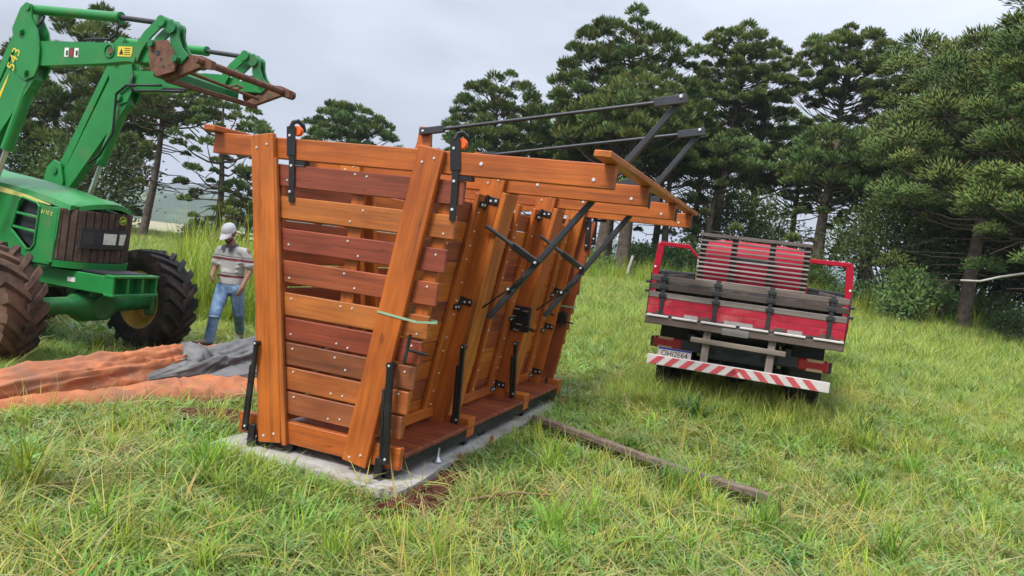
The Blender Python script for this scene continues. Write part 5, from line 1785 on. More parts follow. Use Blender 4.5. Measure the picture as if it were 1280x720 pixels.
    for s in (-1, 1):
        c.prism([(0.0, 0.045), (0.085, 0.02), (0.075, -0.045), (0.03, -0.05)], nk + fr * 0.068 + lat * s * 0.012 + Vector((0, 0, -0.005)), lat * s, Vector((0, 0, 1)) - fr * 0.5, fr, 0.012)
    c.tube([nk + lat * math.cos(t) * 0.078 + fr * math.sin(t) * 0.072 + Vector((0, 0, 0.02 - 0.02 * math.sin(t))) for t in np.linspace(-math.pi * 1.15, math.pi * 0.15, 14)], 0.02, 8)
    c.build('collar', COLLAR, P, smooth=40)
    # jeans
    m = MB()
    slabs(m, [(J['pelvis'] + Vector((0, 0, -0.12)), lat, 0.15, 0.115), (J['pelvis'] + Vector((0, 0, -0.03)), lat, 0.172, 0.13), (J['pelvis'] + Vector((0, 0, 0.08)), lat, 0.155, 0.12)])
    for s in ('r', 'l'):
        hp, kn, an = J[s + '_hip'], J[s + '_knee'], J[s + '_ank']
        md = kn.lerp(an, 0.45)
        lo = kn.lerp(an, 0.90)
        limb(m, [hp - Vector((0, 0, 0.02)), hp.lerp(kn, 0.5), kn, md, lo], [0.103, 0.09, 0.074, 0.07, 0.066])
        for k in range(5):     # stacked folds over the shoe and behind the knee
            q = kn.lerp(an, 0.6 + 0.085 * k)
            m.sphere(q, (0.071 + 0.006 * (k % 2), 0.071, 0.016), 12, 6)
        for k in range(4):
            q = hp.lerp(kn, 0.75 + 0.1 * k)
            m.sphere(q + fr * 0.012, (0.084, 0.08, 0.014), 12, 6)
    link('jeans', remeshed(m, 0.011, 4, 0.5, DENIM, 'jeans'), P)
    # shoes
    def shoe(an, heading, pitch):
        S = bpy.data.objects.new('shoe', None); COL.objects.link(S); S.parent = P
        hx = Vector(heading).normalized(); up = Vector((0, 0, 1)); sx = hx.cross(up)
        Rs = Matrix((hx, sx, up)).transposed() @ Matrix.Rotation(pitch, 3, 'Y')
        a = MB()
        for (x, z, r) in ((0.0, 0.02, (0.05, 0.04, 0.045)), (0.0, 0.06, (0.045, 0.04, 0.04)), (0.06, 0.01, (0.06, 0.044, 0.04)), (0.12, 0.0, (0.06, 0.048, 0.03)), (0.17, -0.005, (0.045, 0.042, 0.024)), (-0.03, 0.01, (0.035, 0.036, 0.04))):
            a.sphere((x, 0, z), r, 12, 8)
        b = MB(); b.add([an + Rs @ (Vector(v) + Vector((0.0, 0, -0.01))) for v in a.v], a.f)
        link('upper', remeshed(b, 0.008, 3, 0.5, SHOE, 'upper'), S)
        so = MB().prism([(-0.07, -0.03), (-0.04, -0.042), (0.08, -0.046), (0.16, -0.052), (0.215, -0.03), (0.215, 0.03), (0.16, 0.052), (0.08, 0.046), (-0.04, 0.042), (-0.07, 0.03)], (0, 0, -0.055), (1, 0, 0), (0, 1, 0), (0, 0, 1), 0.026)
        b = MB(); b.add([an + Rs @ Vector(v) for v in so.v], so.f)
        b.build('sole', SOLE, S)
    shoe(J['r_ank'] + Vector((0, 0, 0.01)), (-0.6, -0.75, 0), rad(-8))
    shoe(J['l_ank'], (0.05, -0.9, 0), rad(35))
build_person()

# ------------------------------------------------------------------ the crumpled tarp
def grid_obj(name, rows, mat, parent, color=None):
    ny, nx = len(rows), len(rows[0])
    V = np.array([p for r in rows for p in r], float)
    i, j = np.meshgrid(np.arange(nx - 1), np.arange(ny - 1)); a = (j * nx + i).ravel()
    F = np.stack([a, a + 1, a + nx + 1, a + nx], -1)
    return link(name, np_mesh(name, V, F, mat, smooth=True), parent)

def lerp_path(pts, t):
    s = t * (len(pts) - 1); i = min(int(s), len(pts) - 2); f = s - i
    p0 = pts[max(i - 1, 0)]; p1 = pts[i]; p2 = pts[i + 1]; p3 = pts[min(i + 2, len(pts) - 1)]
    return tuple(0.5 * ((2 * b) + (-a + c) * f + (2 * a - 5 * b + 4 * c - d) * f * f + (-a + 3 * b - 3 * c + d) * f ** 3) for a, b, c, d in zip(p0, p1, p2, p3))

TARP_AREA = [(-5.4, 4.6), (-4.3, 5.2), (-3.86, 5.72), (-3.48, 6.3), (-3.05, 6.7), (-2.65, 6.9), (-2.2, 7.6), (-1.9, 8.3), (-2.4, 10.2), (-3.0, 10.2), (-3.5, 9.0), (-3.95, 8.0), (-4.3, 7.0), (-4.6, 6.2), (-5.8, 5.0)]
def build_tarp():
    T = thing('tarp', 'crumpled orange and grey tarp heaped on the grass left of the chute', 'tarp', (-3.4, 7.3, 0))
    O = np.array([-3.4, 7.3, 0])
    # flat orange sheet
    near = [(-5.4, 4.55), (-4.3, 5.2), (-3.86, 5.72), (-3.48, 6.28), (-3.08, 6.62), (-2.78, 6.85), (-2.4, 7.3), (-1.95, 7.8)]
    far = [(-5.8, 5.1), (-4.7, 6.0), (-4.25, 6.9), (-3.95, 7.6), (-3.7, 8.1), (-3.4, 8.5), (-2.9, 8.7), (-2.3, 8.8)]
    rows = []
    for j in range(130):
        t = j / 129
        a, b = lerp_path(near, t), lerp_path(far, t)
        row = []
        for i in range(40):
            s = i / 39
            x, y = a[0] * (1 - s) + b[0] * s, a[1] * (1 - s) + b[1] * s
            w = float(vnoise(t * 5, s * 5 + 2)) * 0.05 + 0.03 * abs(math.sin(9.0 * s + 2.2 * float(vnoise(t * 4, s * 2)))) ** 2
            edge = min(1, i / 2.0)
            rg = abs(float(vnoise(t * 7 + s * 3, s * 5 - t * 3)) - 0.5) * 2
            w += 0.035 * (1 - rg) ** 4
            r2 = abs(float(vnoise(t * 3 + 7, s * 11 + t * 4)) - 0.5) * 2
            r3 = abs(float(vnoise(t * 26 + s * 6, s * 4 - t * 10)) - 0.5) * 2
            w += 0.04 * (1 - r2) ** 4 + 0.02 * (1 - r3) ** 4
            z = gz(x, y) + 0.03 + w * (0.35 + 0.65 * edge) + (0.05 if 0.55 < t < 0.75 and i < 6 else 0) * edge
            row.append((x - O[0], y - O[1], z))
        # turned-under hem
        row = [(row[0][0] + 0.03, row[0][1] + 0.03, row[0][2] - 0.06)] + row
        rows.append(row)
    grid_obj('orange_sheet', rows, TARP_O, T)
    def roll(name, spine, rad_, hgt, mat, seed, n=110, m=44, power=0.75):
        rows = []
        for j in range(n + 1):
            t = j / n
            c = lerp_path(spine, t); c2 = lerp_path(spine, min(1, t + 0.01)); c1 = lerp_path(spine, max(0, t - 0.01))
            dx, dy = c2[0] - c1[0], c2[1] - c1[1]; L = math.hypot(dx, dy); nx_, ny_ = -dy / L, dx / L
            rw = float(np.interp(t, np.linspace(0, 1, len(rad_)), rad_)); rh = float(np.interp(t, np.linspace(0, 1, len(hgt)), hgt))
            row = []
            for i in range(m + 1):
                a = math.pi * (1.06 - 1.12 * i / m)
                cx = math.cos(a); sz = math.sin(a)
                wob = 1 + 0.22 * (float(vnoise(t * 4 + seed, a * 1.2 + seed)) - 0.5) + 0.10 * (float(vnoise(t * 8 + a * 1.5, a * 3.5 + seed)) - 0.5) + 0.045 * math.sin(a * 7 + 5 * float(vnoise(t * 5, seed)))
                rg = abs(float(vnoise(t * 6 + a * 0.8 + seed, a * 1.8 - t * 5)) - 0.5) * 2
                wob += 0.13 * (1 - rg) ** 5 - 0.03
                r2 = abs(float(vnoise(t * 5 + seed * 3, a * 5.5 + 2 * t)) - 0.5) * 2
                r3 = abs(float(vnoise(t * 22 + a * 3 + seed, a * 2.0 - t * 12)) - 0.5) * 2
                wob += 0.15 * (1 - r2) ** 4 + 0.05 * (1 - r3) ** 4 - 0.05
                x = c[0] + nx_ * cx * rw * wob; y = c[1] + ny_ * cx * rw * wob
                z = gz(x, y) + 0.06 + rh * (abs(sz) ** power * (1 if sz > 0 else -0.3)) * wob
                row.append((x - O[0], y - O[1], z))
            rows.append(row)
        grid_obj(name, rows, mat, T)
    roll('orange_roll', [(-5.2, 4.95), (-4.45, 5.72), (-4.02, 6.30), (-3.83, 6.9), (-3.66, 7.4), (-3.52, 7.85), (-3.46, 8.2)], [0.20, 0.24, 0.25, 0.24, 0.25, 0.24, 0.14], [0.08, 0.14, 0.24, 0.25, 0.27, 0.29, 0.24], TARP_O, 2.0)
    roll('grey_fold', [(-3.52, 7.2), (-3.36, 7.6), (-3.30, 8.1), (-3.2, 8.55), (-2.98, 9.05), (-2.75, 9.5), (-2.5, 10.0), (-2.3, 10.3)], [0.06, 0.22, 0.27, 0.3, 0.34, 0.36, 0.34, 0.2], [0.06, 0.16, 0.24, 0.27, 0.33, 0.38, 0.36, 0.15], TARP_G, 7.0, 110, 44)
    roll('grey_fold', [(-3.05, 7.75), (-2.75, 8.1), (-2.45, 8.5), (-2.2, 8.95), (-2.0, 9.4)], [0.08, 0.26, 0.32, 0.32, 0.2], [0.05, 0.15, 0.20, 0.22, 0.1], TARP_G, 12.0, 80, 40)
    roll('grey_fold', [(-3.42, 7.85), (-3.4, 8.05), (-3.36, 8.3)], [0.2, 0.27, 0.2], [0.2, 0.29, 0.24], TARP_G, 21.0, 20, 20)
    roll('orange_edge', [(-3.62, 8.05), (-3.5, 8.5), (-3.3, 9.0), (-3.05, 9.5)], [0.05, 0.1, 0.1, 0.04], [0.22, 0.26, 0.24, 0.1], TARP_O, 5.0, 30, 12)
build_tarp()
# ------------------------------------------------------------------ trees
RNG = np.random.default_rng(17)

def unit(a):
    return a / np.maximum(np.linalg.norm(a, axis=-1, keepdims=True), 1e-9)

def shoots_flat(base, d, L, w, rng):
    """flat pointed blades: base point, direction, length, width -> 4 vertices, 1 quad each"""
    n = len(base)
    r = unit(np.cross(d, unit(rng.normal(size=(n, 3)))))
    mid = base + d * (L * 0.5)[:, None]
    tip = base + d * L[:, None]
    V = np.stack([base, mid + r * w[:, None] * 0.5, tip, mid - r * w[:, None] * 0.5], 1).reshape(-1, 3)
    F = np.arange(4 * n).reshape(n, 4)
    return V, F

def shoots_spindle(base, d, L, w, rng):
    n = len(base)
    r = unit(np.cross(d, unit(rng.normal(size=(n, 3)))))
    s = np.cross(d, r)
    mid = base + d * (L * 0.62)[:, None]
    tip = base + d * L[:, None]
    h = (w * 0.5)[:, None]
    a = mid + r * h; b = mid + (-0.5 * r + 0.87 * s) * h; c = mid + (-0.5 * r - 0.87 * s) * h
    V = np.stack([base, a, b, c, tip], 1).reshape(-1, 3)
    k = np.arange(n)[:, None] * 5
    F = np.concatenate([k + np.array([[0, 2, 1]]), k + np.array([[0, 3, 2]]), k + np.array([[0, 1, 3]]), k + np.array([[1, 2, 4]]), k + np.array([[2, 3, 4]]), k + np.array([[3, 1, 4]])], 0)
    return V, F

def tuft_cloud(centres, outs, radii, per, rng, spindle=False, flat=0.92, length=(0.2, 0.34), width=0.085, up=0.45, out_w=0.35, start=(0.42, 0.86)):
    """pompon tufts of needle shoots at every centre"""
    n = len(centres)
    c = np.repeat(centres, per, 0); o = np.repeat(outs, per, 0); R = np.repeat(radii, per)
    g = unit(rng.normal(size=(n * per, 3)))
    g[:, 2] = np.where(g[:, 2] < -0.2, -g[:, 2] * rng.uniform(-0.3, 1, n * per), g[:, 2])
    d = unit(g + np.array([0, 0, up * 0.4]) + o * out_w * 0.5)
    start = rng.uniform(start[0], start[1], n * per)
    sc = np.array([1, 1, flat])
    base = c + d * (R * start)[:, None] * sc - np.array([0, 0, 0.12]) * R[:, None]
    d2 = unit(d * sc + np.array([0, 0, 0.28]))
    L = R * rng.uniform(length[0], length[1], n * per)
    w = width * rng.uniform(0.7, 1.3, n * per)
    f = shoots_spindle if spindle else shoots_flat
    V, F = f(base, d2, L, w, rng)
    kv = len(V) // (n * per)
    tone = np.repeat(rng.uniform(0.68, 1.3, n), per) * rng.uniform(0.75, 1.3, n * per)
    warm = np.repeat(rng.uniform(-0.1, 0.18, n), per) + rng.uniform(-0.08, 0.08, n * per)
    col = np.stack([tone * (1 + warm), tone, tone * (1 - 0.6 * warm)], -1)
    brown = rng.random(n * per) < 0.035
    col[brown] = np.array([1.9, 0.95, 0.8])
    nr = unit((base + d2 * (L * 0.6)[:, None] - c) + np.array([0, 0, 0.3]) * R[:, None])
    return V, F, np.repeat(col, kv, 0), np.repeat(nr, kv, 0)

def araucaria(name, label, x, y, H, cb, R, per=95, seed=1, lean=(0, 0), tuft=0.72, dens=1.0, spindle=False, mat=None, group='araucaria pines along the pasture edge', bare=0.3, width=0.072, dome=2.0, dead=10, r_trunk=None, sep=0.86, ball=False):
    rng = np.random.default_rng(seed)
    z0 = gz(x, y) - 0.15
    T = thing(name, label, 'tree', (x, y, z0), 0, group)
    r0 = r_trunk or (0.013 * H + 0.09)
    def axis(z):
        t = z / H
        return np.array([lean[0] * t + 0.12 * math.sin(t * 5 + seed), lean[1] * t + 0.12 * math.cos(t * 4 + seed), z])
    tr = MB()
    zs = np.linspace(0, H * 0.97, 14)
    tr.tube([tuple(axis(z)) for z in zs], [r0 * (1.25 if i == 0 else 1) * (1 - 0.8 * (z / H) ** 1.2) for i, z in enumerate(zs)], 12)
    tr.build('trunk', BARK, T, smooth='all')
    lb = MB()
    class Keep(list):
        def append(s, c):
            s.ok = not any((c[0] - e[0]) ** 2 + (c[1] - e[1]) ** 2 + 1.1 * (c[2] - e[2]) ** 2 < (sep * tuft) ** 2 for e in s)
            list.append(s, c)
            s.keep.append(s.ok)
            if not s.ok:
                s[-1] = np.array([1e6, 1e6, 1e6])
    C, Oo, Rr = Keep(), [], []
    C.keep = []
    z = cb
    Hc = H - cb
    if ball:
        # rounded crown: tufts all over a dome, each on its own up-swept limb
        zc = cb + 0.36 * Hc
        want = int(150 * (R * R * 2 + R * Hc) / (3 * 9 * 2) * (0.7 / tuft) ** 2 * 0.86) + 24
        tries = 0
        while len(Rr) - C.keep.count(False) < want and tries < 2600:
            tries += 1
            a = rng.uniform(0, 6.28); u = rng.uniform(-0.45, 1.0)
            q = rng.uniform(0.86, 1.05) if rng.random() < 0.8 else rng.uniform(0.4, 0.85)
            lump = 1 + 0.16 * math.sin(a * 3 + seed) * (1 - u) + 0.08 * math.sin(a * 7 + u * 5 + seed * 2)
            h = math.sqrt(max(0, 1 - u * u)) ** 0.85
            o = np.array([math.cos(a), math.sin(a), 0])
            ax0 = axis(zc)
            c = ax0 * np.array([1, 1, 0]) + o * R * q * h * lump + np.array([0, 0, zc + q * (0.64 * Hc * u if u > 0 else 0.5 * Hc * u)])
            n0 = len(C)
            C.append(c); Oo.append(o * 0.5 * h + np.array([0, 0, 0.5])); Rr.append(tuft * rng.uniform(0.75, 1.15))
            if C.keep[n0]:
                d = math.hypot(c[0] - ax0[0], c[1] - ax0[1])
                p0 = axis(max(cb * 0.8, c[2] - 0.45 * d - 0.35))
                mid = p0 + (c - p0) * 0.55 + np.array([0, 0, -0.1 * d])
                lb.tube([tuple(p0), tuple(p0 + (mid - p0) * 0.5 + np.array([0, 0, -0.03 * d])), tuple(mid), tuple(c)], [0.045, 0.036, 0.028, 0.014], 4, False)
        z = H * 2
    a0 = rng.uniform(0, 6.28)
    while z < H * 0.985:
        t = (z - cb) / Hc
        prof = (1 - max(0.0, (t - 0.15) / 0.95) ** dome) ** 0.6
        prof = prof * (0.72 + 0.28 * min(1, t / 0.2))
        n = int(rng.integers(5, 8))
        a0 += rng.uniform(0.3, 0.8)
        for k in range(n):
            if rng.random() > dens:
                continue
            a = a0 + k * 2 * math.pi / n + rng.uniform(-0.3, 0.3)
            L = R * prof * rng.uniform(0.72, 1.08) + 0.25
            o = np.array([math.cos(a), math.sin(a), 0])
            rise = (0.28 + 0.5 * t) * L * rng.uniform(0.7, 1.2)
            zb = max(z - rise * 0.6 - 0.2, cb * 0.85)
            p0 = axis(zb)
            pts = []
            for q in (0, 0.3, 0.6, 0.85, 1.0):
                pts.append(p0 + o * L * q + np.array([0, 0, rise * q ** 2.0 - 0.05 * L * math.sin(q * 3.1)]))
            lb.tube([tuple(p) for p in pts], [0.05 + 0.008 * L, 0.045, 0.036, 0.028, 0.015], 4, False)
            e = pts[-1]
            C.append(e); Oo.append(o * 0.7 + np.array([0, 0, 0.5])); Rr.append(tuft * rng.uniform(0.72, 1.1))
            side = np.array([-o[1], o[0], 0])
            nside = 2 if L > 1.3 else 1
            for s in ((-1, 1) if nside == 2 else (rng.choice([-1, 1]),)):
                if rng.random() < 0.95:
                    q = rng.uniform(0.66, 0.92)
                    b = p0 + o * L * q + np.array([0, 0, rise * q ** 2])
                    c = b + side * s * rng.uniform(0.9, 1.5) * tuft + np.array([0, 0, rng.uniform(0.0, 0.35)])
                    lb.tube([tuple(b - o * 0.25), tuple((b + c) / 2), tuple(c)], [0.026, 0.02, 0.012], 3, False)
                    C.append(c); Oo.append(o * 0.4 + side * s * 0.5 + np.array([0, 0, 0.5])); Rr.append(tuft * rng.uniform(0.55, 0.95))
            if rng.random() < 0.7 * (1 - bare):
                q = rng.uniform(0.4, 0.65)
                b = p0 + o * L * q + np.array([0, 0, rise * q ** 2 + 0.25])
                C.append(b); Oo.append(np.array([0, 0, 1.0])); Rr.append(tuft * rng.uniform(0.55, 0.85))
        z += rng.uniform(0.42, 0.6) * (Hc / 6.5) ** 0.35 * (0.7 if t > 0.7 else 1)
    top = axis(H * 0.985)
    for _ in range(3):
        C.append(top + rng.normal(size=3) * 0.3); Oo.append(np.array([0, 0, 1.0])); Rr.append(tuft)
    for k in range(dead):      # thin bare limbs below the crown
        zz = rng.uniform(cb * 0.45, cb * 1.0); a = rng.uniform(0, 6.28); L = rng.uniform(0.5, 1.0) * R * 0.9
        p = axis(zz); o = np.array([math.cos(a), math.sin(a), 0])
        e = p + o * L + np.array([0, 0, rng.uniform(-0.35, 0.15) * L])
        lb.tube([tuple(p), tuple(p + o * L * 0.5 + np.array([0, 0, -0.03 * L])), tuple(e)], [0.03, 0.024, 0.012], 4, False)
        if rng.random() < 0.5:
            C.append(e); Oo.append(o); Rr.append(tuft * rng.uniform(0.5, 0.8))
    lb.build('limbs', LIMB, T, smooth='all', kind='stuff')
    kk = np.array(C.keep)
    V, F, col, nr = tuft_cloud(np.array(C)[kk], np.array(Oo)[kk], np.array(Rr)[kk], per if spindle else int(per * 1.35), rng, spindle, width=width, length=(0.22, 0.38) if spindle else (0.28, 0.42), start=(0.25, 0.8) if spindle else (0.3, 0.68), flat=0.75 if spindle else 0.92)
    link('crown', np_mesh('crown', V, F, mat or PINE, col, nrm=nr), T)
    return T

A = 'araucaria_tree'
araucaria(A, 'araucaria at the far left edge behind the loader knee', -28.9, 40.6, 9.6, 4.0, 2.6, 190, 3, tuft=0.75, ball=True, sep=1.16)
araucaria(A, 'dense dark araucaria filling the gap between the two loader arms', -22.4, 38.4, 10.6, 2.2, 3.2, 220, 4, tuft=0.8, bare=0, ball=True, sep=1.16)
araucaria(A, 'thin bare-trunked araucaria standing right of the tractor hood', -17.1, 34.2, 8.4, 5.7, 2.1, 150, 5, lean=(0.3, 0), tuft=0.55, dead=24, dens=0.5)
araucaria(A, 'sparse araucaria with small scattered tufts behind the walking man', -13.9, 34.2, 7.0, 3.2, 2.4, 140, 6, tuft=0.52, dens=0.36, dead=30)
araucaria(A, 'small araucaria just left of the near chute post, right of the sparse one', -12.0, 33.5, 3.9, 1.2, 1.1, 140, 16, tuft=0.5, dens=0.65)
araucaria(A, 'round-topped araucaria showing over the chute between the two orange rollers', -12.0, 50.5, 9.9, 4.8, 3.0, 220, 7, tuft=0.68, dome=2.2, ball=True, sep=1.16)
araucaria(A, 'araucaria with a rounded crown right above the upper pull rod', -2.1, 43.8, 11.0, 5.2, 2.7, 210, 8, tuft=0.72, dome=1.7, ball=True, sep=1.16)
araucaria(A, 'tallest broad araucaria in the middle of the tree line, above the lever tops', 4.9, 40.8, 13.7, 6.0, 3.9, 260, 9, tuft=0.74, dome=2.4, ball=True, sep=1.16)
araucaria(A, 'tall araucaria with bare mid trunk, first right of the tallest one', 11.3, 42.9, 14.6, 9.2, 2.4, 240, 10, tuft=0.64, dome=2.0, dead=24, ball=True, sep=1.16)
araucaria(A, 'tall umbrella-crowned araucaria second right of the tallest one', 17.2, 42.9, 15.2, 10.4, 2.8, 240, 11, tuft=0.66, dome=2.4, dead=30, ball=True, sep=1.16)
# lower trees that fill the belt
R2 = [(-5.5, 50, 7.6, 3.5, 2.0, 'low araucaria half hidden behind the chute top, left of the rounded one'),
      (1.0, 47, 9.8, 3.6, 2.6, 'shorter araucaria between the rounded tree and the tallest tree'),
      (8.3, 46, 11.4, 5.8, 2.6, 'shorter dense araucaria just right of the tallest tree'),
      (14.4, 47, 11.6, 6.0, 2.8, 'shorter araucaria between the two tall trees above the lorry'),
      (21.6, 46, 12.8, 4.6, 2.8, 'shorter araucaria right of the umbrella-crowned tree'),
      (9.9, 39, 8.0, 5.5, 2.0, 'young araucaria directly behind the lorry headboard'),
      (3.6, 43, 8.4, 5.6, 2.1, 'young araucaria behind the pair of thick trunks by the beam ends'),
      (15.6, 39, 8.2, 5.8, 2.0, 'young araucaria behind the open right-hand lorry door'),
      (18.6, 40.5, 8.8, 5.6, 2.1, 'young araucaria below the umbrella-crowned tree'),
      (11.6, 50, 11.0, 5.6, 2.8, 'shaded araucaria behind the one with the bare mid trunk'),
      (18.2, 50, 11.4, 5.6, 2.8, 'shaded araucaria far behind the umbrella-crowned tree'),
      (5.6, 49, 10.6, 5.0, 2.8, 'shaded araucaria far behind the tallest tree'),
      (26.5, 45, 13.0, 4.6, 3.2, 'shaded araucaria far back at the right, behind the near boughs')]
for i, (x, y, H, cb, R, lab) in enumerate(R2):
    araucaria(A, lab, x, y, H, cb, R, 210, 30 + i, tuft=0.68, bare=0.3, dead=14, ball=True, sep=1.16)
# the pair of bare thick trunks by the beam ends, and other bare trunks
araucaria(A, 'left one of the pair of thick trunks seen under the beam ends', 4.05, 36.4, 9.0, 6.0, 2.0, 160, 50, tuft=0.8, r_trunk=0.36, dead=12, ball=True, sep=1.16)
araucaria(A, 'right one of the pair of thick trunks seen under the beam ends', 5.0, 36.0, 9.8, 6.4, 2.0, 160, 51, tuft=0.8, r_trunk=0.36, dead=12, ball=True, sep=1.16)
araucaria(A, 'straight dark trunk left of the lorry, its crown over the left door', 7.6, 39.2, 9.2, 5.4, 1.9, 160, 52, tuft=0.8, dead=14, ball=True, sep=1.16)
araucaria(A, 'grey trunk standing just right of the lorry headboard', 14.5, 36.0, 8.4, 5.2, 1.9, 160, 53, tuft=0.8, r_trunk=0.34, dead=14, ball=True, sep=1.16)
# near trees on the right
araucaria(A, 'big near araucaria with leafy bough low on its leaning grey trunk', 17.1, 28.2, 10.9, 4.4, 3.3, 330, 60, lean=(0.5, 0), tuft=1.15, spindle=True, mat=PINE_N, width=0.045, r_trunk=0.26, dead=16, bare=0, dens=0.8)
araucaria(A, 'near araucaria between the umbrella-crowned tree and the leaning trunk', 18.4, 33.8, 12.4, 5.0, 2.9, 260, 64, tuft=1.0, spindle=True, mat=PINE_N, width=0.055, bare=0, dens=0.85, dead=14)
araucaria(A, 'nearest araucaria cut by the right edge of the picture', 15.7, 22.2, 13.5, 4.4, 1.9, 350, 61, tuft=1.0, spindle=True, mat=PINE_N, width=0.036, r_trunk=0.17, dead=12, bare=0, dens=0.8)
araucaria(A, 'near araucaria behind the two rightmost ones, dark boughs against the sky', 20.8, 31.5, 12.6, 4.0, 3.2, 270, 62, tuft=1.15, spindle=True, mat=PINE_N, width=0.05, bare=0, dens=0.8)

def dead_limb(parent_label, pts, radii):
    T = next(o for o in SC.objects if o.get('label') == parent_label)
    o = MB().tube([tuple(Vector(p) - T.location) for p in pts], radii, 7).build('bare_limb', POSTWOOD, T, smooth='all')
dead_limb('nearest araucaria cut by the right edge of the picture', [(15.42, 22.27, 2.98), (14.35, 22.2, 2.7), (13.73, 22.1, 2.5), (13.10, 22.0, 2.45)], [0.04, 0.036, 0.032, 0.03])

# ------------------------------------------------------------------ broadleaf bushes and understory
def leafy(name, label, cat, x, y, H, R, clumps, per, seed, leaf=0.13, tone=1.0, trunk=0.0, group=None, spread=0.29, upright=0.0, zmin=0.05):
    rng = np.random.default_rng(seed)
    T = thing(name, label, cat, (x, y, gz(x, y) - 0.05), 0, group)
    th = rng.uniform(0, 6.28, clumps); ph = np.arccos(rng.uniform(-0.35, 1, clumps))
    rr = rng.uniform(0.45, 1.0, clumps) ** 0.6
    c = np.stack([R * rr * np.sin(ph) * np.cos(th), R * rr * np.sin(ph) * np.sin(th), trunk + (H - trunk) * (0.38 + 0.55 * rr * np.cos(ph))], -1)
    st = MB()
    for p in c[:: max(1, clumps // 26)]:
        b = np.array([p[0] * 0.12, p[1] * 0.12, 0])
        m = (b + p) / 2 + np.array([0, 0, 0.1])
        st.tube([tuple(b), tuple(m), tuple(p)], [0.02 + 0.012 * H, 0.014 + 0.006 * H, 0.006], 5, False)
    if trunk > 0.4:
        st.tube([(0, 0, 0), (0.05, 0, trunk * 0.6), (0, 0, trunk * 1.25)], [0.03 * H, 0.025 * H, 0.012 * H], 8, False)
    st.build('stems', LIMB, T, smooth='all')
    n = clumps * per
    cc = np.repeat(c, per, 0)
    g = rng.normal(size=(n, 3)) * spread * R * np.array([1, 1, 0.7 + upright])
    base = cc + g * 0.55
    base[:, 2] = np.maximum(base[:, 2], zmin)
    d = unit(g + rng.normal(size=(n, 3)) * 0.25 * R + np.array([0, 0, 0.25 * R]))
    L = leaf * rng.uniform(0.6, 1.3, n)
    V, F = shoots_flat(base, d, L, L * rng.uniform(0.35, 0.6, n), rng)
    t = tone * np.repeat(rng.uniform(0.75, 1.25, clumps), per) * rng.uniform(0.8, 1.25, n)
    wm = rng.uniform(-0.1, 0.2, n)
    col = np.stack([t * (1 + wm), t, t * (1 - wm * 0.5)], -1)
    nr = unit(base - np.array([0, 0, H * 0.35]) + np.array([0, 0, 0.4 * R]))
    link('foliage', np_mesh('foliage', V, F, BUSHLEAF, np.repeat(col, 4, 0), nrm=np.repeat(nr, 4, 0)), T)
    return T

leafy('understory_tree', 'dark rounded broadleaf tree under the araucarias right of the lorry', 'tree', 17.3, 33.5, 5.6, 3.0, 150, 70, 70, 0.2, 0.62, 1.2)
leafy('understory_tree', 'dark broadleaf tree behind the near leaning araucaria trunk', 'tree', 20.8, 34.0, 5.2, 3.0, 150, 70, 71, 0.2, 0.55, 1.0)
leafy('understory_tree', 'dark broadleaf tree at the right edge behind the nearest araucaria', 'tree', 23.5, 31.5, 5.0, 3.0, 140, 70, 72, 0.2, 0.55, 0.8)
leafy('understory_tree', 'shadowy broadleaf tree behind the lorry cab', 'tree', 12.6, 44.0, 6.0, 3.0, 130, 60, 73, 0.22, 0.7, 1.0)
leafy('understory_tree', 'dark leafy tree behind the tractor, under the dense araucaria', 'tree', -20.5, 35.5, 5.0, 2.6, 130, 60, 74, 0.2, 0.6, 0.6)
leafy('understory_tree', 'dark leafy tree at the far left behind the tractor hood', 'tree', -25.8, 37.0, 5.2, 3.0, 130, 60, 75, 0.2, 0.6, 0.6)
leafy('bush', 'bright upright leafy shrub on the pasture edge right of the lorry', 'bush', 14.9, 28.4, 2.3, 0.75, 60, 45, 80, 0.16, 1.35, 0, 'bushes along the pasture edge', 0.42, 0.5)
leafy('bush', 'low bush between the lorry and the bright upright shrub', 'bush', 14.7, 31.6, 1.7, 1.1, 60, 50, 81, 0.15, 1.0, 0, 'bushes along the pasture edge')
leafy('bush', 'light green leafy bush against the leaning araucaria trunk', 'bush', 16.55, 29.5, 2.1, 0.8, 55, 45, 82, 0.17, 1.25, 0.5, 'bushes along the pasture edge')
leafy('bush', 'dark low bush between the two right fence posts', 'bush', 19.4, 30.4, 1.6, 1.5, 80, 55, 83, 0.15, 0.8, 0, 'bushes along the pasture edge')
leafy('bush', 'dark bush at the foot of the rightmost trunk', 'bush', 17.2, 24.8, 1.1, 1.0, 60, 50, 84, 0.12, 0.8, 0, 'bushes along the pasture edge')
leafy('bush', 'hedge-like bush beside the pale post under the beam ends', 'bush', 6.5, 38.0, 1.9, 1.5, 80, 50, 85, 0.16, 1.0, 0, 'bushes along the pasture edge')
leafy('bush', 'low bush at the foot of the pair of thick trunks', 'bush', 3.3, 35.2, 1.3, 1.3, 70, 50, 86, 0.14, 1.15, 0, 'bushes along the pasture edge')
leafy('bush', 'bush just left of the lorry, behind its left door', 'bush', 8.6, 37.5, 2.2, 1.3, 70, 50, 87, 0.16, 0.9, 0, 'bushes along the pasture edge')
leafy('bush', 'small dark bush far beyond the tall weeds left of the man', 'bush', -16.0, 38.0, 1.3, 1.0, 50, 45, 88, 0.14, 0.8, 0, 'bushes along the pasture edge')
leafy('bush', 'dark bush behind the lorry headboard', 'bush', 11.5, 37.8, 2.6, 1.6, 80, 50, 89, 0.17, 0.75, 0, 'bushes along the pasture edge')
leafy('bush', 'bush hidden partly by the open right-hand lorry door', 'bush', 13.4, 34.4, 2.3, 1.4, 80, 50, 90, 0.17, 0.8, 0, 'bushes along the pasture edge')

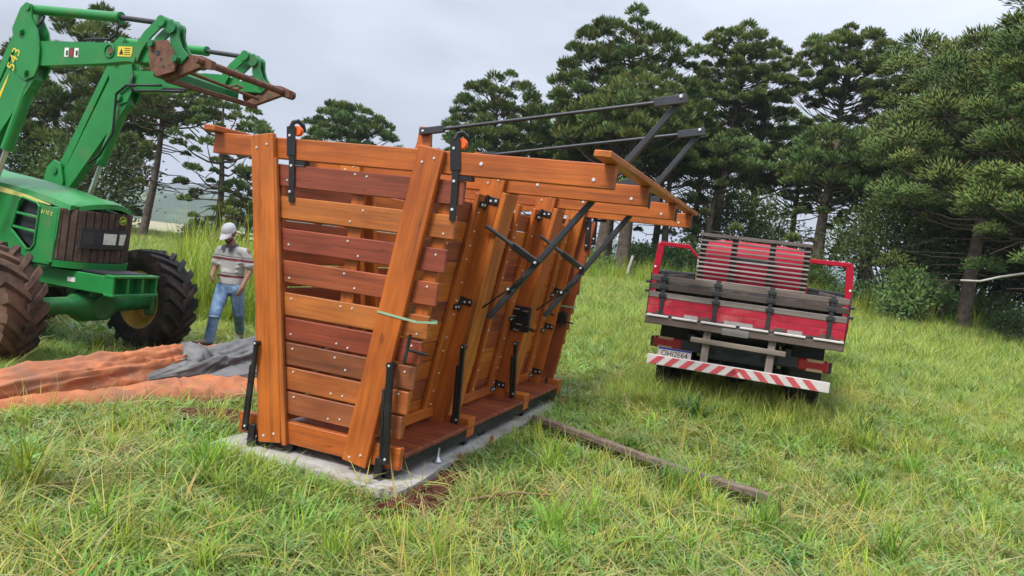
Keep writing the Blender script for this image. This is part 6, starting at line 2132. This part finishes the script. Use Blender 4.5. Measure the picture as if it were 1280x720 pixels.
# far-off belt of trees behind the first rows, one dark mass
def far_wood():
    rng = np.random.default_rng(91)
    cs, rs = [], []
    for x in np.arange(-3, 46, 1.1):
        y = 56 + rng.uniform(-2, 5)
        top = rng.uniform(1.6, 3.0) + (3.5 if x > 19 else 0)
        if -1.5 < x < 0.5: continue
        gap = 7.6 < x < 9.4
        for z in np.arange(0.3, (1.2 if gap else top), 0.9):
            if rng.random() < 0.72:
                cs.append((x + rng.uniform(-0.6, 0.6), y + rng.uniform(-1, 1), gz(x, y) + z)); rs.append(rng.uniform(0.7, 1.2))
    for x in np.arange(-38, -25.5, 1.2):
        y = 50 + rng.uniform(-2, 3); top = rng.uniform(3, 6.5)
        for z in np.arange(0.3, top, 0.9):
            if rng.random() < 0.7:
                cs.append((x + rng.uniform(-0.6, 0.6), y + rng.uniform(-1, 1), gz(x, y) + z)); rs.append(rng.uniform(0.7, 1.1))
    cs = np.array(cs); rs = np.array(rs)
    V, F, col, nr = tuft_cloud(cs, np.zeros_like(cs), rs, 55, rng, False, 0.9, width=0.13, up=0.1)
    link('far_wood', np_mesh('far_wood', V, F, PINE, col * 0.85, nrm=nr), kind='stuff')
far_wood()

# undergrowth along the fence line
def undergrowth():
    rng = np.random.default_rng(95)
    n = 900
    x = rng.uniform(-2, 27, n)
    y = 35.5 - 0.42 * np.clip(x - 9, 0, 30) + rng.uniform(-0.8, 4.5, n) + np.where(x < 2, 2, 0)
    z = ground_z(x, y) + rng.uniform(0.0, 0.45, n) * rng.uniform(0.3, 1.5, n)
    c = np.stack([x, y, z], -1)
    V, F, col, nr = tuft_cloud(c, np.zeros_like(c), rng.uniform(0.25, 0.6, n), 45, rng, False, 0.8, width=0.07, up=0.5)
    link('undergrowth', np_mesh('undergrowth', V, F, BUSHLEAF, col, nrm=nr), kind='stuff')
undergrowth()

# moist air: one even box of thin haze round everything
def build_haze():
    m = bpy.data.materials.new('thin_haze'); m.use_nodes = True
    nt = m.node_tree
    nt.nodes.remove(nt.nodes['Principled BSDF'])
    pv = nt.nodes.new('ShaderNodeVolumePrincipled')
    pv.inputs['Color'].default_value = (0.8, 0.87, 0.97, 1)
    pv.inputs['Density'].default_value = 0.0003
    nt.links.new(pv.outputs[0], nt.nodes['Material Output'].inputs['Volume'])
    b = MB().box((0, 2300, 55), (9000, 6200, 220))
    o = b.build('haze', m, None, kind='stuff')
build_haze()

# fence posts
def post(x, y, h, lean, label):
    o = MB().tube([(0, 0, -0.3), (lean * 0.5, 0, h * 0.5), (lean, 0, h)], [0.075, 0.07, 0.062], 9).build('fence_post', POSTWOOD, None, smooth=40)
    o.location = (x, y, gz(x, y))
    tag(o, label, 'fence post', 'pale fence posts along the tree line')
post(5.15, 34.5, 1.25, 0.22, 'pale leaning fence post under the beam ends, left of the lorry')
post(15.3, 31.3, 1.25, 0.2, 'pale fence post right of the lorry, left of the bright shrub')
post(17.55, 30.6, 1.2, 0.25, 'pale fence post beside the leaning araucaria trunk')
post(18.85, 27.8, 1.25, 0.2, 'rightmost pale fence post near the picture edge')
# ------------------------------------------------------------------ grass
def blade_set(n, rng, h, w, spread, bend, segs=3, stand=0.25):
    """n arching blades round the origin: vertices, quads (last one tapers)"""
    a = rng.uniform(0, 2 * np.pi, n)
    r = spread * np.sqrt(rng.random(n))
    ra = rng.uniform(0, 2 * np.pi, n)
    base = np.stack([r * np.cos(ra), r * np.sin(ra), np.full(n, -0.01)], -1)
    H = rng.uniform(h[0], h[1], n); Wd = rng.uniform(w[0], w[1], n)
    out = np.stack([np.cos(a), np.sin(a), np.zeros(n)], -1)
    side = np.stack([-np.sin(a), np.cos(a), np.zeros(n)], -1)
    lean = rng.uniform(0.05, stand, n); bd = rng.uniform(bend[0], bend[1], n)
    V, F = [], []
    prev = None
    pts = []
    for k in range(segs + 1):
        t = k / segs
        up = H * (t - bd * 0.42 * t ** 2.4)
        o = H * (lean * t + bd * 0.75 * t ** 2)
        p = base + out * o[:, None] + np.array([0, 0, 1]) * up[:, None]
        wk = Wd * (1 - t ** 2.2) * (0.75 + 0.5 * min(1, t * 3)) + 0.0006
        pts.append(p - side * wk[:, None] / 2); pts.append(p + side * wk[:, None] / 2)
    V = np.stack(pts, 1).reshape(-1, 3)
    k = np.arange(n)[:, None] * 2 * (segs + 1)
    F = np.concatenate([k + np.array([[2 * s, 2 * s + 1, 2 * s + 3, 2 * s + 2]]) for s in range(segs)], 0)
    return V, F, 2 * (segs + 1)

def tuft_object(name, parts, seed):
    rng = np.random.default_rng(seed)
    Vs, Fs, Cs, off = [], [], [], 0
    for (n, h, w, sp, bend, stand, col, cv) in parts:
        V, F, kv = blade_set(n, rng, h, w, sp, bend, 3, stand)
        t = rng.uniform(1 - cv, 1 + cv, n)
        wm = rng.uniform(-0.12, 0.16, n)
        c = np.stack([col[0] * t * (1 + wm), col[1] * t, col[2] * t * (1 - wm)], -1)
        Vs.append(V); Fs.append(F + off); Cs.append(np.repeat(c, kv, 0)); off += len(V)
    me = np_mesh(name, np.concatenate(Vs), np.concatenate(Fs), GRASS, np.concatenate(Cs), smooth=True)
    return bpy.data.objects.new(name, me)

GR, YG, BG, ST, DK = (1.0, 1.0, 1.0), (1.25, 1.12, 0.9), (0.9, 1.0, 1.05), (1.9, 1.22, 1.8), (0.55, 0.72, 0.7)
def collection(name, specs, seed):
    c = bpy.data.collections.new(name)
    for i, p in enumerate(specs):
        c.objects.link(tuft_object(name + '_blades', p, seed + i))
    return c

# (count, height, width, spread, bend, stand, colour, variation)
SHORT = collection('short_grass', [
    [(28, (.06, .15), (.006, .012), .13, (.3, 1.3), .6, GR, .28), (10, (.05, .12), (.003, .006), .13, (.5, 1.5), .9, ST, .2)],
    [(28, (.05, .14), (.006, .013), .13, (.4, 1.4), .7, YG, .28), (8, (.05, .1), (.003, .005), .13, (.5, 1.5), .9, ST, .2)],
    [(26, (.07, .17), (.007, .014), .12, (.3, 1.2), .6, BG, .22), (6, (.05, .12), (.003, .006), .13, (.5, 1.5), 1.0, ST, .25)],
    [(20, (.05, .12), (.003, .006), .14, (.6, 1.5), .9, ST, .25), (20, (.05, .13), (.006, .011), .13, (.4, 1.3), .7, GR, .25)],
], 200)
LONG = collection('long_grass', [
    [(22, (.18, .36), (.007, .013), .07, (.3, 1.15), .45, GR, .2)],
    [(20, (.16, .32), (.008, .015), .08, (.4, 1.3), .5, BG, .2), (4, (.15, .3), (.004, .007), .08, (.5, 1.3), .7, ST, .2)],
    [(24, (.2, .4), (.005, .010), .07, (.3, 1.0), .4, YG, .2)],
    [(16, (.14, .26), (.011, .020), .08, (.5, 1.4), .7, GR, .2)],
], 220)
LEAFY = collection('leafy_weeds', [
    [(16, (.07, .15), (.016, .032), .09, (.6, 1.6), .9, (1.0, 1.12, .9), .22), (8, (.06, .12), (.004, .007), .12, (.4, 1.4), .8, ST, .2)],
    [(14, (.08, .18), (.012, .022), .08, (.5, 1.5), .8, (0.7, 0.95, 1.15), .2)],
    [(18, (.05, .11), (.018, .034), .10, (.7, 1.6), 1.0, (1.25, 1.15, .8), .22)],
    [(12, (.10, .22), (.014, .026), .07, (.5, 1.4), .7, (0.9, 1.1, .9), .2)],
], 320)
DRY = collection('dry_grass', [
    [(22, (.1, .28), (.003, .006), .12, (.3, 1.5), .9, ST, .3)],
    [(16, (.15, .4), (.002, .004), .10, (.1, .8), .5, (2.3, 1.6, 1.6), .25), (14, (.08, .2), (.004, .007), .1, (.4, 1.3), .7, YG, .2)],
], 240)
THATCH = collection('thatch', [
    [(14, (.08, .2), (.003, .007), .14, (1.2, 2.1), 1.4, (1.7, 1.05, 1.7), .3)],
    [(12, (.06, .16), (.004, .009), .14, (1.3, 2.2), 1.5, (1.25, 0.72, 1.2), .35)],
], 340)
MEADOW = collection('meadow_grass', [
    [(26, (.2, .45), (.006, .012), .16, (.2, .9), .4, YG, .25), (5, (.3, .55), (.003, .005), .15, (.1, .6), .3, (1.8, 1.35, 1.4), .2)],
    [(26, (.18, .42), (.007, .013), .17, (.3, 1.0), .5, GR, .25), (5, (.25, .5), (.003, .005), .15, (.1, .7), .4, ST, .2)],
    [(26, (.2, .4), (.006, .012), .17, (.3, 1.0), .5, (1.4, 1.18, 0.9), .2), (6, (.3, .6), (.003, .005), .15, (.1, .6), .3, (2.0, 1.3, 1.8), .2)],
    [(24, (.15, .36), (.008, .014), .17, (.3, 1.0), .5, (0.9, 0.95, 1.0), .25)],
], 260)
TALL = collection('tall_weeds', [
    [(16, (.9, 1.7), (.012, .024), .16, (.15, .6), .25, (1.25, 1.1, .9), .2), (30, (.4, 1.0), (.012, .022), .2, (.3, .9), .4, YG, .2)],
    [(22, (.8, 1.5), (.010, .020), .18, (.15, .7), .25, (1.1, 1.05, 1.0), .2), (20, (.3, .9), (.014, .03), .2, (.3, .9), .4, GR, .2)],
    [(14, (1.1, 2.0), (.008, .014), .14, (.05, .4), .18, (1.5, 1.2, .9), .15), (26, (.3, .9), (.012, .024), .22, (.3, .9), .4, YG, .2)],
], 280)
CLUMP = collection('grass_clump', [
    [(60, (.22, .44), (.006, .012), .09, (.15, .9), .5, (1.05, 1.1, .8), .18)],
], 300)
DCLUMP = collection('dark_clump', [
    [(70, (.2, .4), (.010, .018), .10, (.3, 1.1), .6, (0.5, 0.72, 0.8), .18)],
], 310)

def scatter_group():
    ng = bpy.data.node_groups.new('scatter_blades', 'GeometryNodeTree')
    ng.interface.new_socket('Geometry', in_out='INPUT', socket_type='NodeSocketGeometry')
    ng.interface.new_socket('Blades', in_out='INPUT', socket_type='NodeSocketCollection')
    ng.interface.new_socket('Geometry', in_out='OUTPUT', socket_type='NodeSocketGeometry')
    gi, go = ng.nodes.new('NodeGroupInput'), ng.nodes.new('NodeGroupOutput')
    ci = ng.nodes.new('GeometryNodeCollectionInfo')
    ci.inputs['Separate Children'].default_value = True
    ci.inputs['Reset Children'].default_value = True
    ip = ng.nodes.new('GeometryNodeInstanceOnPoints')
    ip.inputs['Pick Instance'].default_value = True
    def na(name, typ):
        n = ng.nodes.new('GeometryNodeInputNamedAttribute'); n.data_type = typ
        n.inputs['Name'].default_value = name
        return n.outputs['Attribute']
    L = ng.links.new
    L(gi.outputs['Geometry'], ip.inputs['Points']); L(gi.outputs['Blades'], ci.inputs['Collection'])
    L(ci.outputs[0], ip.inputs['Instance'])
    L(na('pick', 'INT'), ip.inputs['Instance Index']); L(na('turn', 'FLOAT_VECTOR'), ip.inputs['Rotation']); L(na('size', 'FLOAT_VECTOR'), ip.inputs['Scale'])
    L(ip.outputs[0], go.inputs['Geometry'])
    return ng
SCATTER = scatter_group()

def scatter(name, coll, x, y, size, rng, tilt=0.12, zoff=0.0, patch=None):
    n = len(x)
    z = ground_z(x, y) + zoff
    me = bpy.data.meshes.new(name)
    me.vertices.add(n)
    me.vertices.foreach_set('co', np.stack([x, y, z], -1).astype(np.float32).ravel())
    a = me.attributes.new('pick', 'INT', 'POINT'); m = len(coll.objects)
    pk = rng.integers(0, m, n) if patch is None else np.clip((patch - 0.15) / 0.7 * m + rng.normal(0, 0.55, n), 0, m - 0.01)
    a.data.foreach_set('value', pk.astype(np.int32))
    a = me.attributes.new('turn', 'FLOAT_VECTOR', 'POINT')
    a.data.foreach_set('vector', np.stack([rng.normal(0, tilt, n), rng.normal(0, tilt, n), rng.uniform(0, 6.28, n)], -1).astype(np.float32).ravel())
    a = me.attributes.new('size', 'FLOAT_VECTOR', 'POINT')
    s = np.stack([size, size, size * rng.uniform(0.8, 1.2, n)], -1)
    a.data.foreach_set('vector', s.astype(np.float32).ravel())
    o = link(name, me, kind='stuff')
    md = o.modifiers.new('scatter', 'NODES'); md.node_group = SCATTER
    sid = [i.identifier for i in SCATTER.interface.items_tree if i.name == 'Blades'][0]
    md[sid] = coll
    return o

def in_poly(x, y, poly):
    c = np.zeros(len(x), bool)
    for i in range(len(poly)):
        (x0, y0), (x1, y1) = poly[i], poly[i - 1]
        cr = ((y0 > y) != (y1 > y)) & (x < (x1 - x0) * (y - y0) / (y1 - y0 + 1e-12) + x0)
        c ^= cr
    return c

DIRTS = [(1.15, 7.55, 0.42, 0.22, 0.4), (0.9, 4.3, 0.3, 0.16, 0.5), (4.6, 8.6, 0.5, 0.25, 0.1), (2.9, 7.2, 0.4, 0.2, 2.0), (-1.3, 4.35, 0.2, 0.12, 0.2), (1.9, 4.6, 0.22, 0.12, 1.0), (3.6, 7.6, 0.3, 0.2, 0.2), (-0.52, 4.83, 0.48, 0.25, 0.9), (-0.28, 5.5, 0.12, 0.36, -0.35), (-2.45, 6.45, 0.48, 0.25, 0.3)]
def allowed(x, y, rng, margin=0.0):
    u, v = to_uv(x, y)
    ok = ~((u > -1.5 - margin) & (u < 0.2 + margin) & (v > -0.2 - margin) & (v < 3.72 + margin))
    ok &= ~in_poly(x, y, TARP_AREA)
    for cx, cy, rx, ry, ro in DIRTS:
        dx, dy = x - cx, y - cy
        a = (dx * math.cos(ro) + dy * math.sin(ro)) / rx; b = (-dx * math.sin(ro) + dy * math.cos(ro)) / ry
        ok &= ~((a * a + b * b < 1) & (rng.random(len(x)) < 0.93))
    # the long beam keeps a thin line clear
    ax, ay, bx, by = 0.34, 7.44, 2.22, 5.78
    t = np.clip(((x - ax) * (bx - ax) + (y - ay) * (by - ay)) / ((bx - ax) ** 2 + (by - ay) ** 2), 0, 1)
    ok &= np.hypot(x - ax - t * (bx - ax), y - ay - t * (by - ay)) > 0.15 + 0.5 * margin
    return ok

def field(n, y0, y1, rng, power=1.0, half=0.80):
    """points over the wedge of ground in front of the camera, with room to either side"""
    y = y0 + (y1 - y0) * rng.random(n) ** power
    x = rng.uniform(-1, 1, n) * (y * half + 1.2)
    return x, y

def grow():
    rng = np.random.default_rng(77)
    patch = lambda x, y, s, o=0: vnoise(x * s + o, y * s + o * 1.7)
    # near turf
    x, y = field(15500, 2.3, 9.0, rng, 0.8)
    k = allowed(x, y, rng, 0.11) & (rng.random(len(x)) < 0.45 + 0.6 * patch(x, y, 1.1, 3))
    scatter('short_grass', SHORT, x[k], y[k], rng.uniform(0.65, 1.15, k.sum()), rng, patch=(patch(x, y, 1.3, 40) * 0.6 + patch(x, y, 3.1, 44) * 0.4)[k])
    x, y = field(3400, 2.3, 10, rng, 0.8)
    p = patch(x, y, 1.4, 61) * 0.6 + patch(x, y, 4.0, 15) * 0.4
    k = allowed(x, y, rng, 0.1) & (p > 0.47)
    scatter('leafy_weeds', LEAFY, x[k], y[k], rng.uniform(0.6, 1.2, k.sum()), rng, 0.2)
    x, y = field(4600, 2.3, 9.5, rng, 0.8)
    p = patch(x, y, 0.8, 11) * 0.6 + patch(x, y, 2.3, 5) * 0.4
    u, v = to_uv(x, y)
    near_slab = (u > -2.0) & (u < 0.75) & (v > -0.75) & (v < 3.9)
    k = allowed(x, y, rng, 0.05) & (rng.random(len(x)) < np.clip((p - 0.42) * 4.0, 0.05, 1)) & ~(near_slab & (rng.random(len(x)) < 0.85))
    scatter('long_grass', LONG, x[k], y[k], rng.uniform(0.42, 0.85, k.sum()), rng, 0.25, patch=(patch(x, y, 0.9, 71))[k])
    x, y = field(7000, 2.3, 11, rng, 0.8)
    k = allowed(x, y, rng, 0.06) & (patch(x, y, 1.7, 22) > 0.38)
    scatter('thatch', THATCH, x[k], y[k], rng.uniform(0.7, 1.3, k.sum()), rng, 0.3)
    x, y = field(2600, 2.3, 12, rng, 0.8)
    p = patch(x, y, 0.9, 31)
    k = allowed(x, y, rng, 0.05) & (p > 0.5)
    scatter('dry_grass', DRY, x[k], y[k], rng.uniform(0.6, 1.1, k.sum()), rng, 0.3)
    # middle distance meadow, higher to the right and back
    x, y = field(15000, 8.0, 17, rng, 0.8, 0.85)
    k = allowed(x, y, rng, 0.02) & (rng.random(len(x)) < 0.5 + 0.6 * patch(x, y, 0.6, 7))
    tall = 0.45 + 0.2 * smooth((x + 1) / 4) + 0.2 * smooth((y - 10) / 6)
    scatter('meadow_grass', MEADOW, x[k], y[k], (rng.uniform(0.6, 1.1, len(x)) * tall)[k], rng, 0.12)
    x, y = field(24000, 16, 44, rng, 0.85, 0.85)
    k = rng.random(len(x)) < 0.6 + 0.5 * patch(x, y, 0.3, 9)
    scatter('meadow_grass', MEADOW, x[k], y[k], rng.uniform(0.6, 1.25, k.sum()), rng, 0.1)
    # right foreground meadow mixed with the turf
    x, y = field(4200, 4.5, 10, rng, 0.9)
    k = allowed(x, y, rng, 0.05) & (x > 0.8) & (rng.random(len(x)) < 0.25 + 0.75 * smooth((x - 0.8) / 3))
    scatter('meadow_grass', MEADOW, x[k], y[k], rng.uniform(0.25, 0.5, k.sum()), rng, 0.25)
    x, y = field(6000, 7.5, 22, rng, 0.8, 0.85)
    k = allowed(x, y, rng, 0.1) & (patch(x, y, 0.7, 63) > 0.45)
    scatter('leafy_weeds', LEAFY, x[k], y[k], rng.uniform(0.8, 1.5, k.sum()), rng, 0.15)
    # tufts fringing the slab and pushing up against its edges
    n = 380
    v = rng.uniform(-0.2, 3.7, n); u = 0.27 + np.abs(rng.normal(0.03, 0.09, n))
    u2 = rng.uniform(-1.6, 0.05, 160); v2 = -0.3 - np.abs(rng.normal(0.02, 0.1, 160))
    uu = np.concatenate([u, u2]); vv = np.concatenate([v, v2])
    x = CH0[0] + uu * CU_[0] + vv * CV_[0]; y = CH0[1] + uu * CU_[1] + vv * CV_[1]
    k = np.ones(len(x), bool)
    for cx, cy, rx, ry, ro in DIRTS:
        k &= np.hypot(x - cx, y - cy) > 0.36
    scatter('edge_grass', SHORT, x[k], y[k], rng.uniform(0.6, 1.0, k.sum()), rng, 0.25)
    # dense long clumps in front of the slab's left end
    x = rng.normal(-1.68, 0.3, 120); y = rng.normal(5.0, 0.18, 120)
    k = allowed(x, y, rng, 0.12)
    scatter('edge_grass', LONG, x[k], y[k], rng.uniform(0.45, 0.85, k.sum()), rng, 0.2)
    # tall weeds on the left behind the man, and along the pasture edge
    y = np.concatenate([rng.uniform(12.2, 17.0, 260), rng.uniform(15, 24, 200)]); x = -y * rng.uniform(0.26, 0.445, len(y))
    scatter('tall_weeds', TALL, x, y, rng.uniform(0.5, 1.05, len(x)) * (0.75 + 0.5 * patch(x, y, 0.7, 2)), rng, 0.08)
    x = rng.uniform(-3, 24, 900); y = 33.5 - 0.42 * np.clip(x - 9, 0, 30) + rng.uniform(-2.5, 2.5, 900)
    scatter('tall_weeds', TALL, x, y, rng.uniform(0.4, 0.9, 900), rng, 0.1)
    # ranker growth round the parked lorry, odd tufts over the field
    u = rng.uniform(-1.9, 1.0, 700); v = rng.uniform(8.7, 10.9, 700)
    x = u * CU_[0] + v * CV_[0]; y = u * CU_[1] + v * CV_[1]
    scatter('meadow_grass', MEADOW, x, y, rng.uniform(0.5, 0.85, 700), rng, 0.12)
    x, y = field(260, 3.0, 22, rng, 0.8)
    k = allowed(x, y, rng, 0.2) & (np.hypot(x - 3, y - 6) > 0.5)
    scatter('odd_tufts', CLUMP, x[k], y[k], rng.uniform(0.4, 1.0, k.sum()), rng, 0.12)
    x, y = field(200, 3.0, 22, rng, 0.8)
    k = allowed(x, y, rng, 0.2)
    scatter('odd_tufts', DCLUMP, x[k], y[k], rng.uniform(0.35, 0.9, k.sum()), rng, 0.12)
    # single clumps one can pick out
    for (nm, col, px, py, s, lab, dx) in (
            ('grass_clump', CLUMP, 3.05, 6.0, 1.15, 'bright upright tuft of grass in the right foreground meadow', 0),
            ('grass_clump', CLUMP, -2.75, 4.35, 1.3, 'bright tuft of fine grass at the lower left edge', 0),
            ('grass_clump', DCLUMP, 2.2, 8.35, 1.1, 'dark broad-bladed grass clump between the long beam and the lorry', 0)):
        src = col.objects[0]
        o = link(nm, src.data)
        o.location = (px, py, gz(px, py)); o.scale = (s, s, s); o.rotation_euler = (0, 0, px)
        tag(o, lab, 'grass tuft', 'grass clumps one can pick out')
grow()
